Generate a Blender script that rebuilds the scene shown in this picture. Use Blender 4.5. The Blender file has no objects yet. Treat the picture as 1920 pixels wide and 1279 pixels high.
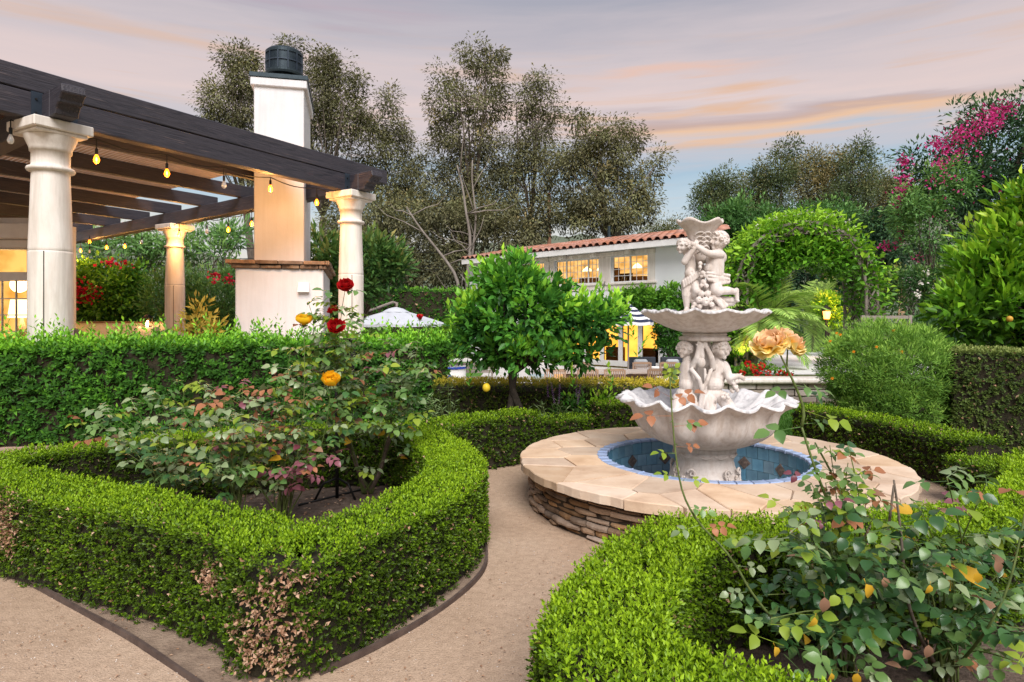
import bpy, bmesh, math, random
import numpy as np
from mathutils import Vector, Matrix, Quaternion

random.seed(7)
RNG = np.random.default_rng(11)
scene = bpy.context.scene
COL = scene.collection
R = math.radians

# ------------------------------------------------------------------ camera
CAMZ, FPX, HORIZON = 1.5, 1230.0, 593.0
cam_d = bpy.data.cameras.new('camera')
cam = bpy.data.objects.new('camera', cam_d)
COL.objects.link(cam)
cam.location = (0, 0, CAMZ)
cam.rotation_euler = (R(90), 0, 0)
cam_d.sensor_width = 36.0
cam_d.lens = 36.0 * FPX / 1920.0
cam_d.shift_y = -(639.5 - HORIZON) / 1920.0
cam_d.clip_start = 0.05
cam_d.clip_end = 3000
scene.camera = cam

# ------------------------------------------------------------------ sky, sun, exposure
SUN_EL, SUN_ROT = R(44), R(168)
world = bpy.data.worlds.new('World')
scene.world = world
world.use_nodes = True
wn = world.node_tree
wn.nodes.clear()


def wnode(t, **kw):
    n = wn.nodes.new(t)
    for k, v in kw.items():
        setattr(n, k, v)
    return n


wl = wn.links.new
w_out = wnode('ShaderNodeOutputWorld')
w_bg = wnode('ShaderNodeBackground')
w_bg.inputs['Strength'].default_value = 0.66
w_bg2 = wnode('ShaderNodeBackground')
w_bg2.inputs['Strength'].default_value = 0.012
w_add = wnode('ShaderNodeAddShader')
w_sky = wnode('ShaderNodeTexSky', sky_type='NISHITA', sun_disc=False)
w_sky.sun_elevation = SUN_EL
w_sky.sun_rotation = SUN_ROT
w_sky.air_density = 1.2
w_sky.dust_density = 2.0
w_tc = wnode('ShaderNodeTexCoord')
w_sep = wnode('ShaderNodeSeparateXYZ')
wl(w_tc.outputs['Generated'], w_sep.inputs[0])
# dusk gradient by height above the horizon (sine of elevation)
w_ramp = wnode('ShaderNodeValToRGB')
cr = w_ramp.color_ramp
stops = [(0.0, (0.78, 0.68, 0.55)), (0.10, (0.72, 0.68, 0.62)), (0.15, (0.50, 0.60, 0.67)), (0.20, (0.37, 0.50, 0.61)), (0.25, (0.58, 0.52, 0.535)),
         (0.30, (0.74, 0.58, 0.54)), (0.36, (0.60, 0.515, 0.52)), (0.44, (0.385, 0.375, 0.425)), (0.70, (0.38, 0.385, 0.46)), (1.0, (0.41, 0.42, 0.50))]
while len(cr.elements) < len(stops):
    cr.elements.new(0.5)
for e, (p, c) in zip(cr.elements, stops):
    e.position = p
    e.color = (*c, 1)
# streaky clouds: noise stretched along the horizon, distorted height
w_map = wnode('ShaderNodeMapping')
w_map.inputs['Scale'].default_value = (1.3, 1.3, 13.0)
w_map.inputs['Rotation'].default_value = (R(3), R(-5), 0)
wl(w_tc.outputs['Generated'], w_map.inputs[0])
w_n1 = wnode('ShaderNodeTexNoise')
w_n1.inputs['Scale'].default_value = 2.0
w_n1.inputs['Detail'].default_value = 7
w_n1.inputs['Roughness'].default_value = 0.58
w_n1.inputs['Distortion'].default_value = 0.35
wl(w_map.outputs[0], w_n1.inputs['Vector'])
# height wobble
w_m1 = wnode('ShaderNodeMath', operation='MULTIPLY_ADD')
w_m1.inputs[1].default_value = 0.13
wl(w_n1.outputs['Fac'], w_m1.inputs[0])
w_m0 = wnode('ShaderNodeMath', operation='SUBTRACT')
w_m0.inputs[1].default_value = 0.065
wl(w_sep.outputs['Z'], w_m0.inputs[0])
wl(w_m0.outputs[0], w_m1.inputs[2])
wl(w_m1.outputs[0], w_ramp.inputs[0])
# orange lit streak band
w_map2 = wnode('ShaderNodeMapping')
w_map2.inputs['Scale'].default_value = (2.2, 2.2, 34.0)
w_map2.inputs['Rotation'].default_value = (R(2), R(-4), 0)
w_map2.inputs['Location'].default_value = (0.31, 0.2, 0.55)
wl(w_tc.outputs['Generated'], w_map2.inputs[0])
w_n2 = wnode('ShaderNodeTexNoise')
w_n2.inputs['Scale'].default_value = 1.5
w_n2.inputs['Detail'].default_value = 6
w_n2.inputs['Distortion'].default_value = 0.3
wl(w_map2.outputs[0], w_n2.inputs['Vector'])
w_r2 = wnode('ShaderNodeValToRGB')
w_r2.color_ramp.elements[0].position = 0.53
w_r2.color_ramp.elements[0].color = (0, 0, 0, 1)
w_r2.color_ramp.elements[1].position = 0.72
w_r2.color_ramp.elements[1].color = (1, 1, 1, 1)
wl(w_n2.outputs['Fac'], w_r2.inputs[0])
w_band = wnode('ShaderNodeValToRGB')
bs = [(0.15, 0), (0.25, 1), (0.30, 0.9), (0.40, 0.0)]
while len(w_band.color_ramp.elements) < 4:
    w_band.color_ramp.elements.new(0.5)
for e, (p, v) in zip(w_band.color_ramp.elements, bs):
    e.position = p
    e.color = (v, v, v, 1)
wl(w_sep.outputs['Z'], w_band.inputs[0])
w_bm = wnode('ShaderNodeMath', operation='MULTIPLY')
wl(w_r2.outputs['Color'], w_bm.inputs[0])
wl(w_band.outputs['Color'], w_bm.inputs[1])
w_mix = wnode('ShaderNodeMixRGB', blend_type='MIX')
w_mix.inputs['Color2'].default_value = (0.78, 0.44, 0.22, 1)
wl(w_bm.outputs[0], w_mix.inputs['Fac'])
wl(w_ramp.outputs['Color'], w_mix.inputs['Color1'])
# one long sunlit cloud bar low over the right-hand trees: z ~ z0 + slope * x, feathered by noise
def wmath(op, a, b=None, c=None):
    n = wnode('ShaderNodeMath', operation=op)
    for i, v in enumerate((a, b, c)):
        if v is None:
            continue
        if isinstance(v, (int, float)):
            n.inputs[i].default_value = v
        else:
            wl(v, n.inputs[i])
    return n.outputs[0]
def cloud_bar(prev, z0, slope, thick, x0, x1, colour, strength, wob=0.05):
    c = wmath('MULTIPLY_ADD', w_sep.outputs['X'], slope, z0)
    d = wmath('SUBTRACT', w_sep.outputs['Z'], c)
    nz = wmath('MULTIPLY_ADD', w_n2.outputs['Fac'], wob, -wob / 2)
    nz2 = wmath('MULTIPLY_ADD', w_n1.outputs['Fac'], wob, -wob / 2)
    d = wmath('ADD', wmath('ADD', d, nz), nz2)
    a = wmath('SUBTRACT', 1.0, wmath('DIVIDE', wmath('ABSOLUTE', d), thick))
    a = wmath('MAXIMUM', a, 0.0)
    mr = wnode('ShaderNodeMapRange', interpolation_type='SMOOTHSTEP')
    mr.inputs[1].default_value = x0
    mr.inputs[2].default_value = x0 + 0.12
    wl(w_sep.outputs['X'], mr.inputs[0])
    mr2 = wnode('ShaderNodeMapRange', interpolation_type='SMOOTHSTEP')
    mr2.inputs[1].default_value = x1
    mr2.inputs[2].default_value = x1 - 0.15
    wl(w_sep.outputs['X'], mr2.inputs[0])
    a = wmath('MULTIPLY', wmath('MULTIPLY', a, mr.outputs[0]), mr2.outputs[0])
    a = wmath('MULTIPLY', a, strength)
    m = wnode('ShaderNodeMixRGB')
    m.inputs['Color2'].default_value = (*colour, 1)
    wl(a, m.inputs['Fac'])
    wl(prev, m.inputs['Color1'])
    return m.outputs[0]
sky_c = w_mix.outputs[0]
sky_c = cloud_bar(sky_c, 0.282, -0.03, 0.016, 0.10, 0.66, (0.48, 0.33, 0.30), 0.9)
sky_c = cloud_bar(sky_c, 0.268, -0.02, 0.016, 0.12, 0.66, (0.88, 0.52, 0.26), 0.8)
sky_c = cloud_bar(sky_c, 0.335, 0.02, 0.010, 0.06, 0.40, (0.82, 0.50, 0.36), 0.7)
sky_c = cloud_bar(sky_c, 0.415, 0.02, 0.016, -0.62, -0.02, (0.50, 0.36, 0.40), 0.45)
wl(sky_c, w_bg.inputs['Color'])
wl(w_sky.outputs[0], w_bg2.inputs['Color'])
wl(w_bg.outputs[0], w_add.inputs[0])
wl(w_bg2.outputs[0], w_add.inputs[1])
wl(w_add.outputs[0], w_out.inputs[0])

sun_d = bpy.data.lights.new('sun', 'SUN')
sun = bpy.data.objects.new('sun', sun_d)
COL.objects.link(sun)
sun_d.energy = 3.1
sun_d.angle = R(38)
sun_d.color = (1.0, 0.965, 0.94)
# light comes from behind and above the camera, a little from the right
sun.rotation_euler = (R(90) - SUN_EL, 0, R(11))
sun.location = (4, -12, 20)

vs = scene.view_settings
vs.view_transform = 'Standard'
vs.look = 'None'
vs.exposure = 0.58
vs.gamma = 1.0
vs.use_curve_mapping = False
scene.render.engine = 'CYCLES'
cy = scene.cycles
cy.max_bounces = 7
cy.diffuse_bounces = 3
cy.glossy_bounces = 2
cy.transmission_bounces = 4
cy.transparent_max_bounces = 6
cy.use_denoising = True
cy.sample_clamp_indirect = 4.0
cy.caustics_reflective = False
cy.caustics_refractive = False


# ------------------------------------------------------------------ materials
def new_mat(name):
    m = bpy.data.materials.new(name)
    m.use_nodes = True
    nt = m.node_tree
    b = nt.nodes['Principled BSDF']
    return m, nt, b


def ramp(nt, stops, fac=None):
    r = nt.nodes.new('ShaderNodeValToRGB')
    e = r.color_ramp.elements
    while len(e) < len(stops):
        e.new(0.5)
    for el, (p, c) in zip(e, stops):
        el.position = p
        el.color = (*c, 1) if len(c) == 3 else c
    if fac is not None:
        nt.links.new(fac, r.inputs[0])
    return r.outputs[0]


def noise(nt, scale, detail=4, rough=0.55, vec=None, dist=0.0):
    n = nt.nodes.new('ShaderNodeTexNoise')
    n.inputs['Scale'].default_value = scale
    n.inputs['Detail'].default_value = detail
    n.inputs['Roughness'].default_value = rough
    n.inputs['Distortion'].default_value = dist
    if vec is not None:
        nt.links.new(vec, n.inputs['Vector'])
    return n.outputs['Fac']


def objco(nt, scale=(1, 1, 1)):
    t = nt.nodes.new('ShaderNodeTexCoord')
    m = nt.nodes.new('ShaderNodeMapping')
    m.inputs['Scale'].default_value = scale
    nt.links.new(t.outputs['Object'], m.inputs[0])
    return m.outputs[0]


def bump(nt, b, h, strength=0.3, dist=0.02):
    n = nt.nodes.new('ShaderNodeBump')
    n.inputs['Strength'].default_value = strength
    n.inputs['Distance'].default_value = dist
    nt.links.new(h, n.inputs['Height'])
    nt.links.new(n.outputs[0], b.inputs['Normal'])


def mixc(nt, a, b, fac, mode='MIX'):
    m = nt.nodes.new('ShaderNodeMixRGB')
    m.blend_type = mode
    for i, v in ((0, fac), (1, a), (2, b)):
        if isinstance(v, (int, float)):
            m.inputs[i].default_value = v
        elif isinstance(v, tuple):
            m.inputs[i].default_value = (*v, 1)
        else:
            nt.links.new(v, m.inputs[i])
    return m.outputs[0]


def mottled(name, c1, c2, scale=6, rough=0.8, bstr=0.25, bdist=0.01, vscale=(1, 1, 1), c3=None, detail=6,
            fine=40, spec=0.3, metal=0.0, rand=0.0, streak=0.0):
    m, nt, b = new_mat(name)
    v = objco(nt, vscale)
    n1 = noise(nt, scale, detail, 0.6, v)
    st = [(0.3, c1), (0.68, c2)]
    if c3:
        st = [(0.25, c1), (0.5, c2), (0.75, c3)]
    c = ramp(nt, st, n1)
    if streak > 0:
        sv = objco(nt, (11, 11, 0.8))
        c = mixc(nt, c, ramp(nt, [(0.34, (0.42, 0.36, 0.30)), (0.56, (1, 1, 1))], noise(nt, 1.0, 6, 0.65, sv, 0.4)), streak, 'MULTIPLY')
    if rand > 0:
        oi = nt.nodes.new('ShaderNodeObjectInfo')
        hsv = nt.nodes.new('ShaderNodeHueSaturation')
        mr = nt.nodes.new('ShaderNodeMapRange')
        mr.inputs[3].default_value = 1 - rand
        mr.inputs[4].default_value = 1 + rand
        nt.links.new(oi.outputs['Random'], mr.inputs[0])
        nt.links.new(mr.outputs[0], hsv.inputs['Value'])
        mh = nt.nodes.new('ShaderNodeMath')
        mh.operation = 'MULTIPLY'
        mh.inputs[1].default_value = 7.31
        nt.links.new(oi.outputs['Random'], mh.inputs[0])
        mf = nt.nodes.new('ShaderNodeMath')
        mf.operation = 'FRACT'
        nt.links.new(mh.outputs[0], mf.inputs[0])
        mr2 = nt.nodes.new('ShaderNodeMapRange')
        mr2.inputs[3].default_value = 1 - rand * 0.8
        mr2.inputs[4].default_value = 1 + rand * 0.8
        nt.links.new(mf.outputs[0], mr2.inputs[0])
        nt.links.new(mr2.outputs[0], hsv.inputs['Saturation'])
        nt.links.new(c, hsv.inputs['Color'])
        c = hsv.outputs[0]
    nt.links.new(c, b.inputs['Base Color'])
    b.inputs['Roughness'].default_value = rough
    b.inputs['Specular IOR Level'].default_value = spec
    b.inputs['Metallic'].default_value = metal
    n2 = noise(nt, fine, 5, 0.65, v)
    bump(nt, b, n2, bstr, bdist)
    return m


def flat(name, c, rough=0.6, metal=0.0, spec=0.4):
    m, nt, b = new_mat(name)
    b.inputs['Base Color'].default_value = (*c, 1)
    b.inputs['Roughness'].default_value = rough
    b.inputs['Metallic'].default_value = metal
    b.inputs['Specular IOR Level'].default_value = spec
    return m


def emit(name, c, s):
    m, nt, b = new_mat(name)
    b.inputs['Base Color'].default_value = (*c, 1)
    b.inputs['Emission Color'].default_value = (*c, 1)
    b.inputs['Emission Strength'].default_value = s
    return m


def leaf_mat(name, stops, rough=0.42, transl=0.28, spec=0.22):
    """leaf colour by the per-leaf attribute v (leaf tone by age and place, 0 dark .. 1 light)"""
    m, nt, b = new_mat(name)
    a = nt.nodes.new('ShaderNodeAttribute')
    a.attribute_name = 'v'
    c = ramp(nt, stops, a.outputs['Fac'])
    nt.links.new(c, b.inputs['Base Color'])
    b.inputs['Roughness'].default_value = rough
    b.inputs['Specular IOR Level'].default_value = spec
    t = nt.nodes.new('ShaderNodeBsdfTranslucent')
    nt.links.new(mixc(nt, c, (0.9, 1.0, 0.3), 0.25, 'MULTIPLY'), t.inputs[0])
    mx = nt.nodes.new('ShaderNodeMixShader')
    mx.inputs[0].default_value = transl
    nt.links.new(b.outputs[0], mx.inputs[1])
    nt.links.new(t.outputs[0], mx.inputs[2])
    nt.links.new(mx.outputs[0], nt.nodes['Material Output'].inputs[0])
    return m


# ------------------------------------------------------------------ object helpers
def at(px, py, Y):
    """the point at depth Y behind pixel (px, py) of the 1920-wide photograph"""
    return Vector(((px - 960) / FPX * Y, Y, CAMZ - (py - HORIZON) / FPX * Y))


def gnd(px, py, z=0.0):
    Y = (CAMZ - z) * FPX / (py - HORIZON)
    return Vector(((px - 960) / FPX * Y, Y, z))


def tag(o, label=None, cat=None, group=None, kind=None):
    if label:
        o['label'] = label
    if cat:
        o['category'] = cat
    if group:
        o['group'] = group
    if kind:
        o['kind'] = kind
    return o


def thing(name, label, cat, loc=(0, 0, 0), group=None):
    o = bpy.data.objects.new(name, None)
    COL.objects.link(o)
    o.location = loc
    o.empty_display_size = 0.1
    return tag(o, label, cat, group)


def add_obj(name, me, parent=None, mat=None):
    o = bpy.data.objects.new(name, me)
    COL.objects.link(o)
    if parent is not None:
        o.parent = parent
    if mat is not None and len(me.materials) == 0:
        me.materials.append(mat)
    return o


def wloc(o):
    """world location of an unrotated chain of parents"""
    v = Vector((0, 0, 0))
    while o is not None:
        v = v + o.location
        o = o.parent
    return v


class MB:
    def __init__(self):
        self.v, self.f = [], []

    def add(self, vs, fs):
        k = len(self.v)
        self.v.extend([tuple(p) for p in vs])
        self.f.extend([tuple(i + k for i in f) for f in fs])
        return self

    def box(self, c, s, rz=0.0, M=None):
        hx, hy, hz = s[0] / 2, s[1] / 2, s[2] / 2
        vs = [Vector((x, y, z)) for z in (-hz, hz) for x, y in ((-hx, -hy), (hx, -hy), (hx, hy), (-hx, hy))]
        if M is None:
            M = Matrix.Rotation(rz, 3, 'Z')
        vs = [M @ p + Vector(c) for p in vs]
        return self.add(vs, [(3, 2, 1, 0), (4, 5, 6, 7), (0, 1, 5, 4), (1, 2, 6, 5), (2, 3, 7, 6), (3, 0, 4, 7)])

    def bar(self, p, q, w, h, up=(0, 0, 1)):
        p, q = Vector(p), Vector(q)
        d = (q - p)
        L = d.length
        d.normalize()
        s = d.cross(Vector(up))
        if s.length < 1e-4:
            s = d.cross(Vector((0, 1, 0)))
        s.normalize()
        u = s.cross(d)
        vs = []
        for e in (p, q):
            for a, b_ in ((-1, -1), (1, -1), (1, 1), (-1, 1)):
                vs.append(e + s * (a * w / 2) + u * (b_ * h / 2))
        return self.add(vs, [(3, 2, 1, 0), (4, 5, 6, 7), (0, 1, 5, 4), (1, 2, 6, 5), (2, 3, 7, 6), (3, 0, 4, 7)])

    def tube(self, pts, radii, n=8, cap=True):
        pts = [Vector(p) for p in pts]
        if isinstance(radii, (int, float)):
            radii = [radii] * len(pts)
        vs, fs = [], []
        up = Vector((0.13, 0.31, 0.94))
        for i, p in enumerate(pts):
            d = pts[min(i + 1, len(pts) - 1)] - pts[max(i - 1, 0)]
            if d.length < 1e-9:
                d = Vector((0, 0, 1))
            d.normalize()
            a = d.cross(up)
            if a.length < 0.05:
                a = d.cross(Vector((1, 0, 0)))
            a.normalize()
            b_ = d.cross(a)
            up = a.cross(d) if i else up
            for k in range(n):
                t = 2 * math.pi * k / n
                vs.append(p + (a * math.cos(t) + b_ * math.sin(t)) * radii[i])
        for i in range(len(pts) - 1):
            for k in range(n):
                k2 = (k + 1) % n
                fs.append((i * n + k, i * n + k2, (i + 1) * n + k2, (i + 1) * n + k))
        if cap:
            fs.append(tuple(range(n - 1, -1, -1)))
            fs.append(tuple((len(pts) - 1) * n + k for k in range(n)))
        return self.add(vs, fs)

    def lathe(self, prof, n=32, c=(0, 0, 0), mod=None, capb=False, capt=False):
        """prof: list of (r, z); mod(theta, i, r, z) -> (r, z)"""
        vs, fs = [], []
        for i, (r, z) in enumerate(prof):
            for k in range(n):
                t = 2 * math.pi * k / n
                rr, zz = (r, z) if mod is None else mod(t, i, r, z)
                vs.append((c[0] + rr * math.cos(t), c[1] + rr * math.sin(t), c[2] + zz))
        for i in range(len(prof) - 1):
            for k in range(n):
                k2 = (k + 1) % n
                fs.append((i * n + k, i * n + k2, (i + 1) * n + k2, (i + 1) * n + k))
        if capb:
            fs.append(tuple(range(n - 1, -1, -1)))
        if capt:
            fs.append(tuple((len(prof) - 1) * n + k for k in range(n)))
        return self.add(vs, fs)

    def cone2(self, a, ra, b, rb, n=14, m=5):
        """round-ended tapered limb: closed, for fusing"""
        a, b = Vector(a), Vector(b)
        d = b - a
        if d.length < 1e-6:
            d = Vector((0, 0, 1e-4))
        d.normalize()
        s = d.cross(Vector((0.3, 0.2, 0.93)))
        if s.length < 0.05:
            s = d.cross(Vector((1, 0, 0)))
        s.normalize()
        t = d.cross(s)
        rings = []
        for i in range(1, m + 1):
            ph = -math.pi / 2 + i * (math.pi / 2) / m
            rings.append((a + d * (ra * math.sin(ph)), ra * math.cos(ph)))
        for i in range(0, m):
            ph = i * (math.pi / 2) / m
            rings.append((b + d * (rb * math.sin(ph)), rb * math.cos(ph)))
        vs, fs = [a - d * ra], []
        for c, r in rings:
            for k in range(n):
                th = 2 * math.pi * k / n
                vs.append(c + (s * math.cos(th) + t * math.sin(th)) * r)
        vs.append(b + d * rb)
        for k in range(n):
            fs.append((0, 1 + (k + 1) % n, 1 + k))
        for i in range(len(rings) - 1):
            for k in range(n):
                k2 = (k + 1) % n
                fs.append((1 + i * n + k, 1 + i * n + k2, 1 + (i + 1) * n + k2, 1 + (i + 1) * n + k))
        e = len(vs) - 1
        o = 1 + (len(rings) - 1) * n
        for k in range(n):
            fs.append((o + k, o + (k + 1) % n, e))
        return self.add(vs, fs)

    def ball(self, c, r, n=14, m=9):
        if isinstance(r, (int, float)):
            r = (r, r, r)
        vs, fs = [], []
        vs.append((c[0], c[1], c[2] - r[2]))
        for i in range(1, m):
            ph = -math.pi / 2 + math.pi * i / m
            for k in range(n):
                t = 2 * math.pi * k / n
                vs.append((c[0] + r[0] * math.cos(ph) * math.cos(t), c[1] + r[1] * math.cos(ph) * math.sin(t), c[2] + r[2] * math.sin(ph)))
        vs.append((c[0], c[1], c[2] + r[2]))
        for k in range(n):
            fs.append((0, 1 + (k + 1) % n, 1 + k))
        for i in range(m - 2):
            for k in range(n):
                k2 = (k + 1) % n
                fs.append((1 + i * n + k, 1 + i * n + k2, 1 + (i + 1) * n + k2, 1 + (i + 1) * n + k))
        o = 1 + (m - 2) * n
        for k in range(n):
            fs.append((o + k, o + (k + 1) % n, len(vs) - 1))
        return self.add(vs, fs)

    def prism(self, poly, z0, z1):
        n = len(poly)
        vs = [(p[0], p[1], z0) for p in poly] + [(p[0], p[1], z1) for p in poly]
        fs = [tuple(range(n - 1, -1, -1)), tuple(range(n, 2 * n))]
        for i in range(n):
            j = (i + 1) % n
            fs.append((i, j, n + j, n + i))
        return self.add(vs, fs)

    def mesh(self, name, mat=None, smooth=False, off=(0, 0, 0), bevel=0.0):
        me = bpy.data.meshes.new(name)
        o = Vector(off)
        me.from_pydata([Vector(p) - o for p in self.v], [], self.f)
        if bevel > 0:
            bm = bmesh.new()
            bm.from_mesh(me)
            bmesh.ops.bevel(bm, geom=[e for e in bm.edges if len(e.link_faces) == 2 and e.calc_face_angle(0) > 0.5], offset=bevel, segments=1, affect='EDGES', clamp_overlap=True)
            bm.to_mesh(me)
            bm.free()
        if smooth:
            me.polygons.foreach_set('use_smooth', [True] * len(me.polygons))
        if mat:
            me.materials.append(mat)
        me.update()
        return me

    def build(self, name, mat, parent=None, smooth=False, bevel=0.0):
        """vertices are given in world space; the object is placed under parent"""
        me = self.mesh(name, mat, smooth, wloc(parent) if parent is not None else (0, 0, 0), bevel)
        return add_obj(name, me, parent)


def place(name, me, parent, loc, M3=None, scale=1.0):
    """an instance (shared mesh) at a world location"""
    o = bpy.data.objects.new(name, me)
    COL.objects.link(o)
    off = Vector((0, 0, 0))
    if parent is not None:
        o.parent = parent
        off = wloc(parent)
    M = (M3 if M3 is not None else Matrix.Identity(3)).to_4x4()
    s = scale if hasattr(scale, '__len__') else (scale, scale, scale)
    o.matrix_basis = Matrix.Translation(Vector(loc) - off) @ M @ Matrix.Diagonal((*s, 1))
    return o


def mesh_np(name, V, F, mat=None, v=None, smooth=False):
    """V (n,3), F (m,3) numpy -> mesh, with the leaf attribute v"""
    me = bpy.data.meshes.new(name)
    me.vertices.add(len(V))
    me.vertices.foreach_set('co', np.ascontiguousarray(V, dtype=np.float32).ravel())
    me.loops.add(F.size)
    me.loops.foreach_set('vertex_index', np.ascontiguousarray(F, dtype=np.int32).ravel())
    me.polygons.add(len(F))
    me.polygons.foreach_set('loop_start', np.arange(0, F.size, F.shape[1], dtype=np.int32))
    if smooth:
        me.polygons.foreach_set('use_smooth', np.ones(len(F), dtype=bool))
    me.update(calc_edges=True)
    if v is not None:
        a = me.attributes.new('v', 'FLOAT', 'POINT')
        a.data.foreach_set('value', np.ascontiguousarray(v, dtype=np.float32))
    if mat:
        me.materials.append(mat)
    return me


def unit(a):
    return a / np.maximum(np.linalg.norm(a, axis=1, keepdims=True), 1e-9)


def leaf_arrays(P, A, N, L, W, fold=0.25, mid=0.45):
    A = unit(A)
    B = unit(np.cross(A, N))
    N = np.cross(B, A)
    L = np.asarray(L).reshape(-1, 1)
    W = np.asarray(W).reshape(-1, 1)
    n = len(P)
    V = np.empty((n, 4, 3))
    V[:, 0] = P
    V[:, 1] = P + A * L * mid + B * W / 2 + N * W * fold
    V[:, 2] = P + A * L
    V[:, 3] = P + A * L * mid - B * W / 2 + N * W * fold
    i = np.arange(n)[:, None] * 4
    F = np.concatenate([i + np.array([[0, 1, 2]]), i + np.array([[0, 2, 3]])], axis=1).reshape(-1, 3)
    return V.reshape(-1, 3), F


def leaf_obj(name, P, A, N, L, W, v, mat, parent, fold=0.25, stuff=True, mid=0.45):
    V, F = leaf_arrays(P, A, N, L, W, fold, mid)
    if parent is not None:
        V = V - np.array(wloc(parent))
    me = mesh_np(name, V, F, mat, np.repeat(v, 4))
    o = add_obj(name, me, parent)
    if stuff:
        o['kind'] = 'stuff'
    return o


UNIT_LEAF = {}


def unit_leaf(mat, vv, wr, mode='oval'):
    """one curved leaf, length 1 along +Y, normal +Z: 12 triangles"""
    key = (mat.name, round(vv, 1), round(wr, 2), mode)
    if key in UNIT_LEAF:
        return UNIT_LEAF[key]
    ys = [0, 0.28, 0.62, 1.0]
    ws = [0.0, 0.46, 0.40, 0.0] if mode == 'oval' else [0.0, 0.40, 0.46, 0.0]
    V, F = [], []
    for i, (y, w) in enumerate(zip(ys, ws)):
        zc = -0.22 * (y - 0.3) ** 2
        V.append((0, y, zc))
        if w > 0:
            V.append((-w * wr, y - 0.02, zc + 0.22 * w * wr))
            V.append((w * wr, y - 0.02, zc + 0.22 * w * wr))
    # 0 base; 1 m1,2 l1,3 r1; 4 m2,5 l2,6 r2; 7 tip
    F = [(0, 1, 2), (0, 3, 1), (1, 4, 5), (1, 5, 2), (1, 3, 6), (1, 6, 4), (4, 7, 5), (4, 6, 7)]
    me = mesh_np('leaf', np.array(V, float), np.array(F), mat, np.full(len(V), vv), smooth=True)
    UNIT_LEAF[key] = me
    return me


CAMP = np.array([0, 0, CAMZ])


def foliage(root, P, A, N, L, W, v, mat, nparts=0, stuffname='foliage', partname='leaf', fold=0.25, mid=0.45):
    """the leaves nearest the camera become leaf objects, the rest one mass"""
    if nparts > 0:
        d = np.linalg.norm(P - CAMP, axis=1)
        cand = np.argsort(d)[:nparts * 3]
        sel = RNG.choice(cand, nparts, replace=False)
        A1 = unit(A[sel])
        B1 = unit(np.cross(A1, N[sel]))
        N1 = np.cross(B1, A1)
        for k, i in enumerate(sel):
            M = Matrix((B1[k], A1[k], N1[k])).transposed()
            me = unit_leaf(mat, float(np.clip(round(v[i] * 5) / 5, 0, 1)), float(round(W[i] / L[i] * 10) / 10))
            place(partname, me, root, P[i], M, float(L[i]))
        keep = np.ones(len(P), bool)
        keep[sel] = False
        P, A, N, L, W, v = P[keep], A[keep], N[keep], L[keep], W[keep], v[keep]
    return leaf_obj(stuffname, P, A, N, L, W, v, mat, root, fold, True, mid)


def smooth_path(pts, ds=0.05, closed=False, it=3):
    pts = [np.array(p, float) for p in pts]
    for _ in range(it):
        new = []
        n = len(pts)
        rng = range(n if closed else n - 1)
        if not closed:
            new.append(pts[0])
        for i in rng:
            a, b_ = pts[i], pts[(i + 1) % n]
            new.append(a * 0.75 + b_ * 0.25)
            new.append(a * 0.25 + b_ * 0.75)
        if not closed:
            new.append(pts[-1])
        pts = new
    if closed:
        pts.append(pts[0])
    P = np.array(pts)
    s = np.concatenate([[0], np.cumsum(np.linalg.norm(np.diff(P, axis=0), axis=1))])
    n = max(2, int(s[-1] / ds))
    q = np.linspace(0, s[-1], n + 1)
    return np.stack([np.interp(q, s, P[:, k]) for k in range(P.shape[1])], axis=1)


def wob(P, f=5.0, seed=0):
    """cheap smooth 3-D noise in -1..1"""
    a = np.sin(P[:, 0] * f + 1.7 * seed) * np.cos(P[:, 1] * f * 1.13 + seed) + np.sin(P[:, 2] * f * 1.31 + P[:, 0] * f * 0.7 + seed * 2.1)
    b_ = np.sin(P[:, 0] * f * 2.3 + P[:, 1] * f * 1.9 + seed) * np.cos(P[:, 2] * f * 2.1 - seed)
    return (a + b_ * 0.7) / 2.7

# ================================================================== shared materials
M = {}
M['dirt'] = None


def make_dirt():
    m, nt, b = new_mat('dirt_path')
    v = objco(nt)
    n1 = noise(nt, 0.9, 6, 0.6, v)
    n2 = noise(nt, 22, 6, 0.7, v)
    n3 = noise(nt, 120, 3, 0.6, v)
    c = ramp(nt, [(0.25, (0.40, 0.28, 0.19)), (0.5, (0.52, 0.375, 0.265)), (0.75, (0.59, 0.445, 0.325))], n1)
    c2 = ramp(nt, [(0.32, (0.55, 0.52, 0.5)), (0.6, (1.0, 1.0, 1.0))], n2)
    c = mixc(nt, c, c2, 0.5, 'MULTIPLY')
    c3 = ramp(nt, [(0.36, (0.45, 0.4, 0.36)), (0.5, (1, 1, 1)), (0.7, (1.25, 1.22, 1.2))], n3)
    c = mixc(nt, c, c3, 0.4, 'MULTIPLY')
    nt.links.new(c, b.inputs['Base Color'])
    b.inputs['Roughness'].default_value = 0.95
    b.inputs['Specular IOR Level'].default_value = 0.15
    a = nt.nodes.new('ShaderNodeMath')
    a.operation = 'ADD'
    nt.links.new(n2, a.inputs[0])
    nt.links.new(n3, a.inputs[1])
    bump(nt, b, a.outputs[0], 0.55, 0.015)
    return m


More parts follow.
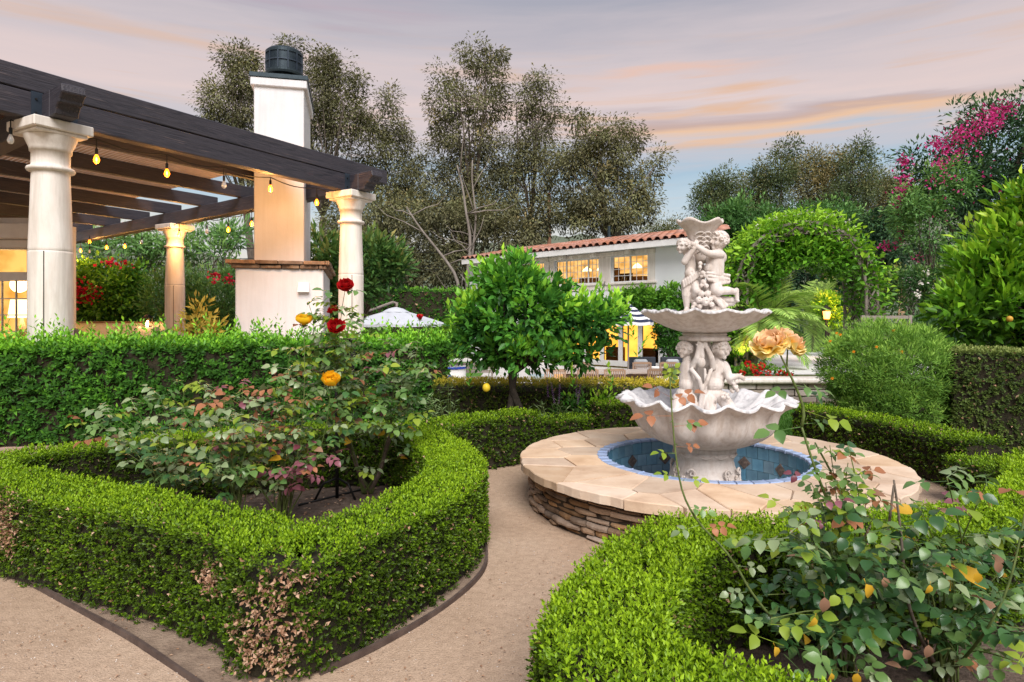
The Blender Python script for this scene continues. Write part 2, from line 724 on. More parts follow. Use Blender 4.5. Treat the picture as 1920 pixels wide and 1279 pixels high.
M['dirt'] = make_dirt()
M['soil'] = mottled('soil', (0.055, 0.038, 0.028), (0.16, 0.112, 0.084), 14, 0.95, 0.8, 0.03, fine=55, c3=(0.24, 0.175, 0.135))
M['margin'] = mottled('bed_margin_shaded_soil', (0.17, 0.118, 0.084), (0.30, 0.215, 0.155), 9, 0.95, 0.7, 0.02, fine=60, c3=(0.38, 0.28, 0.205))  # margin soil; shade beside the hedge is part of its darker colour
M['lawn'] = mottled('lawn', (0.05, 0.13, 0.015), (0.10, 0.24, 0.03), 9, 0.9, 0.5, 0.02, fine=90)
M['field'] = mottled('field', (0.07, 0.09, 0.035), (0.13, 0.13, 0.06), 0.3, 0.95, 0.3, 0.05, fine=3)
M['hill'] = mottled('hill', (0.085, 0.115, 0.075), (0.17, 0.185, 0.125), 0.09, 0.95, 0.5, 0.6, fine=0.8, detail=8)
M['edging'] = mottled('edging', (0.06, 0.04, 0.033), (0.12, 0.085, 0.07), 12, 0.7, 0.2)
M['stucco'] = mottled('stucco', (0.64, 0.635, 0.645), (0.72, 0.71, 0.72), 1.6, 0.9, 0.3, 0.008, fine=45, spec=0.2, streak=0.10)
M['stucco_cool'] = mottled('stucco_cool', (0.70, 0.71, 0.72), (0.77, 0.78, 0.79), 0.8, 0.9, 0.15, 0.01, fine=30, spec=0.2)
M['trim_white'] = mottled('trim_white', (0.72, 0.70, 0.68), (0.80, 0.79, 0.77), 5, 0.6, 0.1, 0.004)
M['cast_stone'] = mottled('cast_stone', (0.69, 0.62, 0.55), (0.79, 0.74, 0.68), 5, 0.85, 0.4, 0.008, vscale=(1, 1, 0.45), fine=50, streak=0.32)
M['wood_dark'] = None


def wood(name, dark, light, streak, rough=0.55):
    m, nt, b = new_mat(name)
    v = objco(nt, (1.0, 9.0, 9.0))
    n1 = noise(nt, 1.6, 8, 0.65, v, 1.2)
    v2 = objco(nt, (1.0, 40.0, 40.0))
    n2 = noise(nt, 1.4, 4, 0.6, v2, 0.3)
    c = ramp(nt, [(0.3, dark), (0.55, light), (0.72, dark)], n1)
    s = ramp(nt, [(0.62, (0, 0, 0)), (0.78, (1, 1, 1))], n2)
    c = mixc(nt, c, streak, 0.0)
    mx = c.node
    nt.links.new(s, mx.inputs[0])
    nt.links.new(c, b.inputs['Base Color'])
    b.inputs['Roughness'].default_value = rough
    a = nt.nodes.new('ShaderNodeMath')
    a.operation = 'ADD'
    nt.links.new(n1, a.inputs[0])
    nt.links.new(n2, a.inputs[1])
    bump(nt, b, a.outputs[0], 0.6, 0.012)
    return m


M['wood_dark'] = wood('dark_stained_wood', (0.010, 0.010, 0.017), (0.040, 0.035, 0.044), (0.20, 0.145, 0.135))
M['teak'] = wood('teak', (0.24, 0.14, 0.085), (0.36, 0.23, 0.15), (0.45, 0.32, 0.22), 0.6)
M['grey_wood'] = wood('weathered_wood', (0.16, 0.13, 0.11), (0.27, 0.23, 0.20), (0.36, 0.32, 0.28), 0.8)
M['slat'] = mottled('roof_slat', (0.50, 0.40, 0.33), (0.66, 0.55, 0.47), 8, 0.8)
M['iron'] = mottled('wrought_iron', (0.012, 0.012, 0.013), (0.035, 0.032, 0.03), 30, 0.5, 0.3, 0.003, metal=0.6)
M['metal_dark'] = mottled('dark_metal', (0.022, 0.034, 0.042), (0.04, 0.056, 0.066), 6, 0.45, 0.1, 0.003, metal=0.5)
M['bracket'] = mottled('blue_steel', (0.028, 0.040, 0.058), (0.045, 0.06, 0.08), 6, 0.5, 0.1, 0.003, metal=0.4)
M['cable'] = flat('black_cable', (0.012, 0.012, 0.012), 0.6)
M['bark'] = mottled('bark', (0.055, 0.042, 0.032), (0.13, 0.105, 0.085), 9, 0.95, 0.8, 0.02, vscale=(1, 1, 0.25), fine=30)
M['bark_dark'] = mottled('dark_bark', (0.022, 0.017, 0.013), (0.055, 0.042, 0.032), 18, 0.95, 0.8, 0.01, fine=60)
M['bark_pale'] = mottled('pale_bark', (0.15, 0.125, 0.105), (0.28, 0.245, 0.215), 3, 0.9, 0.4, 0.02, vscale=(1, 1, 0.3), fine=20)
M['cane_brown'] = mottled('old_cane', (0.10, 0.075, 0.055), (0.22, 0.175, 0.14), 40, 0.85, 0.6, 0.003, fine=120)
M['cane_green'] = mottled('green_cane', (0.08, 0.12, 0.03), (0.16, 0.20, 0.06), 30, 0.6, 0.2, 0.002)

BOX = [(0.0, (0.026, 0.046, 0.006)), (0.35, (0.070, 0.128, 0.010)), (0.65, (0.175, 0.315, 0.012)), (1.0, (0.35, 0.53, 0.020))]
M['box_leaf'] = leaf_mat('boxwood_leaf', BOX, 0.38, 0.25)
M['box_dry'] = leaf_mat('dry_boxwood_leaf', [(0, (0.24, 0.12, 0.07)), (0.5, (0.48, 0.28, 0.17)), (1, (0.68, 0.47, 0.33))], 0.7, 0.2)
M['hedge_core'] = mottled('hedge_core', (0.012, 0.012, 0.006), (0.045, 0.036, 0.020), 20, 1.0, 0.8, 0.03)
M['priv_leaf'] = leaf_mat('privet_leaf', [(0, (0.034, 0.095, 0.022)), (0.4, (0.073, 0.209, 0.030)), (0.7, (0.167, 0.419, 0.038)), (1, (0.356, 0.711, 0.053))], 0.35, 0.25)
M['gold_leaf'] = leaf_mat('golden_hedge_leaf', [(0, (0.05, 0.085, 0.012)), (0.5, (0.17, 0.22, 0.02)), (1, (0.62, 0.50, 0.05))], 0.5, 0.25)
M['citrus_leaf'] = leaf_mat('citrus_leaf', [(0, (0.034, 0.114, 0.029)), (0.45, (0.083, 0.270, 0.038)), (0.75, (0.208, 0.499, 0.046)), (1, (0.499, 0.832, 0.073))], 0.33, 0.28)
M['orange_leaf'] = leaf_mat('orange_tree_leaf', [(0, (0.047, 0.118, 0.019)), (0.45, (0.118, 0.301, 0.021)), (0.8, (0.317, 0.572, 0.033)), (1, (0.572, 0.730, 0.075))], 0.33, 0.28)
M['vine_leaf'] = leaf_mat('vine_leaf', [(0, (0.041, 0.131, 0.019)), (0.5, (0.131, 0.338, 0.026)), (1, (0.469, 0.750, 0.056))], 0.4, 0.3)
M['ivy_leaf'] = leaf_mat('ivy_leaf', [(0, (0.026, 0.085, 0.015)), (0.5, (0.066, 0.206, 0.022)), (1, (0.225, 0.469, 0.041))], 0.4, 0.25)
M['feather_leaf'] = leaf_mat('feathery_leaf', [(0, (0.062, 0.143, 0.025)), (0.5, (0.178, 0.356, 0.053)), (1, (0.463, 0.713, 0.125))], 0.6, 0.3)
M['clip_leaf'] = leaf_mat('clipped_hedge_leaf', [(0, (0.056, 0.101, 0.026)), (0.5, (0.143, 0.204, 0.043)), (1, (0.406, 0.468, 0.146))], 0.5, 0.25)
M['euc_leaf'] = leaf_mat('eucalyptus_leaf', [(0, (0.099, 0.102, 0.055)), (0.35, (0.173, 0.161, 0.080)), (0.7, (0.222, 0.234, 0.108)), (1, (0.332, 0.259, 0.111))], 0.6, 0.25)
M['far_leaf'] = leaf_mat('far_tree_leaf', [(0, (0.071, 0.107, 0.045)), (0.5, (0.143, 0.180, 0.074)), (1, (0.267, 0.234, 0.106))], 0.6, 0.25)
M['dark_leaf'] = leaf_mat('dark_tree_leaf', [(0, (0.024, 0.062, 0.031)), (0.5, (0.049, 0.115, 0.049)), (1, (0.122, 0.227, 0.078))], 0.5, 0.2)
M['mid_leaf'] = leaf_mat('green_tree_leaf', [(0, (0.056, 0.140, 0.041)), (0.5, (0.122, 0.271, 0.075)), (1, (0.281, 0.488, 0.131))], 0.5, 0.28)
M['photinia_leaf'] = leaf_mat('loquat_leaf', [(0, (0.035, 0.096, 0.027)), (0.5, (0.096, 0.210, 0.049)), (0.8, (0.263, 0.315, 0.088)), (1, (0.490, 0.385, 0.140))], 0.4, 0.25)
M['bougain'] = leaf_mat('bougainvillea_bract', [(0, (0.427, 0.016, 0.140)), (0.5, (0.627, 0.026, 0.250)), (1, (0.760, 0.130, 0.380))], 0.6, 0.35)
M['red_bract'] = leaf_mat('red_bract', [(0, (0.30, 0.008, 0.03)), (0.5, (0.50, 0.015, 0.06)), (1, (0.62, 0.04, 0.11))], 0.6, 0.3)
M['white_petal'] = leaf_mat('white_petal', [(0, (0.7, 0.62, 0.55)), (1, (0.85, 0.82, 0.76))], 0.6, 0.3)
M['palm_leaf'] = leaf_mat('palm_leaf', [(0, (0.132, 0.237, 0.055)), (0.5, (0.315, 0.500, 0.111)), (1, (0.682, 0.867, 0.221))], 0.5, 0.25)
M['sage_leaf'] = leaf_mat('sage_leaf', [(0, (0.072, 0.132, 0.048)), (0.5, (0.168, 0.264, 0.096)), (1, (0.360, 0.480, 0.216))], 0.7, 0.2)
M['sage_flower'] = leaf_mat('sage_flower', [(0, (0.14, 0.05, 0.19)), (1, (0.36, 0.20, 0.42))], 0.7, 0.2)
M['grass_blade'] = leaf_mat('grass_blade', [(0, (0.035, 0.11, 0.012)), (1, (0.10, 0.26, 0.03))], 0.6, 0.3)


# ================================================================== ground, terraces
def sheet(name, poly, z, mat, kind='structure', thick=0.0):
    b = MB()
    if thick > 0:
        b.prism(poly, z - thick, z)
    else:
        b.add([(p[0], p[1], z) for p in poly], [tuple(range(len(poly)))])
    o = b.build(name, mat)
    o['kind'] = kind
    return o


LOW = -0.8
b = MB()
b.add([(-1400, -300, LOW - 0.05), (1400, -300, LOW - 0.05), (1400, 2400, LOW - 0.05), (-1400, 2400, LOW - 0.05)], [(0, 1, 2, 3)])
b.build('ground', M['field'])['kind'] = 'structure'
sheet('garden_path', [(-30, -8), (30, -8), (30, 11.55), (2.55, 11.55), (2.55, 9.0), (-0.7, 9.0), (-2.7, 9.6), (-2.7, 20.0), (-30, 20.0)], 0.0, M['dirt'], thick=0.9)
# paved pool terrace on the lower level
M['pool_paving'] = mottled('pool_paving', (0.50, 0.47, 0.44), (0.62, 0.59, 0.55), 2, 0.85, 0.2)
sheet('pool_terrace', [(-3.5, 9.2), (8.6, 9.2), (8.6, 25.0), (-2.2, 36.5), (-6, 33), (-6, 20.2), (-0.6, 20.2)], LOW, M['pool_paving'], thick=0.04)

sheet('turf', [(-3.3, 24.5), (-1.2, 24.5), (-1.0, 33.0), (-4.2, 33.0)], LOW + 0.012, M['lawn'])
m, nt, bb_ = new_mat('pool_water')
bb_.inputs['Base Color'].default_value = (0.05, 0.24, 0.30, 1)
bb_.inputs['Roughness'].default_value = 0.06
bump(nt, bb_, noise(nt, 3.0, 3, 0.5, objco(nt)), 0.15, 0.02)
sheet('water', [(0.7, 22.6), (3.0, 22.6), (3.0, 26.0), (0.7, 26.0)], LOW + 0.008, m)

# hills far behind, as low ridges with bumpy outlines
def hill(name, x0, x1, y, dep, hfun, seed):
    nx, ny = 90, 14
    V, F = [], []
    for j in range(ny + 1):
        for i in range(nx + 1):
            x = x0 + (x1 - x0) * i / nx
            t = j / ny
            h = hfun(x) * math.sin(min(1.0, t * 1.25) * math.pi / 2)
            h += 1.6 * math.sin(x * 0.21 + seed + j) * t + 1.1 * math.sin(x * 0.53 + j * 1.7) * t
            V.append((x, y + dep * t, LOW - 0.06 + h))
    for j in range(ny):
        for i in range(nx):
            a = j * (nx + 1) + i
            F.append((a, a + 1, a + nx + 2, a + nx + 1))
    b = MB().add(V, F)
    o = b.build(name, M['hill'], smooth=True)
    o['kind'] = 'structure'
    return o


hill('hills', -330, 330, 150, 90, lambda x: 24 + 14 / (1 + math.exp(-(x - 70) / 22)) + 3 * math.sin(x * 0.035 + 1), 1)


# ================================================================== hedges
def hedge(name, label, cat, path, hw, h, leafmat, L=0.021, Wr=0.55, dens=2300, k=7, seed=0, closed=False, group=None,
          top_fresh_lit=0.3, rough=0.018, dead=(), stem=0.045, nparts=0, vbase=0.18, core=None, back=0.35, corner=0.05, z0=0.0, sprout=0, fold=0.25, bare_at=1.02, dry=0.022):
    rng = np.random.default_rng(100 + seed)
    P2 = smooth_path(path, 0.06, closed)
    T = np.gradient(P2, axis=0)
    if closed:
        T[0] = T[-1] = P2[1] - P2[-2]
    T = unit(T)
    Nn = np.stack([-T[:, 1], T[:, 0]], axis=1)
    mid = P2.mean(axis=0)
    root = thing(name, label, cat, (float(mid[0]), float(mid[1]), z0), group)
    # woody core
    cs = [(-hw + .035, 0.02), (-hw + .035, h - .08), (-hw + .09, h - .045), (hw - .09, h - .045), (hw - .035, h - .08), (hw - .035, 0.02)]
    V, F = [], []
    m = len(cs)
    for i in range(len(P2)):
        for (o, z) in cs:
            V.append((P2[i, 0] + Nn[i, 0] * o, P2[i, 1] + Nn[i, 1] * o, z0 + z))
    for i in range(len(P2) - 1):
        for j in range(m):
            j2 = (j + 1) % m
            F.append((i * m + j, (i + 1) * m + j, (i + 1) * m + j2, i * m + j2))
    if not closed:
        F.append(tuple(range(m)))
        F.append(tuple((len(P2) - 1) * m + j for j in range(m - 1, -1, -1)))
    MB().add(V, F).build('branches', core or M['hedge_core'], root)
    # sample each face by the length of its own offset curve, so bends stay evenly leafed
    seg = []
    for o_, width in ((-hw, h), (0.0, 2 * hw), (hw, h)):
        Q = P2 + Nn * o_
        cs_ = np.concatenate([[0], np.cumsum(np.linalg.norm(np.diff(Q, axis=0), axis=1))])
        m_ = int(cs_[-1] * width * dens)
        q = np.interp(rng.uniform(0, cs_[-1], m_), cs_, np.arange(len(P2)))
        w_ = rng.uniform(0, width, m_)
        if o_ == 0:
            seg.append((q, w_ - hw, np.full(m_, h), np.zeros(m_, bool)))
        else:
            seg.append((q, np.full(m_, o_), w_, np.ones(m_, bool)))
    q, off, z, side = [np.concatenate(a_) for a_ in zip(*seg)]
    n = len(q)
    ar_ = np.arange(len(P2))
    cx = np.stack([np.interp(q, ar_, P2[:, 0]), np.interp(q, ar_, P2[:, 1])], 1)
    tn = unit(np.stack([np.interp(q, ar_, T[:, 0]), np.interp(q, ar_, T[:, 1])], 1))
    nn = np.stack([-tn[:, 1], tn[:, 0]], 1)
    N0 = np.zeros((n, 3))
    N0[side, :2] = nn[side] * np.sign(off[side])[:, None]
    N0[~side, 2] = 1
    if not closed:
        ne = int(2 * 2 * hw * h * dens)
        e = rng.integers(0, 2, ne)
        eo = rng.uniform(-hw, hw, ne)
        ez = rng.uniform(0, h, ne)
        ei = np.where(e == 0, 0, len(P2) - 1)
        cx = np.concatenate([cx, P2[ei]])
        nn = np.concatenate([nn, Nn[ei]])
        off = np.concatenate([off, eo])
        z = np.concatenate([z, ez])
        Ne = np.zeros((ne, 3))
        Ne[:, :2] = T[ei] * np.where(e == 0, -1, 1)[:, None]
        N0 = np.concatenate([N0, Ne])
        side = np.concatenate([side, np.ones(ne, bool)])
    P = np.stack([cx[:, 0] + nn[:, 0] * off, cx[:, 1] + nn[:, 1] * off, z0 + z], 1)
    # rounded arrises
    r = corner
    zz, oo = z - (h - r), np.abs(off) - (hw - r)
    cm = (zz > 0) & (oo > 0)
    ln = np.sqrt(zz ** 2 + oo ** 2) + 1e-9
    pull = np.where(cm, np.maximum(0, ln - r), 0)
    dirv = np.stack([nn[:, 0] * np.sign(off) * oo / ln, nn[:, 1] * np.sign(off) * oo / ln, zz / ln], 1)
    P -= dirv * pull[:, None]
    N0 = np.where(cm[:, None], dirv, N0)
    P += N0 * (wob(P, 3.1, seed + 7) * rough * 0.9 + wob(P, 9, seed) * rough + wob(P, 31, seed + 3) * rough * 0.6 - rough)[:, None]
    toc = unit(CAMP - P)
    keep = ((N0 * toc).sum(1) > -0.05) | (rng.random(len(P)) < back)
    bare = wob(P, 13, seed + 9) + 0.5 * wob(P, 37, seed + 4)
    keep &= ~((bare > bare_at) & (N0[:, 2] < 0.5) & (rng.random(len(P)) < 0.85))
    # thin towards the foot of the hedge
    keep &= ~((P[:, 2] - z0 < 0.07) & (rng.random(len(P)) < 0.55))
    P, N0 = P[keep], N0[keep]
    n = len(P)
    ax = unit(N0 * 0.9 + np.array([0, 0, 0.55]) + rng.normal(0, 0.28, (n, 3)))
    top = np.clip(N0[:, 2], 0, 1)
    sl = stem * (0.6 + 0.7 * rng.random(n)) * (0.75 + 0.45 * top)
    if sprout > 0:
        sp = (top > 0.6) & (rng.random(n) < sprout)
        sl = np.where(sp, sl * rng.uniform(1.3, 2.6, n), sl)
    a1 = unit(np.cross(ax, rng.normal(0, 1, (n, 3))))
    a2 = np.cross(ax, a1)
    patch = wob(P, 4.5, seed + 5) * 0.12 + wob(P, 1.7, seed + 8) * 0.08
    sprv = rng.normal(0, 0.09, n)
    Ps, As, Ns, Ls, vsx = [], [], [], [], []
    for j in range(k):
        t = (j + 0.3) / k
        ang = j * 2.4 + rng.uniform(0, 0.7, n)
        rad = a1 * np.cos(ang)[:, None] + a2 * np.sin(ang)[:, None]
        last = j == k - 1
        sp_ = 0.25 if last else 1.0 - 0.35 * t
        A = unit(ax * (0.35 + 0.6 * t) + rad * sp_ + rng.normal(0, 0.16, (n, 3)))
        N = unit(ax * sp_ - rad * (0.35 + 0.6 * t) + rng.normal(0, 0.25, (n, 3)))
        Ps.append(P - N0 * 0.012 + ax * (sl * t)[:, None])
        As.append(A)
        Ns.append(N)
        Ls.append(L * rng.uniform(0.7, 1.2, n) * (0.8 if last else 1))
        vsx.append(np.clip(vbase + 0.30 * t + top_fresh_lit * top + patch + sprv + rng.normal(0, 0.07, n) + (0.1 if last else 0), 0, 1))  # tops lighter: fresh growth, and overhead light put into the leaf colour
    P = np.concatenate(Ps)
    A = np.concatenate(As)
    N = np.concatenate(Ns)
    Lx = np.concatenate(Ls)
    v = np.concatenate(vsx)
    dm = np.zeros(len(P), bool)
    stray = (rng.random(len(P)) < dry) & (v < .62)
    for (c, rr) in dead:
        d = np.linalg.norm((P - np.array(c)) / np.array(rr), axis=1) + 0.45 * wob(P, 26, seed + 2) + rng.normal(0, .1, len(P))
        dm |= d < 1.25 * np.sqrt(rng.random(len(P)))
    dm0 = dm.copy()
    dm = dm | stray
    if dm.any():
        dm = (dm0 & (rng.random(len(P)) < 0.74)) | stray
        dk = dm & (rng.random(len(P)) < 0.8)
        leaf_obj('dry_foliage', P[dk], A[dk] + rng.normal(0, .35, (dk.sum(), 3)), N[dk], Lx[dk] * 1.2, Lx[dk] * Wr * 1.15, rng.random(dk.sum()), M['box_dry'], root, 0.5)
        P, A, N, Lx, v = P[~dm], A[~dm], N[~dm], Lx[~dm], v[~dm]
    foliage(root, P, A, N, Lx, Lx * Wr, v, leafmat, nparts, fold=fold)
    return root


bed_loop = [(-0.97, 2.80), (-0.90, 2.93), (-0.60, 3.42), (-0.42, 3.85), (-0.355, 4.30), (-0.43, 4.80), (-0.60, 5.22), (-0.74, 5.62), (-1.0, 6.02), (-1.6, 5.93), (-2.4, 5.62),
            (-3.1, 5.25), (-3.6, 4.85), (-3.65, 4.40), (-3.2, 4.08), (-2.6, 3.80), (-1.8, 3.42), (-1.15, 3.08)]
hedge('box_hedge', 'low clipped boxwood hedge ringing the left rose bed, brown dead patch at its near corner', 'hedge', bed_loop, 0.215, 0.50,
      M['box_leaf'], L=0.020, dens=2600, k=7, seed=1, closed=True, top_fresh_lit=0.34, vbase=0.15,
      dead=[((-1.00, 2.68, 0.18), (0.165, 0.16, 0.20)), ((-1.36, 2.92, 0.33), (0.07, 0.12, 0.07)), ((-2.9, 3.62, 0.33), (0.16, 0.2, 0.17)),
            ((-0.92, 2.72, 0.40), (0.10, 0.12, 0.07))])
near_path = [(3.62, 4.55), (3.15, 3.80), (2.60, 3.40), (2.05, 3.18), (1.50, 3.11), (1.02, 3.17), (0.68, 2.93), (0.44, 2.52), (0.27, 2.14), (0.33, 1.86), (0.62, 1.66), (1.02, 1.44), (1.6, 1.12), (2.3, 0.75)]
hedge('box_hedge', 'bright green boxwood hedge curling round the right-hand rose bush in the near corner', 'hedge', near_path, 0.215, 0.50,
      M['box_leaf'], L=0.021, dens=2700, k=8, seed=2, top_fresh_lit=0.42, vbase=0.20, rough=0.024, stem=0.055)
hedge('box_hedge', 'boxwood hedge curving behind the stone fountain wall below the citrus trunk', 'hedge',
      [(-0.74, 5.75), (-0.66, 6.1), (-0.40, 6.50), (0.02, 6.80), (0.14, 6.95)], 0.21, 0.50, M['box_leaf'], L=0.026, dens=1300, k=6, seed=3, top_fresh_lit=0.30, vbase=0.12)
hedge('box_hedge', 'lower stretch of boxwood left of the taller hedge block behind the fountain', 'hedge',
      [(0.18, 7.0), (0.5, 7.12), (0.86, 7.18)], 0.17, 0.40, M['box_leaf'], L=0.026, dens=1300, k=6, seed=4, top_fresh_lit=0.25, vbase=0.12)
hedge('box_hedge', 'taller dark boxwood block directly behind the left rim of the lower basin', 'hedge',
      [(0.90, 7.22), (1.3, 7.25), (2.1, 7.15)], 0.20, 0.56, M['box_leaf'], L=0.026, dens=1300, k=6, seed=5, top_fresh_lit=0.25, vbase=0.10)
hedge('box_hedge', 'boxwood hedge running beside the lawn below the feathery round shrub', 'hedge',
      [(3.42, 7.7), (3.75, 6.9), (3.95, 6.1), (4.0, 5.55)], 0.20, 0.45, M['box_leaf'], L=0.026, dens=1300, k=6, seed=6, top_fresh_lit=0.3, vbase=0.14)
hedge('box_hedge', 'short low boxwood hedge right of the fountain, before the gap in the path', 'hedge',
      [(3.72, 5.35), (3.76, 4.95), (3.95, 4.62)], 0.22, 0.36, M['box_leaf'], L=0.024, dens=1500, k=6, seed=7, top_fresh_lit=0.28, vbase=0.14)
hedge('box_hedge', 'bright boxwood hedge at the right edge below the clipped dark hedge', 'hedge',
      [(4.28, 5.35), (4.3, 4.95), (4.25, 4.5), (4.4, 4.2)], 0.22, 0.42, M['box_leaf'], L=0.024, dens=1500, k=6, seed=8, top_fresh_lit=0.42, vbase=0.18)
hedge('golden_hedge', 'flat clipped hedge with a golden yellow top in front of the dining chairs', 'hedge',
      [(-0.9, 8.05), (0.8, 7.95), (2.4, 7.85)], 0.38, 0.70, M['gold_leaf'], L=0.03, dens=800, k=5, seed=9, top_fresh_lit=0.75, vbase=-0.05, rough=0.01)
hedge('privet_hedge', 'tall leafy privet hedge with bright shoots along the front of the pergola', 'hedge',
      [(-8.0, 7.4), (-5.6, 7.68), (-3.4, 8.2), (-0.92, 8.85)], 0.34, 1.14, M['priv_leaf'], L=0.074, Wr=0.44, dens=430, k=8, seed=10, top_fresh_lit=0.42, vbase=0.12,
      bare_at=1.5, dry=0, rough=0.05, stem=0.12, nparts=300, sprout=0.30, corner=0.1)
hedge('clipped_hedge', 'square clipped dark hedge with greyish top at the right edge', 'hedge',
      [(5.0, 7.55), (5.7, 7.25), (6.8, 6.75)], 0.42, 1.13, M['clip_leaf'], L=0.034, dens=900, k=6, seed=11, top_fresh_lit=0.45, vbase=0.10, rough=0.03)
hedge('clipped_hedge', 'long tall clipped hedge wall behind the white cantilever umbrella', 'hedge',
      [(-11, 38.5), (-6, 38.0), (-3.0, 38.6)], 0.7, 3.75, M['ivy_leaf'], L=0.17, dens=42, k=6, seed=12, top_fresh_lit=0.35, vbase=0.15, rough=0.12, stem=0.25, corner=0.15, z0=LOW)

# soil in the rose beds and a soil skirt, 4 mm above the path
def loop_poly(path, grow):
    P = smooth_path(path, 0.12, True)[:-1]
    c = np.gradient(P, axis=0)
    c = unit(c)
    N = np.stack([c[:, 1], -c[:, 0]], 1)
    return [tuple(p) for p in P + N * grow]


sheet('rose_bed_soil', loop_poly(bed_loop, 0.10), 0.004, M['soil'])
sheet('rose_bed_soil', [(3.3, 3.7), (2.6, 3.35), (2.0, 3.13), (1.5, 3.06), (1.0, 3.1), (0.66, 2.9), (0.46, 2.5), (0.3, 2.14), (0.36, 1.9), (0.64, 1.7), (1.1, 1.42), (2.3, 0.75), (4.5, 2.2)], 0.004, M['soil'])
sheet('bed_margin', [tuple(gnd(x, y)[:2]) for x, y in ((-260, 980), (0, 1064), (180, 1159), (300, 1232), (420, 1316), (560, 1262), (690, 1222), (800, 1160), (872, 1108), (908, 1068), (909, 1035), (904, 1000), (840, 1050), (700, 1150), (540, 1230), (400, 1200), (200, 1110), (0, 1010), (-260, 940))], 0.0045, M['margin'])
sheet('border_soil', [(-0.75, 5.9), (-0.5, 6.5), (0.1, 6.95), (1.0, 7.2), (2.3, 7.15), (2.4, 8.9), (-0.65, 8.9), (-0.8, 8.3), (-3.5, 7.95), (-8, 7.3), (-8, 6.9), (-3.6, 7.3), (-1.5, 7.0)], 0.004, M['soil'])
sheet('border_soil', [(3.6, 7.6), (3.9, 6.8), (4.1, 5.6), (4.35, 4.3), (8, 4.0), (9.5, 11.3), (5.6, 11.2), (4.4, 8.6)], 0.004, M['soil'])
sheet('lawn', [(2.62, 8.2), (3.1, 7.4), (3.65, 7.6), (4.35, 8.6), (5.5, 11.2), (2.62, 11.2)], 0.008, M['lawn'])
n = 9000
gx, gy = RNG.uniform(2.65, 5.4, n), RNG.uniform(7.45, 11.15, n)
ok = gx < 2.9 + (gy - 7.0) * 0.62
gx, gy = gx[ok], gy[ok]
n = len(gx)
leaf_obj('grass', np.stack([gx, gy, np.full(n, 0.008)], 1), np.stack([RNG.normal(0, .35, n), RNG.normal(0, .35, n), np.ones(n)], 1), RNG.normal(0, 1, (n, 3)),
         RNG.uniform(.03, .06, n), np.full(n, .012), RNG.random(n), M['grass_blade'], None)['kind'] = 'stuff'

# bed edging strips of dark bent board
def strip(label, pts, h=0.028, t=0.015):
    P = smooth_path(pts, 0.06)
    T = unit(np.gradient(P, axis=0))
    N = np.stack([-T[:, 1], T[:, 0]], 1)
    V, F = [], []
    for i, (p, nn) in enumerate(zip(P, N)):
        for o, z in ((-t / 2, 0.0), (-t / 2, h), (t / 2, h), (t / 2, 0.0)):
            V.append((p[0] + nn[0] * o, p[1] + nn[1] * o, z + 0.004 * math.sin(i * 0.37)))
    for i in range(len(P) - 1):
        for j in range(4):
            F.append((i * 4 + j, i * 4 + (j + 1) % 4, (i + 1) * 4 + (j + 1) % 4, (i + 1) * 4 + j))
    F.append((0, 1, 2, 3))
    F.append(tuple((len(P) - 1) * 4 + j for j in (3, 2, 1, 0)))
    o = MB().add(V, F).build('edging_strip', M['edging'])
    return tag(o, label, 'garden edging', 'edging strips round the left hedge')


strip('brown edging strip on the dirt along the left face of the boxwood hedge', [gnd(-260, 985)[:2], gnd(0, 1068)[:2], gnd(180, 1163)[:2], gnd(300, 1236)[:2], gnd(420, 1320)[:2]])
strip('brown edging strip bending round the foot of the hedge towards the fountain', [gnd(600, 1266)[:2], gnd(690, 1228)[:2], gnd(800, 1165)[:2], gnd(875, 1110)[:2], gnd(912, 1070)[:2], gnd(913, 1035)[:2], gnd(908, 1000)[:2]])

# grit and fallen leaves on the path
n = 2600
px_, py_ = RNG.uniform(0, 1200, n), RNG.uniform(890, 1300, n)
Yp = 1845.0 / (py_ - 593)
Xp = (px_ - 960) / 1230 * Yp
s_ = RNG.uniform(.002, .0055, n) * RNG.uniform(.6, 1.3, n)
oct_ = np.array([[1, 0, 0], [-1, 0, 0], [0, 1, 0], [0, -1, 0], [0, 0, 1], [0, 0, -1]]) * np.array([1, .8, .6])
of = np.array([[0, 2, 4], [2, 1, 4], [1, 3, 4], [3, 0, 4], [2, 0, 5], [1, 2, 5], [3, 1, 5], [0, 3, 5]])
V = (np.stack([Xp, Yp, s_ * 0.3], 1)[:, None, :] + (oct_[None] * s_[:, None, None]) * RNG.uniform(.7, 1.3, (n, 6, 1))).reshape(-1, 3)
F = (np.arange(n)[:, None, None] * 6 + of[None]).reshape(-1, 3)
M['grit'] = leaf_mat('grit', [(0, (0.22, 0.16, 0.12)), (0.6, (0.45, 0.36, 0.29)), (1, (0.62, 0.56, 0.5))], 0.9, 0.0)
o = add_obj('gravel', mesh_np('gravel', V, F, M['grit'], np.repeat(RNG.random(n), 6)))
o['kind'] = 'stuff'
n = 380
px_, py_ = RNG.uniform(0, 1180, n), RNG.uniform(900, 1290, n)
Yp = 1845.0 / (py_ - 593)
Xp = (px_ - 960) / 1230 * Yp
A_ = np.stack([RNG.normal(0, 1, n), RNG.normal(0, 1, n), RNG.normal(0, .12, n)], 1)
leaf_obj('leaf_litter', np.stack([Xp, Yp, np.full(n, .007)], 1), A_, np.tile([0, 0, 1.], (n, 1)), RNG.uniform(.012, .024, n), RNG.uniform(.006, .012, n), RNG.random(n), M['box_dry'], None)['kind'] = 'stuff'
n = 420
px_, py_ = RNG.uniform(430, 820, n), RNG.uniform(885, 1000, n)
Yp = 1845.0 / (py_ - 593)
Xp = (px_ - 960) / 1230 * Yp
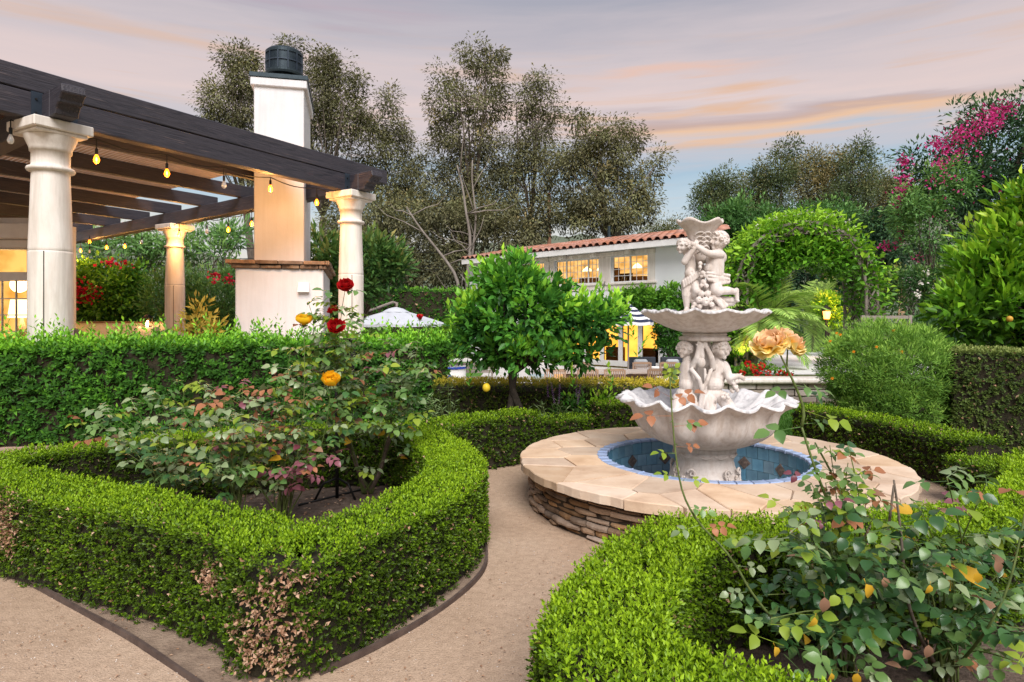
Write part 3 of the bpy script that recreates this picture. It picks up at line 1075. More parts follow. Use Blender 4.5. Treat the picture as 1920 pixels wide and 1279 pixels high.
A_ = np.stack([RNG.normal(0, 1, n), RNG.normal(0, 1, n), RNG.normal(0, .2, n)], 1)
leaf_obj('leaf_litter', np.stack([Xp, Yp, np.full(n, .012)], 1), A_, np.tile([0, 0, 1.], (n, 1)), RNG.uniform(.02, .05, n), RNG.uniform(.01, .025, n), RNG.random(n), M['box_dry'], None)['kind'] = 'stuff'
# brick-coloured pavers glimpsed at the far left beyond the hedge
M['paver'] = mottled('terracotta_paver', (0.36, 0.22, 0.17), (0.50, 0.35, 0.28), 8, 0.9, 0.3, rand=0.15)
pv = thing('terracotta_path', 'strip of terracotta pavers at the far left beyond the boxwood', 'paved path', (-5.3, 7.0, 0.0))
pv['kind'] = 'structure'
del pv['category']
me = MB().box((0, 0, 0), (0.29, 0.29, 0.03)).mesh('paver', M['paver'], bevel=0.006)
for i in range(9):
    for j in range(3):
        place('paver', me, pv, (-6.9 + i * 0.3 + RNG.normal(0, .003), 6.75 + j * 0.3 + i * 0.03, 0.015 + RNG.normal(0, .001)))

# ================================================================== stone fountain with its pool and seat wall
FC = Vector((1.564, 5.33, 0.0))
DECK = 0.355
M['flag'] = mottled('flagstone', (0.44, 0.29, 0.19), (0.61, 0.445, 0.31), 3.2, 0.85, 0.4, 0.008, fine=30, c3=(0.70, 0.56, 0.43), rand=0.16, detail=9)
M['ledge_stone'] = mottled('ledge_stone', (0.155, 0.095, 0.058), (0.30, 0.20, 0.13), 9, 0.9, 0.6, 0.012, fine=60, c3=(0.38, 0.28, 0.20), rand=0.42)
M['mortar'] = mottled('mortar', (0.50, 0.40, 0.31), (0.60, 0.50, 0.40), 10, 0.95, 0.3)
M['mortar_dark'] = mottled('dark_joint', (0.030, 0.022, 0.016), (0.06, 0.045, 0.033), 10, 0.95, 0.3)
M['blue_tile'] = mottled('blue_glazed_tile', (0.13, 0.265, 0.39), (0.20, 0.375, 0.50), 8, 0.32, 0.2, 0.003, rand=0.22, spec=0.5)
M['rim_tile'] = mottled('pale_blue_tile', (0.26, 0.34, 0.52), (0.36, 0.44, 0.62), 8, 0.35, 0.1, 0.002, rand=0.10, spec=0.5)
M['accent_tile'] = mottled('brown_relief_tile', (0.06, 0.05, 0.05), (0.25, 0.19, 0.16), 55, 0.5, 0.6, 0.006, rand=0.1)
M['pool_floor'] = mottled('pool_floor', (0.40, 0.36, 0.31), (0.58, 0.53, 0.47), 6, 0.8, 0.3, c3=(0.30, 0.27, 0.24))


def make_fountain_stone():
    m, nt, b = new_mat('carved_stone')
    v = objco(nt)
    n1 = noise(nt, 7, 7, 0.65, v)
    n2 = noise(nt, 38, 5, 0.7, v)
    vs_ = objco(nt, (26, 26, 2.2))
    n3 = noise(nt, 1.0, 4, 0.6, vs_)
    c = ramp(nt, [(0.25, (0.57, 0.50, 0.45)), (0.55, (0.67, 0.605, 0.56)), (0.8, (0.72, 0.67, 0.63))], n1)
    c = mixc(nt, c, ramp(nt, [(0.36, (0.60, 0.57, 0.55)), (0.52, (1, 1, 1))], n2), 0.22, 'MULTIPLY')
    c = mixc(nt, c, ramp(nt, [(0.38, (0.66, 0.56, 0.48)), (0.55, (1, 1, 1))], n3), 0.4, 'MULTIPLY')
    nt.links.new(c, b.inputs['Base Color'])
    b.inputs['Roughness'].default_value = 0.85
    b.inputs['Specular IOR Level'].default_value = 0.2
    bump(nt, b, n2, 0.25, 0.004)
    return m


M['carved'] = make_fountain_stone()
M['carved_worn'] = mottled('lime_stained_stone', (0.36, 0.35, 0.36), (0.62, 0.60, 0.60), 16, 0.85, 0.5, 0.004, fine=70, c3=(0.78, 0.76, 0.75), detail=8)

# ---- the round seat wall: ledge stones, flagstone deck, tiles
wall = thing('fountain_pool', 'round raised pool of ledge stones, flagstone deck and blue tiles round the fountain', 'fountain pool', FC)
b = MB()
rr = 1.395
prof = [(rr, 0.0), (rr, 0.285), (0.86, 0.285), (0.835, 0.285), (0.835, 0.0)]
b.lathe(prof, 96, FC)
b.build('wall_core', M['mortar_dark'], wall)
b = MB()
b.lathe([(0.845, 0.284), (0.845, 0.338), (1.43, 0.338), (1.43, 0.284)], 96, FC)
b.build('mortar_bed', M['mortar'], wall)
b = MB()
b.add([(FC.x + 0.835 * math.cos(t), FC.y + 0.835 * math.sin(t), 0.012) for t in np.linspace(0, 2 * math.pi, 64, endpoint=False)], [tuple(range(64))])
b.build('pool_floor', M['pool_floor'], wall)
# ledge stones: courses of thin split stones
random.seed(3)
zc = 0.006
stones_far = MB()
n_st = 0
while zc < 0.275:
    ch = random.choice([0.022, 0.03, 0.036, 0.044, 0.05])
    ch = min(ch, 0.285 - zc)
    a = random.uniform(0, 0.2)
    a_end = a + 2 * math.pi
    while a < a_end - 0.03:
        da = random.uniform(0.075, 0.24) * (0.75 if ch < 0.03 else 1)
        da = min(da, a_end - a)
        out = rr + random.uniform(0.004, 0.045)
        g = 0.0022
        vs, fs = [], []
        zb, zt = zc + g, zc + ch - g
        K = 3
        for q in range(K + 1):
            t = a + 0.004 + (da - 0.008) * q / K
            e = 1.0 if 0 < q < K else 0.0
            ro = out - 0.012 * (1 - e) + random.uniform(-.005, .005)
            j = random.uniform(-.0035, .0035)
            for (r_, z_) in ((rr - 0.02, zb), (ro - 0.004, zb + 0.002 + abs(j)), (ro, (zb + zt) / 2 + j), (ro - 0.005, zt - 0.002 - abs(j)), (rr - 0.02, zt)):
                vs.append((FC.x + r_ * math.cos(t), FC.y + r_ * math.sin(t), z_))
        for q in range(K):
            for i in range(4):
                fs.append((q * 5 + i, (q + 1) * 5 + i, (q + 1) * 5 + i + 1, q * 5 + i + 1))
        fs.append((0, 1, 2, 3, 4))
        fs.append(tuple(K * 5 + i for i in (4, 3, 2, 1, 0)))
        tm = a + da / 2
        # facing the camera side (towards -y / -x)
        face = -math.sin(tm) * 0.93 - math.cos(tm) * 0.36
        if face > 0.12 and n_st < 300:
            MB().add(vs, fs).build('ledge_stone', M['ledge_stone'], wall)
            n_st += 1
        else:
            stones_far.add(vs, fs)
        a += da
    zc += ch
stones_far.build('ledge_stone', M['ledge_stone'], wall)['kind'] = 'stuff'


def clip_poly(poly, px, py, nx, ny):
    out = []
    for i in range(len(poly)):
        a, c = poly[i], poly[(i + 1) % len(poly)]
        da = (a[0] - px) * nx + (a[1] - py) * ny
        dc = (c[0] - px) * nx + (c[1] - py) * ny
        if da <= 0:
            out.append(a)
        if (da < 0 < dc) or (dc < 0 < da):
            t = da / (da - dc)
            out.append((a[0] + (c[0] - a[0]) * t, a[1] + (c[1] - a[1]) * t))
    return out


seeds = []
tries = 0
while len(seeds) < 40 and tries < 5000:
    tries += 1
    t, r_ = random.uniform(0, 2 * math.pi), random.uniform(0.95, 1.47)
    p = (r_ * math.cos(t), r_ * math.sin(t))
    if all((p[0] - q[0]) ** 2 + (p[1] - q[1]) ** 2 > 0.26 ** 2 for q in seeds):
        seeds.append(p)
dummies = [(0.3 * math.cos(k * 0.45), 0.3 * math.sin(k * 0.45)) for k in range(14)]
for i, p in enumerate(seeds):
    poly = [(1.5 * math.cos(k * math.pi / 60), 1.5 * math.sin(k * math.pi / 60)) for k in range(120)]
    for q in seeds + dummies:
        if q is p:
            continue
        dx, dy = q[0] - p[0], q[1] - p[1]
        L_ = math.hypot(dx, dy)
        poly = clip_poly(poly, (p[0] + q[0]) / 2 - dx / L_ * 0.004, (p[1] + q[1]) / 2 - dy / L_ * 0.004, dx / L_, dy / L_)
        if not poly:
            break
    # subdivide the edges, then push inside the ring (outer edge a little uneven)
    fine = []
    for k in range(len(poly)):
        a, c = poly[k], poly[(k + 1) % len(poly)]
        m_ = max(1, int(math.hypot(c[0] - a[0], c[1] - a[1]) / 0.05))
        for s_ in range(m_):
            fine.append((a[0] + (c[0] - a[0]) * s_ / m_, a[1] + (c[1] - a[1]) * s_ / m_))
    res = []
    ap = math.atan2(p[1], p[0])
    for (x, y) in fine:
        r_ = math.hypot(x, y)
        t = math.atan2(y, x)
        ro = 1.50 + 0.010 * math.sin(t * 23 + 1) + 0.008 * math.sin(t * 51)
        r2 = min(max(r_, 0.862), ro)
        q = (r2 * math.cos(t) + FC.x, r2 * math.sin(t) + FC.y)
        if not res or math.hypot(q[0] - res[-1][0], q[1] - res[-1][1]) > 0.012:
            res.append(q)
    if len(res) < 3:
        continue
    zt = DECK + random.uniform(-0.004, 0.003)
    bb = MB().prism(res, 0.288 + random.uniform(0, .006), zt)
    me = bb.mesh('flagstone', M['flag'], off=FC)
    bm = bmesh.new()
    bm.from_mesh(me)
    ed = [e for e in bm.edges if all(abs(v_.co.z - zt) < 1e-4 for v_ in e.verts)]
    bmesh.ops.bevel(bm, geom=ed, offset=0.006, segments=1, affect='EDGES', clamp_overlap=True)
    bm.to_mesh(me)
    bm.free()
    add_obj('flagstone', me, wall)
# pool tiles
RP = 0.80
NT = 46
def arc_tile(r0, r1, t0, t1, z0_, z1_, n=2):
    vs, fs = [], []
    for q in range(n + 1):
        t = t0 + (t1 - t0) * q / n
        for r_, z_ in ((r0, z0_), (r1, z0_), (r1, z1_), (r0, z1_)):
            vs.append((r_ * math.cos(t), r_ * math.sin(t), z_))
    for q in range(n):
        for i in range(4):
            fs.append((q * 4 + i, (q + 1) * 4 + i, (q + 1) * 4 + (i + 1) % 4, q * 4 + (i + 1) % 4))
    fs.append((3, 2, 1, 0))
    fs.append(tuple(n * 4 + i for i in range(4)))
    return MB().add(vs, fs)
dt = 2 * math.pi / NT
tile_me = arc_tile(RP, RP + 0.03, 0.003, dt - 0.003, 0, 0.104).mesh('tile', M['blue_tile'])
for row in range(3):
    for k in range(NT):
        t = (k + 0.5 * (row % 2)) * dt
        place('tile', tile_me, wall, (FC.x, FC.y, 0.016 + row * 0.107), Matrix.Rotation(t, 3, 'Z'))
rim_me = arc_tile(RP - 0.012, RP + 0.062, 0.004, dt - 0.004, 0, 0.022).mesh('rim_tile', M['rim_tile'], bevel=0.004)
for k in range(NT):
    place('rim_tile', rim_me, wall, (FC.x, FC.y, 0.338 + random.uniform(-.001, .001)), Matrix.Rotation(k * dt + 0.03, 3, 'Z'))
M['grout'] = flat('grout', (0.20, 0.19, 0.19), 0.9)
b = MB().lathe([(RP + 0.026, 0.012), (RP + 0.026, 0.337), (RP + 0.06, 0.337)], 72, FC)
b.build('grout', M['grout'], wall)
d_ = 0.058
dia = MB().add([(0, -0.008, -d_), (d_, -0.008, 0), (0, -0.008, d_), (-d_, -0.008, 0), (0, 0.02, -d_), (d_, 0.02, 0), (0, 0.02, d_), (-d_, 0.02, 0), (0, -0.012, 0)],
               [(0, 1, 8), (1, 2, 8), (2, 3, 8), (3, 0, 8), (0, 4, 5, 1), (1, 5, 6, 2), (2, 6, 7, 3), (3, 7, 4, 0)]).mesh('accent_tile', M['accent_tile'])
for deg in (22, 48, 74, 100, 126, 152, 178, 204, 340, 356 + 10, 230, 256, 282, 308):
    t = R(deg)
    place('accent_tile', dia, wall, (FC.x + RP * math.cos(t), FC.y + RP * math.sin(t), 0.178), Matrix.Rotation(t - math.pi / 2, 3, 'Z'))

# ---- the fountain itself
ft = thing('fountain', 'three-tier carved stone fountain with cherubs and two scalloped basins', 'fountain', (FC.x, FC.y, 0.012))


def fused(parts, name, mat, parent, voxel=0.007, smooth_it=3, fac=0.5, tris=None):
    """fuse closed shapes into one carved surface"""
    me = parts.mesh(name)
    o = bpy.data.objects.new('tmp', me)
    COL.objects.link(o)
    md = o.modifiers.new('r', 'REMESH')
    md.mode = 'VOXEL'
    md.voxel_size = voxel
    md2 = o.modifiers.new('s', 'SMOOTH')
    md2.factor = fac
    md2.iterations = smooth_it
    dg = bpy.context.evaluated_depsgraph_get()
    dg.update()
    ev = bpy.data.meshes.new_from_object(o.evaluated_get(dg))
    bpy.data.objects.remove(o)
    bpy.data.meshes.remove(me)
    ev.name = name
    if getattr(parts, 'carves', None):
        co = np.empty(len(ev.vertices) * 3)
        ev.vertices.foreach_get('co', co)
        co = co.reshape(-1, 3)
        for (c_, d_, r_, dep) in parts.carves:
            w_ = np.exp(-((co - np.array(c_)) ** 2).sum(1) / (r_ * r_))
            co = co - np.array(d_)[None] * (dep * w_)[:, None]
        ev.vertices.foreach_set('co', co.ravel())
        ev.update()
    off = wloc(parent)
    ev.transform(Matrix.Translation(-off))
    ev.polygons.foreach_set('use_smooth', [True] * len(ev.polygons))
    ev.materials.clear()
    ev.materials.append(mat)
    return add_obj(name, ev, parent)


def fp(px, py, y=0.0):
    """a point on the fountain: photograph pixel at the axis depth, y = metres behind (+) or before (-) the axis"""
    Y = FC.y + y
    return (FC.x + (px - 1321) / 230.8, Y, 1.5 - (py - 593) / 230.8)


# pedestal
def ped_mod(t, i, r, z):
    k = max(0.0, 1 - abs(z - 0.22) / 0.2)
    return r * (1 + 0.028 * k * math.cos(4 * (t + 0.5))), z
b = MB()
b.lathe([(0.30, 0.012), (0.30, 0.07), (0.285, 0.085), (0.275, 0.10), (0.285, 0.14), (0.278, 0.20), (0.25, 0.26), (0.228, 0.31), (0.222, 0.345), (0.232, 0.375),
         (0.245, 0.385), (0.245, 0.41), (0.235, 0.42), (0.25, 0.43), (0.25, 0.462)], 64, FC, ped_mod, capb=True, capt=True)
b.build('pedestal', M['carved'], ft, smooth=True)
# four carved cartouches with scrolls, and swags under the lip
def scroll(cx, cz, r0, turns, sgn, ang, rad0):
    pts, rs = [], []
    N_ = 26
    for i in range(N_):
        q = i / (N_ - 1)
        th = q * turns * 2 * math.pi
        r_ = r0 * (1 - 0.85 * q)
        x, z = cx + sgn * r_ * math.cos(th), cz + r_ * math.sin(th)
        rr_ = 0.283 - 0.13 * max(0, z - 0.2) + 0.006
        t = ang + x / 0.27
        pts.append((FC.x + rr_ * math.cos(t), FC.y + rr_ * math.sin(t), z))
        rs.append(rad0 * (1 - 0.5 * q))
    return pts, rs
for deg in (-52, 38, 128, 218):
    b = MB()
    ang = R(deg)
    for sg in (-1, 1):
        p, r_ = scroll(sg * 0.085, 0.115, 0.052, 1.4, sg, ang, 0.014)
        b.tube(p, r_, 6)
        p, r_ = scroll(sg * 0.075, 0.275, 0.035, 1.2, -sg, ang, 0.010)
        b.tube(p, r_, 6)
        pts = []
        for q in np.linspace(0, 1, 9):
            x, z = sg * (0.10 - 0.02 * math.sin(q * math.pi)), 0.13 + 0.14 * q
            rr_ = 0.285 - 0.13 * max(0, z - 0.2)
            t = ang + x / 0.27
            pts.append((FC.x + rr_ * math.cos(t), FC.y + rr_ * math.sin(t), z))
        b.tube(pts, 0.009, 6)
    for i in range(26):
        x, z = random.uniform(-.065, .065), random.uniform(.09, .25)
        rr_ = 0.284 - 0.13 * max(0, z - 0.2)
        t = ang + x / 0.27
        b.ball((FC.x + rr_ * math.cos(t), FC.y + rr_ * math.sin(t), z), random.uniform(.008, .015), 7, 5)
    b.build('cartouche', M['carved'], ft, smooth=True)
b = MB()
for k in range(12):
    pts = []
    for q in np.linspace(0, 1, 9):
        t = (k + q) * 2 * math.pi / 12
        pts.append((FC.x + 0.249 * math.cos(t), FC.y + 0.249 * math.sin(t), 0.412 - 0.022 * math.sin(q * math.pi)))
    b.tube(pts, 0.006, 5)
b.build('swag_band', M['carved'], ft, smooth=True)


# scalloped basins
def basin(name, prof_out, prof_in, nl, ruff, flute, mat_in, rot=0.0, nseg=288, curl=0.0):
    r_rim = prof_out[-1][0]
    def mod(t, i, r, z, top):
        w = (r / r_rim)
        k = max(0.0, (w - 0.62) / 0.38) ** 1.5
        a_ = math.sin((nl * t + rot) / 2)
        irr = 1 + 0.25 * math.sin(3 * t + 1.0) + 0.2 * math.sin(5 * t)
        s = 1 - math.sqrt(a_ * a_ + 0.012)      # 0 on the lobe, 1 in the crease
        fl = flute * (0.35 - s) * min(1.0, max(0.0, (w - 0.40) * 3))
        return r * (1 + fl) + k * curl * irr * (0.35 - s), z + ruff * irr * k * 1.6 * (s - 0.35)
    b = MB()
    b.lathe(prof_out, nseg, FC, lambda t, i, r, z: mod(t, i, r, z, 0))
    o = b.build(name, M['carved'], ft, smooth=True)
    b = MB()
    b.lathe([prof_out[-1]] + prof_in, nseg, FC, lambda t, i, r, z: ((mod(t, i, r, z, 1)[0]) * (1 + (0.016 * math.sin(nl * 6 * t) * (1 if i > 0 else 0))), mod(t, i, r, z, 1)[1]))
    o2 = b.build('basin_lining', mat_in, ft, smooth=True)
    # lining is the worn upper face of the basin
    o2.parent = o
    o2.location = (0, 0, 0)
    return o


low_out = [(0.0, 0.455), (0.22, 0.455), (0.27, 0.463), (0.36, 0.49), (0.45, 0.535), (0.515, 0.59), (0.548, 0.65), (0.560, 0.70), (0.572, 0.745), (0.605, 0.785), (0.655, 0.815), (0.685, 0.826)]
low_in = [(0.688, 0.845), (0.665, 0.848), (0.61, 0.828), (0.55, 0.79), (0.50, 0.755), (0.42, 0.725), (0.30, 0.705), (0.0, 0.70)]
basin('lower_basin', low_out, low_in, 16, 0.028, 0.045, M['carved_worn'], 0.5, curl=0.035)
up_out = [(0.0, 1.362), (0.14, 1.362), (0.20, 1.376), (0.30, 1.41), (0.39, 1.455), (0.455, 1.498), (0.495, 1.527)]
up_in = [(0.502, 1.545), (0.48, 1.546), (0.43, 1.524), (0.35, 1.502), (0.2, 1.495), (0.0, 1.495)]
basin('upper_basin', up_out, up_in, 13, 0.017, 0.020, M['carved_worn'], 0.8, curl=0.012)
b = MB().lathe([(0.0, 1.30), (0.17, 1.30), (0.20, 1.305), (0.205, 1.325), (0.19, 1.335), (0.165, 1.342), (0.18, 1.35), (0.17, 1.365), (0.0, 1.365)], 48, FC)
b.build('capital', M['carved'], ft, smooth=True)


# ---- cherub groups: fused carved shapes
def head(b, c, r, face, curls=60, seed=0):
    """a child's head: skull, cheeks, nose, lips, chin, brow, ears, curls; face = direction the face looks; eye sockets carved"""
    rnd = random.Random(seed)
    f = Vector(face).normalized()
    s = f.cross(Vector((0, 0, 1))).normalized()
    u = s.cross(f).normalized()
    c = Vector(c)
    if not hasattr(b, 'carves'):
        b.carves = []
    b.ball(c, (r, r, r * 1.04), 20, 14)
    P_ = lambda a, bb, cc: c + f * (a * r) + s * (bb * r) + u * (cc * r)
    b.ball(P_(0.40, 0, -0.40), (r * .64,) * 3)
    for sg in (-1, 1):
        b.ball(P_(0.62, sg * 0.40, -0.34), (r * .38,) * 3)
        b.cone2(P_(0.93, sg * 0.14, 0.24), r * .12, P_(0.74, sg * 0.60, 0.20), r * .11, 8, 3)
        b.ball(P_(0.0, sg * 1.0, -0.10), (r * .18, r * .18, r * .26), 8, 6)
        b.carves.append((P_(0.93, sg * 0.36, 0.03), f, r * .20, r * .26))
    b.cone2(P_(0.94, 0, 0.14), r * .10, P_(1.16, 0, -0.18), r * .17, 8, 3)
    b.cone2(P_(0.98, -.14, -0.46), r * .09, P_(0.98, .14, -0.46), r * .09, 8, 3)
    b.cone2(P_(0.95, -.10, -0.62), r * .09, P_(0.95, .10, -0.62), r * .09, 8, 3)
    b.carves.append((P_(1.02, 0, -0.54), f, r * .10, r * .12))
    b.ball(P_(0.82, 0, -0.86), (r * .26,) * 3, 8, 6)
    for i in range(curls):
        el = -0.35 + 1.33 * (i + .5) / curls
        th = i * 2.39996 + rnd.uniform(-.2, .2)
        h_ = math.sqrt(max(0, 1 - el * el))
        d = f * (math.cos(th) * h_) + s * (math.sin(th) * h_) + u * el
        df = d.dot(f)
        if (df > 0.40 and el < 0.62) or (df > .1 and el < 0.0) or (df > .68):
            continue
        q = rnd.uniform(.22, .30) * r
        cc = c + d * (r * 1.06)
        b.ball(cc, (q, q, q), 8, 6)
        b.carves.append((cc + d * q * .8, d, q * .42, q * .75))


def hand(b, wrist, d, r, seed=0, curl=0.35):
    """palm with four fingers and a thumb from the side of the palm"""
    w = Vector(wrist)
    d = Vector(d).normalized()
    s = d.cross(Vector((0.2, -0.9, 0.3))).normalized()
    n_ = s.cross(d)
    pe = w + d * (r * 1.9)
    b.cone2(w, r * .8, pe, r * 0.95, 10, 4)
    for i, ln in enumerate((1.25, 1.5, 1.4, 1.1)):
        o = s * ((i - 1.5) * r * 0.52)
        k = pe + o + d * (r * ln * 0.6) - n_ * (r * 0.1)
        b.cone2(pe + o * 0.9, r * .32, k, r * .28, 7, 3)
        b.cone2(k, r * .28, k + (d * 0.8 - n_ * curl).normalized() * (r * ln * 0.7), r * .22, 7, 3)
    tb = w + d * (r * 0.6) - s * (r * 0.8)
    b.cone2(tb, r * .34, tb + (d * 0.8 - s * 0.7).normalized() * (r * 1.1), r * .27, 7, 3)


def limb(b, pts, rs):
    for i in range(len(pts) - 1):
        b.cone2(pts[i], rs[i], pts[i + 1], rs[i + 1])


# upper group: vase carried by two cherubs
b = MB()
b.carves = []
# standing cherub on the left
head(b, fp(1280, 462, -0.03), 0.054, (-0.86, -0.50, -0.12), 56, 1)
limb(b, [fp(1285, 471, -.02), fp(1290, 481, -.03)], [0.030, 0.032])
limb(b, [fp(1291, 486, -.04), fp(1292, 498, -.045), fp(1292, 510, -.045)], [0.043, 0.042, 0.045])
b.ball(fp(1290, 514, -.07), (0.047, 0.046, 0.052))
b.ball(fp(1291, 528, -.05), (0.064, 0.055, 0.050))
limb(b, [fp(1285, 483, -.07), fp(1277, 493, -.11), fp(1292, 469, -.15)], [0.030, 0.027, 0.018])
hand(b, fp(1292, 469, -.15), (0.35, -0.1, 0.85), 0.019)
limb(b, [fp(1285, 532, -.05), fp(1283, 554, -.06), fp(1285, 577, -.05)], [0.047, 0.034, 0.021])
limb(b, [fp(1299, 532, -.06), fp(1299, 546, -.11), fp(1297, 566, -.05)], [0.044, 0.036, 0.024])
b.cone2(fp(1285, 580, -.05), 0.021, fp(1277, 583, -.12), 0.013)
b.carves += [(fp(1292, 548, -.10), (0, -1, 0), .014, .045), (fp(1290, 512, -.12), (0, -1, 0), .008, .012), (fp(1292, 562, -.10), (0, -1, 0), .016, .05)]
# kneeling cherub on the right
head(b, fp(1343, 453, -0.07), 0.068, (-0.93, -0.36, -0.04), 70, 2)
limb(b, [fp(1342, 468, -.06), fp(1341, 477, -.06)], [0.038, 0.046])
limb(b, [fp(1336, 486, -.07), fp(1335, 500, -.075), fp(1334, 513, -.08)], [0.072, 0.074, 0.074])
b.ball(fp(1347, 484, -.05), (0.050, 0.060, 0.055))
b.ball(fp(1325, 506, -.09), (0.050, 0.052, 0.055))
b.ball(fp(1336, 524, -.08), (0.076, 0.070, 0.050))
limb(b, [fp(1342, 480, -.12), fp(1316, 479, -.17), fp(1297, 466, -.155)], [0.036, 0.028, 0.020])
hand(b, fp(1297, 466, -.155), (-0.75, 0.1, 0.45), 0.020)
limb(b, [fp(1335, 532, -.09), fp(1332, 545, -.14), fp(1337, 548, -.15)], [0.056, 0.044, 0.036])
limb(b, [fp(1337, 547, -.15), fp(1354, 546, -.13), fp(1371, 548, -.10)], [0.036, 0.033, 0.022])
b.cone2(fp(1373, 545, -.10), 0.020, fp(1374, 563, -.105), 0.015)
b.ball(fp(1374, 565, -.115), (0.014, 0.032, 0.011))
limb(b, [fp(1328, 536, -.05), fp(1323, 556, -.10), fp(1322, 576, -.04)], [0.044, 0.036, 0.024])
b.carves += [(fp(1340, 538, -.18), (0, -1, 0), .016, .03), (fp(1322, 498, -.15), (0, -1, 0), .010, .018), (fp(1330, 492, -.16), (0, -1, 0), .010, .014)]
# drapery: a broad rolled cloth flaring out to the right of the hips
for q in range(12):
    t = q / 11
    x, y = 1314 + 45 * t, 515 + 7 * math.sin(t * 3) + 4 * t
    z_ = -.15 + .075 * t - .02 * math.sin(t * 3)
    b.cone2(fp(x, y, z_), 0.014, fp(x + 2, y + 9, z_ - .004), 0.012)
b.cone2(fp(1315, 514, -.165), .012, fp(1360, 518, -.09), .014)
b.cone2(fp(1318, 520, -.17), .008, fp(1358, 525, -.10), .010)
b.cone2(fp(1318, 527, -.165), .012, fp(1358, 531, -.09), .014)
for q in range(9):
    t = q / 8
    b.cone2(fp(1306 - 31 * t, 509 + 20 * t, -.095 - .02 * math.sin(t * 3)), 0.011, fp(1307 - 30 * t, 517 + 21 * t, -.09 - .02 * math.sin(t * 3)), 0.011)
b.cone2(fp(1306, 508, -.11), .008, fp(1275, 528, -.09), .009)
b.cone2(fp(1307, 517, -.105), .008, fp(1277, 537, -.09), .010)
# fruit garland
for (x, y, r_) in ((1304, 497, .020), (1303, 504, .016), (1308, 514, .020), (1312, 519, .016), (1306, 520, .015), (1310, 531, .026), (1306, 537, .018), (1314, 538, .020), (1305, 552, .028),
                   (1317, 552, .028), (1300, 563, .026), (1312, 566, .036), (1322, 562, .020), (1294, 571, .02), (1303, 575, .022), (1324, 572, .022), (1290, 577, .016)):
    b.ball(fp(x, y, -.13 - random.uniform(0, .03)), r_, 10, 7)
    b.carves.append((fp(x, y, -.15 - r_), (0, -1, 0), r_ * .22, r_ * .45))
# log and rocks below
b.cone2(fp(1332, 562, -.10), 0.030, fp(1372, 563, -.06), 0.026)
b.cone2(fp(1330, 570, -.09), 0.028, fp(1370, 569, -.05), 0.022)
b.cone2(fp(1328, 558, -.14), 0.018, fp(1346, 577, -.14), 0.020)
b.cone2(fp(1334, 556, -.13), 0.016, fp(1352, 573, -.12), 0.020)
b.ball(fp(1316, 586, -.02), (0.20, 0.17, 0.030), 24, 8)
b.ball(fp(1340, 579, -.06), (0.06, 0.08, 0.045))
b.cone2(fp(1313, 575, 0.05), 0.06, fp(1314, 500, 0.05), 0.045)
fused(b, 'upper_cherub_group', M['carved'], ft, 0.0040, 1, 0.4)
# vase with ruffled lip
def vmod(t, i, r, z):
    k = max(0, (z - 2.19) / 0.08)
    return r * (1 + 0.05 * k * math.sin(5 * t + 1)), z + 0.016 * min(1, k) * math.sin(5 * t + 0.4) + 0.012 * min(1, k) * math.cos(2 * t)
b = MB().lathe([(0.0, 1.93), (0.05, 1.93), (0.066, 1.96), (0.076, 2.02), (0.085, 2.08), (0.097, 2.14), (0.115, 2.19), (0.150, 2.225), (0.180, 2.25), (0.184, 2.262), (0.178, 2.272),
                (0.15, 2.262), (0.12, 2.235), (0.0, 2.215)], 72, (FC.x - 0.035, FC.y + 0.0, 0), vmod)
b.build('vase', M['carved'], ft, smooth=True)
b = MB()
for sx in (-1, 1):
    for j in range(5):
        pts = []
        for q in np.linspace(-1, 1, 11):
            t = R(-90) + sx * 0.25 + q * 0.42
            r_ = 0.078 + 0.0155 * j * 0.55
            pts.append((FC.x - 0.035 + (r_ + 0.004) * math.cos(t), FC.y + (r_ + 0.004) * math.sin(t), 2.0 + 0.036 * j + 0.026 * (1 - q * q)))
        b.tube(pts, [0.003 + 0.006 * (1 - abs(q)) for q in np.linspace(-1, 1, 11)], 6)
b.build('vase_fluting', M['carved'], ft, smooth=True)

# lower group: three cherubs round a stem
b = MB()
b.carves = []
b.cone2(fp(1312, 770, 0.07), 0.11, fp(1314, 640, 0.07), 0.10)
head(b, fp(1343, 654, -0.11), 0.066, (0.34, -0.93, -0.10), 80, 3)
limb(b, [fp(1339, 670, -.09), fp(1338, 680, -.09)], [0.036, 0.044])
limb(b, [fp(1338, 688, -.10), fp(1334, 706, -.105)], [0.072, 0.076])
b.ball(fp(1349, 686, -.10), (0.046, 0.05, 0.05))
b.ball(fp(1330, 716, -.125), (0.080, 0.072, 0.070))
b.ball(fp(1329, 736, -.11), (0.088, 0.078, 0.062))
limb(b, [fp(1350, 687, -.14), fp(1352, 704, -.20), fp(1368, 701, -.19)], [0.036, 0.031, 0.020])
hand(b, fp(1368, 701, -.19), (0.8, 0.1, -0.3), 0.020)
limb(b, [fp(1320, 744, -.14), fp(1319, 764, -.18), fp(1318, 790, -.15)], [0.060, 0.050, 0.04])
limb(b, [fp(1344, 742, -.13), fp(1356, 760, -.17), fp(1356, 788, -.12)], [0.056, 0.046, 0.036])
b.carves += [(fp(1331, 752, -.20), (0, -1, 0), .020, .06), (fp(1331, 768, -.20), (0, -1, 0), .020, .06), (fp(1327, 722, -.20), (0, -1, 0), .008, .016), (fp(1343, 700, -.18), (0, -1, 0), .014, .03)]
for i in range(16):
    b.ball(fp(1361 + random.uniform(-9, 9), 717 + random.uniform(-9, 13), -.17 + random.uniform(-.03, .02)), random.uniform(.014, .019), 8, 6)
for i in range(10):
    b.ball(fp(1344 + random.uniform(-7, 7), 733 + random.uniform(-7, 8), -.215 + random.uniform(-.02, .02)), random.uniform(.010, .015), 8, 6)
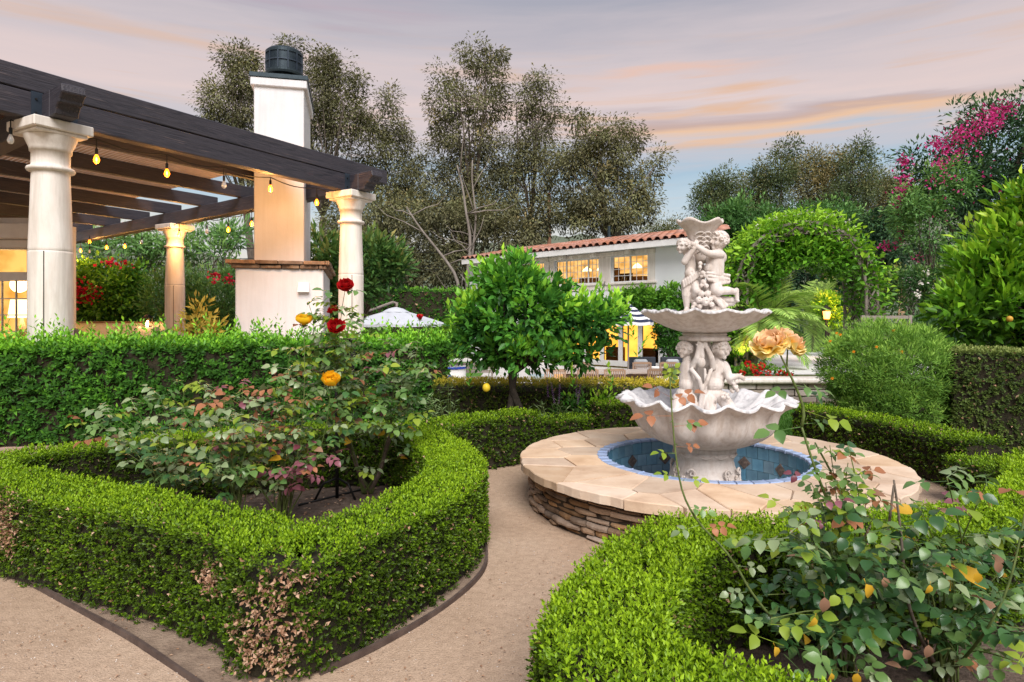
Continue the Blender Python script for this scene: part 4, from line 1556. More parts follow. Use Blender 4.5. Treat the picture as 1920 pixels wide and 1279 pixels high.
head(b, fp(1279, 654, -0.08), 0.058, (-0.72, -0.69, -0.08), 64, 4)
limb(b, [fp(1283, 670, -.07), fp(1284, 680, -.07)], [0.032, 0.038])
limb(b, [fp(1284, 688, -.08), fp(1283, 707, -.085)], [0.060, 0.062])
b.ball(fp(1281, 718, -.10), (0.062, 0.060, 0.062))
b.ball(fp(1279, 735, -.09), (0.074, 0.066, 0.056))
limb(b, [fp(1288, 745, -.12), fp(1291, 764, -.14), fp(1290, 790, -.1)], [0.052, 0.042, 0.036])
limb(b, [fp(1268, 745, -.07), fp(1263, 766, -.09), fp(1262, 790, -.06)], [0.050, 0.040, 0.034])
b.carves += [(fp(1278, 752, -.14), (0, -1, 0), .018, .05), (fp(1278, 768, -.14), (0, -1, 0), .018, .05), (fp(1278, 722, -.17), (0, -1, 0), .008, .014), (fp(1300, 735, -.12), (0, -1, 0), .022, .07)]
# raised arms and the hanging shell between the two
limb(b, [fp(1290, 684, -.14), fp(1295, 668, -.18), fp(1300, 648, -.16)], [0.026, 0.022, 0.016])
hand(b, fp(1300, 650, -.16), (0.1, 0, 1), 0.018)
limb(b, [fp(1326, 686, -.16), fp(1321, 668, -.19), fp(1314, 648, -.16)], [0.026, 0.022, 0.016])
hand(b, fp(1313, 650, -.16), (-0.1, 0, 1), 0.018)
limb(b, [fp(1286, 690, -.17), fp(1297, 706, -.21), fp(1305, 730, -.19), fp(1307, 768, -.15)], [0.018, 0.017, 0.016, 0.018])
limb(b, [fp(1320, 692, -.18), fp(1312, 708, -.21), fp(1304, 728, -.19), fp(1300, 768, -.15)], [0.016, 0.015, 0.014, 0.016])
limb(b, [fp(1310, 690, -.17), fp(1311, 720, -.18), fp(1311, 768, -.14)], [0.012, 0.013, 0.016])
b.ball(fp(1303, 677, -.18), (0.034, 0.032, 0.042))
b.cone2(fp(1304, 666, -.175), 0.024, fp(1305, 644, -.15), 0.018)
# third cherub at the back
head(b, (FC.x + 0.02, FC.y + 0.15, 1.235), 0.064, (0.1, 1, 0), 50, 5)
limb(b, [(FC.x + .02, FC.y + .14, 1.16), (FC.x + .02, FC.y + .13, 1.05), (FC.x + .02, FC.y + .14, 0.88)], [0.06, 0.075, 0.08])
fused(b, 'lower_cherub_group', M['carved'], ft, 0.0040, 1, 0.4)
# dry leaves lying in the pool
n = 26
th, rr_ = RNG.uniform(0, 2 * math.pi, n), RNG.uniform(0.35, 0.76, n)
leaf_obj('leaf_litter', np.stack([FC.x + rr_ * np.cos(th), FC.y + rr_ * np.sin(th), np.full(n, .022)], 1), np.stack([RNG.normal(0, 1, n), RNG.normal(0, 1, n), np.full(n, .2)], 1),
         np.tile([0, 0, 1.], (n, 1)), RNG.uniform(.02, .045, n), RNG.uniform(.012, .02, n), RNG.random(n), M['box_dry'], None)

# ================================================================== pergola
PA, PB, PC = Vector((-5.87, 8.35, 0)), Vector((-3.19, 13.0, 0)), Vector((-9.02, 17.56, 0))
D1 = (PB - PA).normalized()
D2 = (PC - PB).normalized()
ZB = 3.94
HL, HU, TW = 0.33, 0.28, 0.19
pg = thing('pergola', 'dark timber pergola on cream stone columns at the left', 'pergola', (-6.0, 12.5, 0.0))


def timber(name, p, q, w, h, parent, mat=None, end=None, bev=0.012):
    """a beam as its own object, X along the beam; p, q on its centre line"""
    p, q = Vector(p), Vector(q)
    d = q - p
    L_ = d.length
    b = MB()
    N_ = max(2, int(L_ / 0.5))
    prof = []
    for i in range(N_ + 1):
        x = L_ * i / N_
        j = 0.004
        prof.append([(x, -w / 2 + random.uniform(-j, j), -h / 2 + random.uniform(-j, j)), (x, w / 2 + random.uniform(-j, j), -h / 2 + random.uniform(-j, j)),
                     (x, w / 2 + random.uniform(-j, j), h / 2 + random.uniform(-j, j)), (x, -w / 2 + random.uniform(-j, j), h / 2 + random.uniform(-j, j))])
    vs = [v for r_ in prof for v in r_]
    fs = []
    for i in range(N_):
        for k in range(4):
            fs.append((i * 4 + k, i * 4 + (k + 1) % 4, (i + 1) * 4 + (k + 1) % 4, (i + 1) * 4 + k))
    fs.append((3, 2, 1, 0))
    fs.append(tuple(N_ * 4 + k for k in range(4)))
    b.add(vs, fs)
    if end == 'scroll':
        # carved end: stepped ogee below, beyond x = L_
        pr = [(0, h / 2), (0.40, h / 2), (0.42, h * .18), (0.37, h * .12), (0.325, -h * .02), (0.31, -h * .14), (0.24, -h * .17), (0.20, -h * .30), (0.175, -h / 2), (0, -h / 2)]
        n_ = len(pr)
        vs = [(L_ + x, -w / 2, z) for x, z in pr] + [(L_ + x, w / 2, z) for x, z in pr]
        fs = [tuple(range(n_ - 1, -1, -1)), tuple(range(n_, 2 * n_))] + [(i, (i + 1) % n_, n_ + (i + 1) % n_, n_ + i) for i in range(n_)]
        b.add(vs, fs)
    me = b.mesh(name, mat or M['wood_dark'])
    if bev:
        bm = bmesh.new()
        bm.from_mesh(me)
        bmesh.ops.bevel(bm, geom=[e for e in bm.edges if len(e.link_faces) == 2 and e.calc_face_angle(0) > 0.9], offset=bev, segments=1, affect='EDGES', clamp_overlap=True)
        bm.to_mesh(me)
        bm.free()
    o = add_obj(name, me, parent)
    ex = d.normalized()
    ey = Vector((0, 0, 1)).cross(ex)
    ey.normalize()
    ez = ex.cross(ey)
    o.matrix_basis = Matrix.Translation(p - wloc(parent)) @ Matrix((ex, ey, ez)).transposed().to_4x4()
    return o


def up(p, z):
    return Vector((p.x, p.y, z))


zl, zu = ZB + HL / 2, ZB + HL + 0.006 + HU / 2
# cross beams (lower level, carved ends towards the camera)
for c0, ln in ((PA, 10.5), (PB, 16.5)):
    timber('cross_beam', up(c0 + D2 * ln, zl), up(c0 - D2 * 0.38, zl), 0.26, HL, pg, end='scroll')
# lower front beam between the columns, and on to the left
timber('front_beam', up(PA + D1 * 0.135, zl), up(PB - D1 * 0.135, zl), TW, HL - 0.012, pg)
timber('front_beam', up(PA - D1 * 6.0, zl), up(PA - D1 * 0.135, zl), TW, HL - 0.012, pg)
# upper front beam and rafters
for i, s_ in enumerate((0.0, 2.0, 3.97, 5.85, 7.8, 9.75, 11.8, 14.0)):
    nm = 'upper_beam' if i == 0 else 'rafter'
    timber(nm, up(PA - D1 * 6.0 + D2 * s_, zu), up(PB + D1 * (0.98 if i == 0 else 0.35) + D2 * s_, zu), TW if i == 0 else 0.15, HU, pg)
# brackets and bolts where beams meet over the columns
for c0 in (PA, PB):
    for sg in (-1, 1):
        b = MB()
        p = c0 + D1 * (sg * 0.20)
        b.bar(up(p - D1 * 0.065, zl), up(p + D1 * 0.065, zl), TW + 0.02, HL + 0.012)
        br = b.build('bracket', M['bracket'], pg)
        b = MB()
        for dz in (-.09, .08):
            q = p - D2 * (TW / 2 + 0.008)
            b.tube([up(q, zl + dz), up(q - D2 * 0.018, zl + dz)], 0.014, 6)
        b.build('bolt', M['iron'], br)
# thin lath roof over the left half
def lath_pt(a, s_):
    return up(PB + D1 * a + D2 * s_, zu + HU / 2 + 0.017)
for k in range(120):
    a = -0.95 - k * 0.085
    p, q = lath_pt(a, 0.15), lath_pt(a, 14.3)
    MB().bar(p, q, 0.066, 0.03).build('lath', M['slat'], pg)


def column(c, zt, rot, parent):
    col = bpy.data.objects.new('column', None)
    COL.objects.link(col)
    col.parent = parent
    col.location = Vector((c.x, c.y, 0)) - wloc(parent)
    cc = (c.x, c.y, 0)
    zs = zt - 0.62
    zj = 2.32
    MB().lathe([(0.266, 0), (0.266, 0.12), (0.244, 0.16), (0.244, 0.2), (0.244, zj - 0.03), (0.244, zj - 0.008), (0.238, zj)], 40, cc, capb=True).build('lower_drum', M['cast_stone'], col, smooth=True)
    MB().lathe([(0.236, zj + 0.001), (0.2415, zj + 0.009), (0.2405, zj + 0.04), (0.208, zs)], 40, cc).build('upper_drum', M['cast_stone'], col, smooth=True)
    MB().bar((c.x + 0.2408 * math.cos(R(-72)), c.y + 0.2408 * math.sin(R(-72)), 0.2), (c.x + 0.2408 * math.cos(R(-72)), c.y + 0.2408 * math.sin(R(-72)), zj - 0.01), 0.012, 0.01, up=(0.3, -1, 0)).build('drum_joint', M['mortar_dark'], col)
    b = MB()
    b.lathe([(0.208, zs), (0.256, zs + 0.012), (0.266, zs + 0.035), (0.256, zs + 0.058), (0.218, zs + 0.07), (0.211, zs + 0.10), (0.211, zs + 0.26), (0.228, zs + 0.256), (0.231, zs + 0.30), (0.258, zs + 0.36), (0.285, zs + 0.425), (0.288, zs + 0.45)], 40, cc)
    b.build('necking', M['cast_stone'], col, smooth=True)
    b = MB()
    for w, z0_, z1_ in ((0.60, zs + 0.452, zs + 0.492), (0.69, zs + 0.492, zs + 0.618)):
        b.box((c.x, c.y, (z0_ + z1_) / 2), (w, w, z1_ - z0_), rz=rot)
    b.build('abacus', M['cast_stone'], col, bevel=0.012)
    return col


rot = math.atan2(D1.y, D1.x)
for c in (PA, PB, PC):
    column(c, ZB, rot, pg)
column(PA + (PC - PB), ZB, rot, pg)

# ================================================================== chimney
CL = Vector((-5.317, 12.6, 0))
UX = Vector((0.9721, 0.2347, 0))
UY = Vector((-0.2347, 0.9721, 0))
CROT = math.atan2(UX.y, UX.x)
ch = thing('chimney', 'tall white stucco chimney with stone ledge and dark metal cap beside the pergola', 'chimney', CL + UX * 0.8)
def cpt(a, d, z):
    p = CL + UX * a + UY * d
    return Vector((p.x, p.y, z))
def cbox(name, a0, a1, d0, d1, z0_, z1_, mat, parent=None, bev=0.0):
    b = MB().box(cpt((a0 + a1) / 2, (d0 + d1) / 2, (z0_ + z1_) / 2), (a1 - a0, d1 - d0, z1_ - z0_), rz=CROT)
    return b.build(name, mat, parent or ch, bevel=bev)
cbox('base_block', 0, 1.63, 0, 3.6, 0, 2.43, M['stucco'], bev=0.02)
cbox('shaft', 0.296, 1.243, 0.30, 2.3, 2.43, 6.08, M['stucco'], bev=0.015)
cbox('cap_band', 0.236, 1.303, 0.24, 2.36, 6.06, 6.22, M['stucco'], bev=0.012)
cbox('cap_flashing', 0.216, 1.323, 0.22, 2.38, 6.222, 6.31, M['metal_dark'], bev=0.006)
M['ledge_slab'] = mottled('ledge_slab', (0.13, 0.08, 0.052), (0.23, 0.15, 0.098), 6, 0.85, 0.6, 0.015, fine=40, c3=(0.33, 0.25, 0.18), rand=0.25)
random.seed(21)
for course, (zz0, zz1) in enumerate(((2.43, 2.505), (2.51, 2.585))):
    ov = 0.06 + 0.06 * course
    for side in range(3):
        Ls = 1.63 if side == 0 else 3.5
        a = -ov - random.uniform(0, .05)
        while a < Ls + ov - 0.05:
            ln = random.uniform(0.32, 0.62)
            e = min(a + ln, Ls + ov)
            th = random.uniform(.75, 1.0)
            poly = []
            N_ = 5
            for q in range(N_ + 1):
                poly.append((a + 0.006 + (e - a - 0.012) * q / N_, -ov + random.uniform(-.03, .02)))
            for q in range(N_, -1, -1):
                poly.append((a + 0.006 + (e - a - 0.012) * q / N_, 0.29))
            pts = []
            for (u_, d__) in poly:
                if side == 0:
                    p = cpt(u_, d__, 0)
                elif side == 1:
                    p = cpt(1.63 - d__, u_ + .3, 0)
                else:
                    p = cpt(d__, u_ + .3, 0)
                pts.append((p.x, p.y))
            if side == 2:
                pts = pts[::-1]
            dz = 0.0015 * side
            MB().prism(pts, zz0 + dz, zz0 + (zz1 - zz0) * th + dz).build('ledge_slab', M['ledge_slab'], ch, bevel=0.008)
            a = e
pc_ = cpt(0.77, 1.3, 0)
b = MB().lathe([(0.30, 6.31), (0.30, 6.42), (0.27, 6.62), (0.27, 6.64)], 40, pc_)
b.build('flue_neck', M['metal_dark'], ch, smooth=True)
b = MB().lathe([(0.0, 6.62), (0.372, 6.62), (0.385, 6.66), (0.385, 6.70), (0.365, 6.70), (0.365, 7.06), (0.385, 7.06), (0.385, 7.12), (0.33, 7.17), (0.0, 7.19)], 40, pc_)
pot = b.build('flue_cap', M['metal_dark'], ch)
b = MB().lathe([(0.386, 6.87), (0.392, 6.875), (0.392, 6.895), (0.386, 6.90)], 40, pc_)
for k in range(12):
    t = k * math.pi / 6
    b.bar((pc_.x + .378 * math.cos(t), pc_.y + .378 * math.sin(t), 6.70), (pc_.x + .378 * math.cos(t), pc_.y + .378 * math.sin(t), 7.06), .03, .02, up=(math.cos(t), math.sin(t), 0))
b.build('cage_bars', M['bracket'], pot)
b = MB()
for k in range(72):
    t = k * math.pi / 36 + .03
    b.bar((pc_.x + .369 * math.cos(t), pc_.y + .369 * math.sin(t), 6.70), (pc_.x + .369 * math.cos(t), pc_.y + .369 * math.sin(t), 7.06), .006, .006, up=(math.cos(t), math.sin(t), 0))
b.build('mesh_wires', M['bracket'], pot)['kind'] = 'stuff'
# white vent hood on the base
b = MB()
z0_, z1_ = 1.97, 2.16
vs = [cpt(1.15, -0.005, z0_), cpt(1.36, -0.005, z0_), cpt(1.36, -0.005, z1_), cpt(1.15, -0.005, z1_), cpt(1.14, -0.10, z0_), cpt(1.37, -0.10, z0_), cpt(1.355, -0.05, z1_), cpt(1.155, -0.05, z1_)]
b.add(vs, [(0, 1, 2, 3), (4, 7, 6, 5), (0, 4, 5, 1), (3, 2, 6, 7), (0, 3, 7, 4), (1, 5, 6, 2)])
b.build('vent_hood', M['trim_white'], ch, bevel=0.006)

# ================================================================== string lights
M['bulb_on'] = emit('lit_bulb', (1.0, 0.27, 0.012), 4.5)
M['filament'] = emit('filament', (1.0, 0.60, 0.18), 9.0)
_nt = M['bulb_on'].node_tree
_tr = _nt.nodes.new('ShaderNodeBsdfTransparent')
_mx = _nt.nodes.new('ShaderNodeMixShader')
_mx.inputs[0].default_value = 0.6
_nt.links.new(_tr.outputs[0], _mx.inputs[1])
_nt.links.new(_nt.nodes['Principled BSDF'].outputs[0], _mx.inputs[2])
_nt.links.new(_mx.outputs[0], _nt.nodes['Material Output'].inputs[0])
m, nt, bb_ = new_mat('bulb_glass')
bb_.inputs['Base Color'].default_value = (0.85, 0.82, 0.78, 1)
bb_.inputs['Roughness'].default_value = 0.12
bb_.inputs['Transmission Weight'].default_value = 0.55
M['bulb_off'] = m
def beam_Y(px, P_, D_, off):
    """the point under a beam (offset off towards the inside) seen at pixel column px"""
    k = (px - 960) / FPX
    O = P_ + off
    s_ = (k * O.y - O.x) / (D_.x - k * D_.y)
    return O + D_ * s_
sl = thing('string_lights', 'festoon string of amber bulbs slung under the pergola beams', 'string lights', (-6.0, 12.0, 3.8))
socket_prof = [(0.0, 0.0), (0.016, 0.0), (0.02, -0.012), (0.02, -0.07), (0.017, -0.085)]
bulb_prof = [(0.014, -0.082), (0.020, -0.10), (0.034, -0.13), (0.040, -0.155), (0.036, -0.18), (0.020, -0.202), (0.0, -0.208)]
me_sock = MB().lathe(socket_prof, 10).mesh('socket', M['cable'], smooth=True)
me_on = MB().lathe(bulb_prof, 14).mesh('bulb', M['bulb_on'], smooth=True)
me_off = MB().lathe(bulb_prof, 14).mesh('bulb', M['bulb_off'], smooth=True)
me_fil = MB().ball((0, 0, -0.15), (.012, .012, .03), 8, 6).mesh('filament', M['filament'])
me_on = MB().lathe(bulb_prof, 14).mesh('bulb', M['bulb_on'], smooth=True)
inner = D2 * 0.16
front = [(20, 262, 0), (181, 299, 1), (313, 325, 1), (420, 347, 0), (507, 354, 1), (594, 380, 1), (664, 372, 0)]
backb = [(472, 420, 1), (428, 431, 1), (388, 434, 0), (336, 439, 1), (266, 454, 0), (234, 462, 1), (200, 464, 1), (168, 453, 1), (168, 472, 0), (151, 470, 1)]
def bulb_at(p, lit, watts=11.0):
    """p = centre of the glass"""
    top = p + Vector((0, 0, 0.15))
    bo = place('bulb', me_on if lit else me_off, sl, top)
    so = bpy.data.objects.new('socket', me_sock)
    COL.objects.link(so)
    so.parent = bo
    if lit:
        fo_ = bpy.data.objects.new('filament', me_fil)
        COL.objects.link(fo_)
        fo_.parent = bo
    if lit:
        ld = bpy.data.lights.new('bulb_light', 'POINT')
        ld.energy = watts
        ld.color = (1.0, 0.46, 0.12)
        ld.shadow_soft_size = 0.05
        lo = bpy.data.objects.new('bulb_light', ld)
        COL.objects.link(lo)
        lo.location = p + Vector((0, 0, -0.10))
    return top
cab = []
for (px, py, lit) in front:
    g = beam_Y(px, PA, D1, inner)
    if px == 664:
        g = beam_Y(px, PA, D1, D2 * 0.6)
    p = at(px, py, g.y)
    cab.append(bulb_at(p, lit, 55.0 if px == 507 else 11.0))
cab2 = []
for i, (px, py, lit) in enumerate(backb):
    g = beam_Y(px, PB, D2, D1 * (-0.2 if py < 460 else -0.35))
    p = at(px, py, g.y)
    cab2.append(bulb_at(p, lit, 50.0 if px == 336 else 22.0))
def cable(tops, name):
    b = MB()
    for i, t in enumerate(tops):
        z1_ = min(ZB - 0.012, t.z + 0.16)
        b.tube([t - Vector((0, 0, .01)), Vector((t.x, t.y, max(z1_, t.z + 0.05)))], 0.008, 6)
    for i in range(len(tops) - 1):
        a, c = tops[i].copy(), tops[i + 1].copy()
        a.z = max(min(ZB - .012, a.z + .16), a.z + .05)
        c.z = max(min(ZB - .012, c.z + .16), c.z + .05)
        pts = []
        for q in np.linspace(0, 1, 9):
            p = a.lerp(c, q)
            p.z -= 0.09 * math.sin(math.pi * q) * min(1.0, (a - c).length / 1.5)
            pts.append(p)
        b.tube(pts, 0.009, 6)
    b.build(name, M['cable'], sl)
cable(cab, 'cable')
cable(cab2[:7], 'cable')
cable(cab2[7:], 'cable')

# ================================================================== house at the far left
def glow_mat(name, c1, c2, s, scale=(1, 1, 1), nscale=2.0):
    m, nt, b = new_mat(name)
    v = objco(nt, scale)
    n1 = noise(nt, nscale, 3, 0.5, v)
    c = ramp(nt, [(0.35, c1), (0.62, c2)], n1)
    nt.links.new(c, b.inputs['Emission Color'])
    b.inputs['Base Color'].default_value = (0.3, 0.22, 0.12, 1)
    b.inputs['Emission Strength'].default_value = s
    return m


M['room_wall'] = glow_mat('glowing_room_wall', (0.60, 0.27, 0.035), (1.0, 0.55, 0.14), 0.72)  # wall emits unevenly, room light put into the surface itself
M['room_wall2'] = glow_mat('glowing_upper_room', (0.55, 0.26, 0.05), (1.0, 0.56, 0.18), 0.85, (1, 1, 2.2), 1.6)  # upper room wall glows by itself in place of lamp light on it
M['lamp_shade'] = emit('lit_lamp_shade', (1.0, 0.74, 0.36), 2.4)
M['room_dark'] = mottled('room_furniture', (0.09, 0.04, 0.015), (0.20, 0.10, 0.04), 5, 0.6)
m, nt, bb_ = new_mat('window_glass')
bb_.inputs['Base Color'].default_value = (1, 1, 1, 1)
bb_.inputs['Roughness'].default_value = 0.03
bb_.inputs['Transmission Weight'].default_value = 1.0
bb_.inputs['IOR'].default_value = 1.02
bb_.inputs['Specular IOR Level'].default_value = 0.5
M['glass'] = m
hs = thing('house', 'white house at the left edge with warmly lit glass doors', 'house', (-13, 16, 0))
YH = 16.0
xr = -11.76
# walls as piers and bands leaving the glazed openings free
def hbox(name, x0, x1, y0, y1, z0_, z1_, mat, parent=None, bev=0.0):
    b = MB().box(((x0 + x1) / 2, (y0 + y1) / 2, (z0_ + z1_) / 2), (x1 - x0, y1 - y0, z1_ - z0_))
    return b.build(name, mat, parent or hs, bevel=bev)
hbox('wall', -11.788, xr, YH, YH + 0.3, 0, 3.138, M['stucco'])
hbox('wall', -13.95, xr, YH, YH + 0.3, 3.14, 3.9, M['stucco'])
hbox('side_wall', xr - 0.3, xr, YH + 0.302, YH + 1.7, 0, 3.9, M['stucco'])
hbox('wall', -20, -13.95, YH, YH + 0.3, 0, 3.9, M['stucco'])
hbox('eave', -20, xr + 0.25, YH - 0.35, YH - 0.003, 3.36, 3.72, M['trim_white'], bev=0.02)
hbox('cornice', -20, xr + 0.1, YH - 0.12, YH - 0.004, 3.16, 3.355, M['trim_white'], bev=0.02)
dr = hbox('door_frame', -13.95, -11.79, YH + 0.02, YH + 0.14, 2.36, 2.58, M['trim_white'], bev=0.01)
for x0, x1 in ((-13.95, -13.88), (-12.90, -12.80), (-11.86, -11.79)):
    hbox('door_stile', x0, x1, YH + 0.03, YH + 0.12, 0, 2.36, M['trim_white'], dr, bev=0.006)
    hbox('door_stile', x0, x1, YH + 0.03, YH + 0.12, 2.58, 3.14, M['trim_white'], dr, bev=0.006)
hbox('bottom_rail', -13.88, -11.86, YH + 0.03, YH + 0.12, 0, 0.75, M['trim_white'], dr)
for z in (1.13, 1.53, 1.93):
    hbox('muntin', -13.88, -11.86, YH + 0.05, YH + 0.085, z - .013, z + .013, M['trim_white'], dr)
for x in (-13.55, -13.22, -12.48, -12.14):
    hbox('muntin', x - .013, x + .013, YH + 0.046, YH + 0.09, 0.75, 2.36, M['trim_white'], dr)
hbox('pane', -13.88, -11.86, YH + 0.062, YH + 0.072, 0.75, 2.36, M['glass'], dr)
hbox('transom_pane', -13.88, -11.86, YH + 0.062, YH + 0.072, 2.58, 3.14, M['glass'], dr)
hbox('room_back_wall', -19.5, xr - 0.31, YH + 1.6, YH + 1.7, 0, 3.88, M['room_wall'])
hbox('room_floor', -19.5, xr - 0.31, YH + 0.31, YH + 1.6, 0.0, 0.05, M['room_dark'])
hbox('wardrobe', -15.2, -14.45, YH + 1.0, YH + 1.55, 0.06, 3.3, M['room_dark'])
lp = thing('table_lamp', 'lit table lamp with white drum shade inside the house behind the doors', 'lamp', (-12.55, YH + 0.8, 0.05))
MB().lathe([(0.30, 1.46), (0.24, 1.92)], 24, (-12.55, YH + 0.8, 0)).build('lamp_shade', M['lamp_shade'], lp, smooth=True)
MB().lathe([(0.09, 0.92), (0.12, 1.0), (0.13, 1.15), (0.05, 1.34), (0.02, 1.5)], 16, (-12.55, YH + 0.8, 0)).build('lamp_base', M['cast_stone'], lp, smooth=True)
tb = thing('console_table', 'dark console table under the lit lamp inside the house', 'table', (-12.55, YH + 0.8, 0.05))
MB().box((-12.55, YH + 0.8, 0.89), (1.3, 0.5, 0.05)).build('table_top', M['room_dark'], tb)
for x in (-13.1, -12.0):
    for y in (.62, .98):
        MB().box((x, YH + y, 0.455), (0.06, 0.06, 0.82)).build('leg', M['room_dark'], tb)
ld = bpy.data.lights.new('lamp_light', 'POINT')
ld.energy = 25
ld.color = (1, .62, .25)
ld.shadow_soft_size = .2
lo = bpy.data.objects.new('lamp_light', ld)
COL.objects.link(lo)
lo.location = (-12.55, YH + 0.7, 2.3)

# low white garden wall behind the far column, with a lantern and a stone pier
gw = thing('garden_wall', 'low white rendered wall with stone coping behind the far pergola column', 'wall', (-11.2, 18.9, 0))
MB().box((-11.5, 18.95, 0.65), (3.1, 0.3, 1.3)).build('wall_body', M['stucco'], gw)
for i in range(7):
    MB().box((-12.82 + i * 0.445, 18.95, 1.325), (0.435, 0.40 + random.uniform(0, .03), 0.045)).build('coping_stone', M['ledge_slab'], gw, bevel=0.008)
MB().box((-9.82, 18.9, 0.68), (0.24, 0.34, 1.36)).build('pier', M['cast_stone'], gw, bevel=0.01)
lt = thing('lantern', 'small lit metal lantern glowing against the low white wall', 'lantern', (-10.25, 18.45, 0.75))
b = MB().box((-10.25, 18.45, 0.60), (0.5, 0.3, 1.2))
st = thing('plinth', 'small white plinth under the glowing lantern', 'plinth', (-10.25, 18.45, 0))
b.build('block', M['stucco'], st, bevel=0.01)
hx, hy, hz = -10.25, 18.45, 1.2
MB().lathe([(0.10, 0), (0.10, 0.02), (0.0, 0.02)], 12, (hx, hy, hz), capb=True).build('lantern_base', M['iron'], lt)
b = MB()
for sx in (-1, 1):
    for sy in (-1, 1):
        b.bar((hx + sx * .085, hy + sy * .085, hz + .02), (hx + sx * .085, hy + sy * .085, hz + .25), .014, .014)
b.build('lantern_frame', M['iron'], lt)
MB().lathe([(0.14, .25), (0.10, .30), (0.04, .35), (0.0, .36)], 12, (hx, hy, hz)).build('lantern_roof', M['iron'], lt)
MB().lathe([(0.035, .02), (0.045, .08), (0.03, .15), (0.0, .19)], 12, (hx, hy, hz)).build('flame', emit('lantern_flame', (1, .55, .16), 30), lt)
ld = bpy.data.lights.new('lantern_light', 'POINT')
ld.energy = 14
ld.color = (1, .5, .15)
ld.shadow_soft_size = .06
lo = bpy.data.objects.new('lantern_light', ld)
COL.objects.link(lo)
lo.location = (hx, hy - .2, hz + .15)
# round dark kettle barbecue lid seen beside the near column
kb = thing('kettle_barbecue', 'grey domed barbecue peeking over the hedge right of the near column', 'barbecue', (-9.75, 14.5, 0))
c_ = (-9.75, 14.5, 0)
MB().lathe([(0.0, .62), (0.2, .66), (0.30, .78), (0.33, .90)], 24, c_).build('bowl', M['metal_dark'], kb, smooth=True)
MB().lathe([(0.335, .90), (0.33, .98), (0.28, 1.12), (0.16, 1.22), (0.0, 1.25)], 24, c_).build('lid', flat('grey_enamel', (.16, .16, .17), .5), kb, smooth=True)
for k in range(3):
    t = k * 2.1
    MB().tube([(c_[0] + .18 * math.cos(t), c_[1] + .18 * math.sin(t), .68), (c_[0] + .33 * math.cos(t), c_[1] + .33 * math.sin(t), 0)], .014, 6).build('leg', M['iron'], kb)

# ================================================================== guest house with tiled roof
GA, GB = Vector((-2.47, 38.0, 0)), Vector((8.69, 26.1, 0))
GL = (GB - GA).length
GU = (GB - GA).normalized()
GN = Vector((-GU.y, GU.x, 0))          # away from the camera
if GN.y < 0:
    GN = -GN
GROT = math.atan2(GU.y, GU.x)
gh = thing('guest_house', 'two-storey white guest house with red tiled roof and lit upper windows', 'house', (GA + GB) / 2 + Vector((0, 0, LOW)))
S14 = GL / 1.133


def gpt(t, d, z):
    """t = photograph parameter along the facade (1 = behind the fountain), d = metres behind the face"""
    p = GA + GU * (t * S14) + GN * d
    return Vector((p.x, p.y, z))


def gbox(name, t0, t1, d0, d1, z0_, z1_, mat, parent=None, bev=0.0):
    b = MB().box(gpt((t0 + t1) / 2, (d0 + d1) / 2, (z0_ + z1_) / 2), ((t1 - t0) * S14, d1 - d0, z1_ - z0_), rz=GROT)
    return b.build(name, mat, parent or gh, bevel=bev)


TE = 1.055
ZS, ZT, ZE = 3.05, 4.28, 4.62        # sill, window head, eave
wins = [(0.27, 0.417, 3), (0.469, 0.6655, 4), (0.7183, 0.8585, 2)]
# facade strips round the window openings and the ground-floor glazing
gbox('wall', 0.0, TE, 0, 0.25, 1.55, ZS, M['stucco_cool'])
gbox('wall', 0.0, TE, 0, 0.25, ZT, ZE, M['stucco_cool'])
edges = [0.0] + [e for w in wins for e in w[:2]] + [TE]
for i in range(0, len(edges), 2):
    gbox('wall', edges[i], edges[i + 1], 0, 0.25, ZS, ZT, M['stucco_cool'])
gbox('wall', 0.0, 0.45, 0, 0.25, LOW, 1.55, M['stucco_cool'])
gbox('wall', 0.905, TE, 0, 0.25, LOW, 1.55, M['stucco_cool'])
SK = -0.557 / S14                    # the right-hand end wall is not square to the front
b = MB()
q = [gpt(TE - .02, 0.252, 0), gpt(TE, 0.252, 0), gpt(TE + SK * 7.0, 7.0, 0), gpt(TE - .02 + SK * 7.0, 7.0, 0)]
b.prism([(p.x, p.y) for p in q], LOW, ZE)
b.build('end_wall', M['stucco_cool'], gh)
gbox('end_wall', 0.0, 0.017, 0.252, 7.0, LOW, ZE, M['stucco_cool'])
gbox('back_wall', 0.018, TE - 0.30, 6.75, 7.0, LOW, ZE, M['stucco_cool'])
gbox('upper_floor', 0.018, TE - 0.13, 0.252, 2.7, 1.6, 1.8, M['trim_white'])
# soffit, fascia
gbox('soffit', 0.012, TE + 0.03, -0.62, -0.02, ZE - 0.12, ZE - 0.06, M['trim_white'])
gbox('fascia', 0.010, TE + 0.035, -0.70, -0.622, ZE - 0.17, ZE + 0.10, M['trim_white'], bev=0.01)
for t in (0.20, 0.36, 0.52, 0.66, 0.80):
    gbox('corbel', t - .012, t + .012, -0.40, -0.002, ZE - 0.34, ZE - 0.122, M['cast_stone'], bev=0.05)
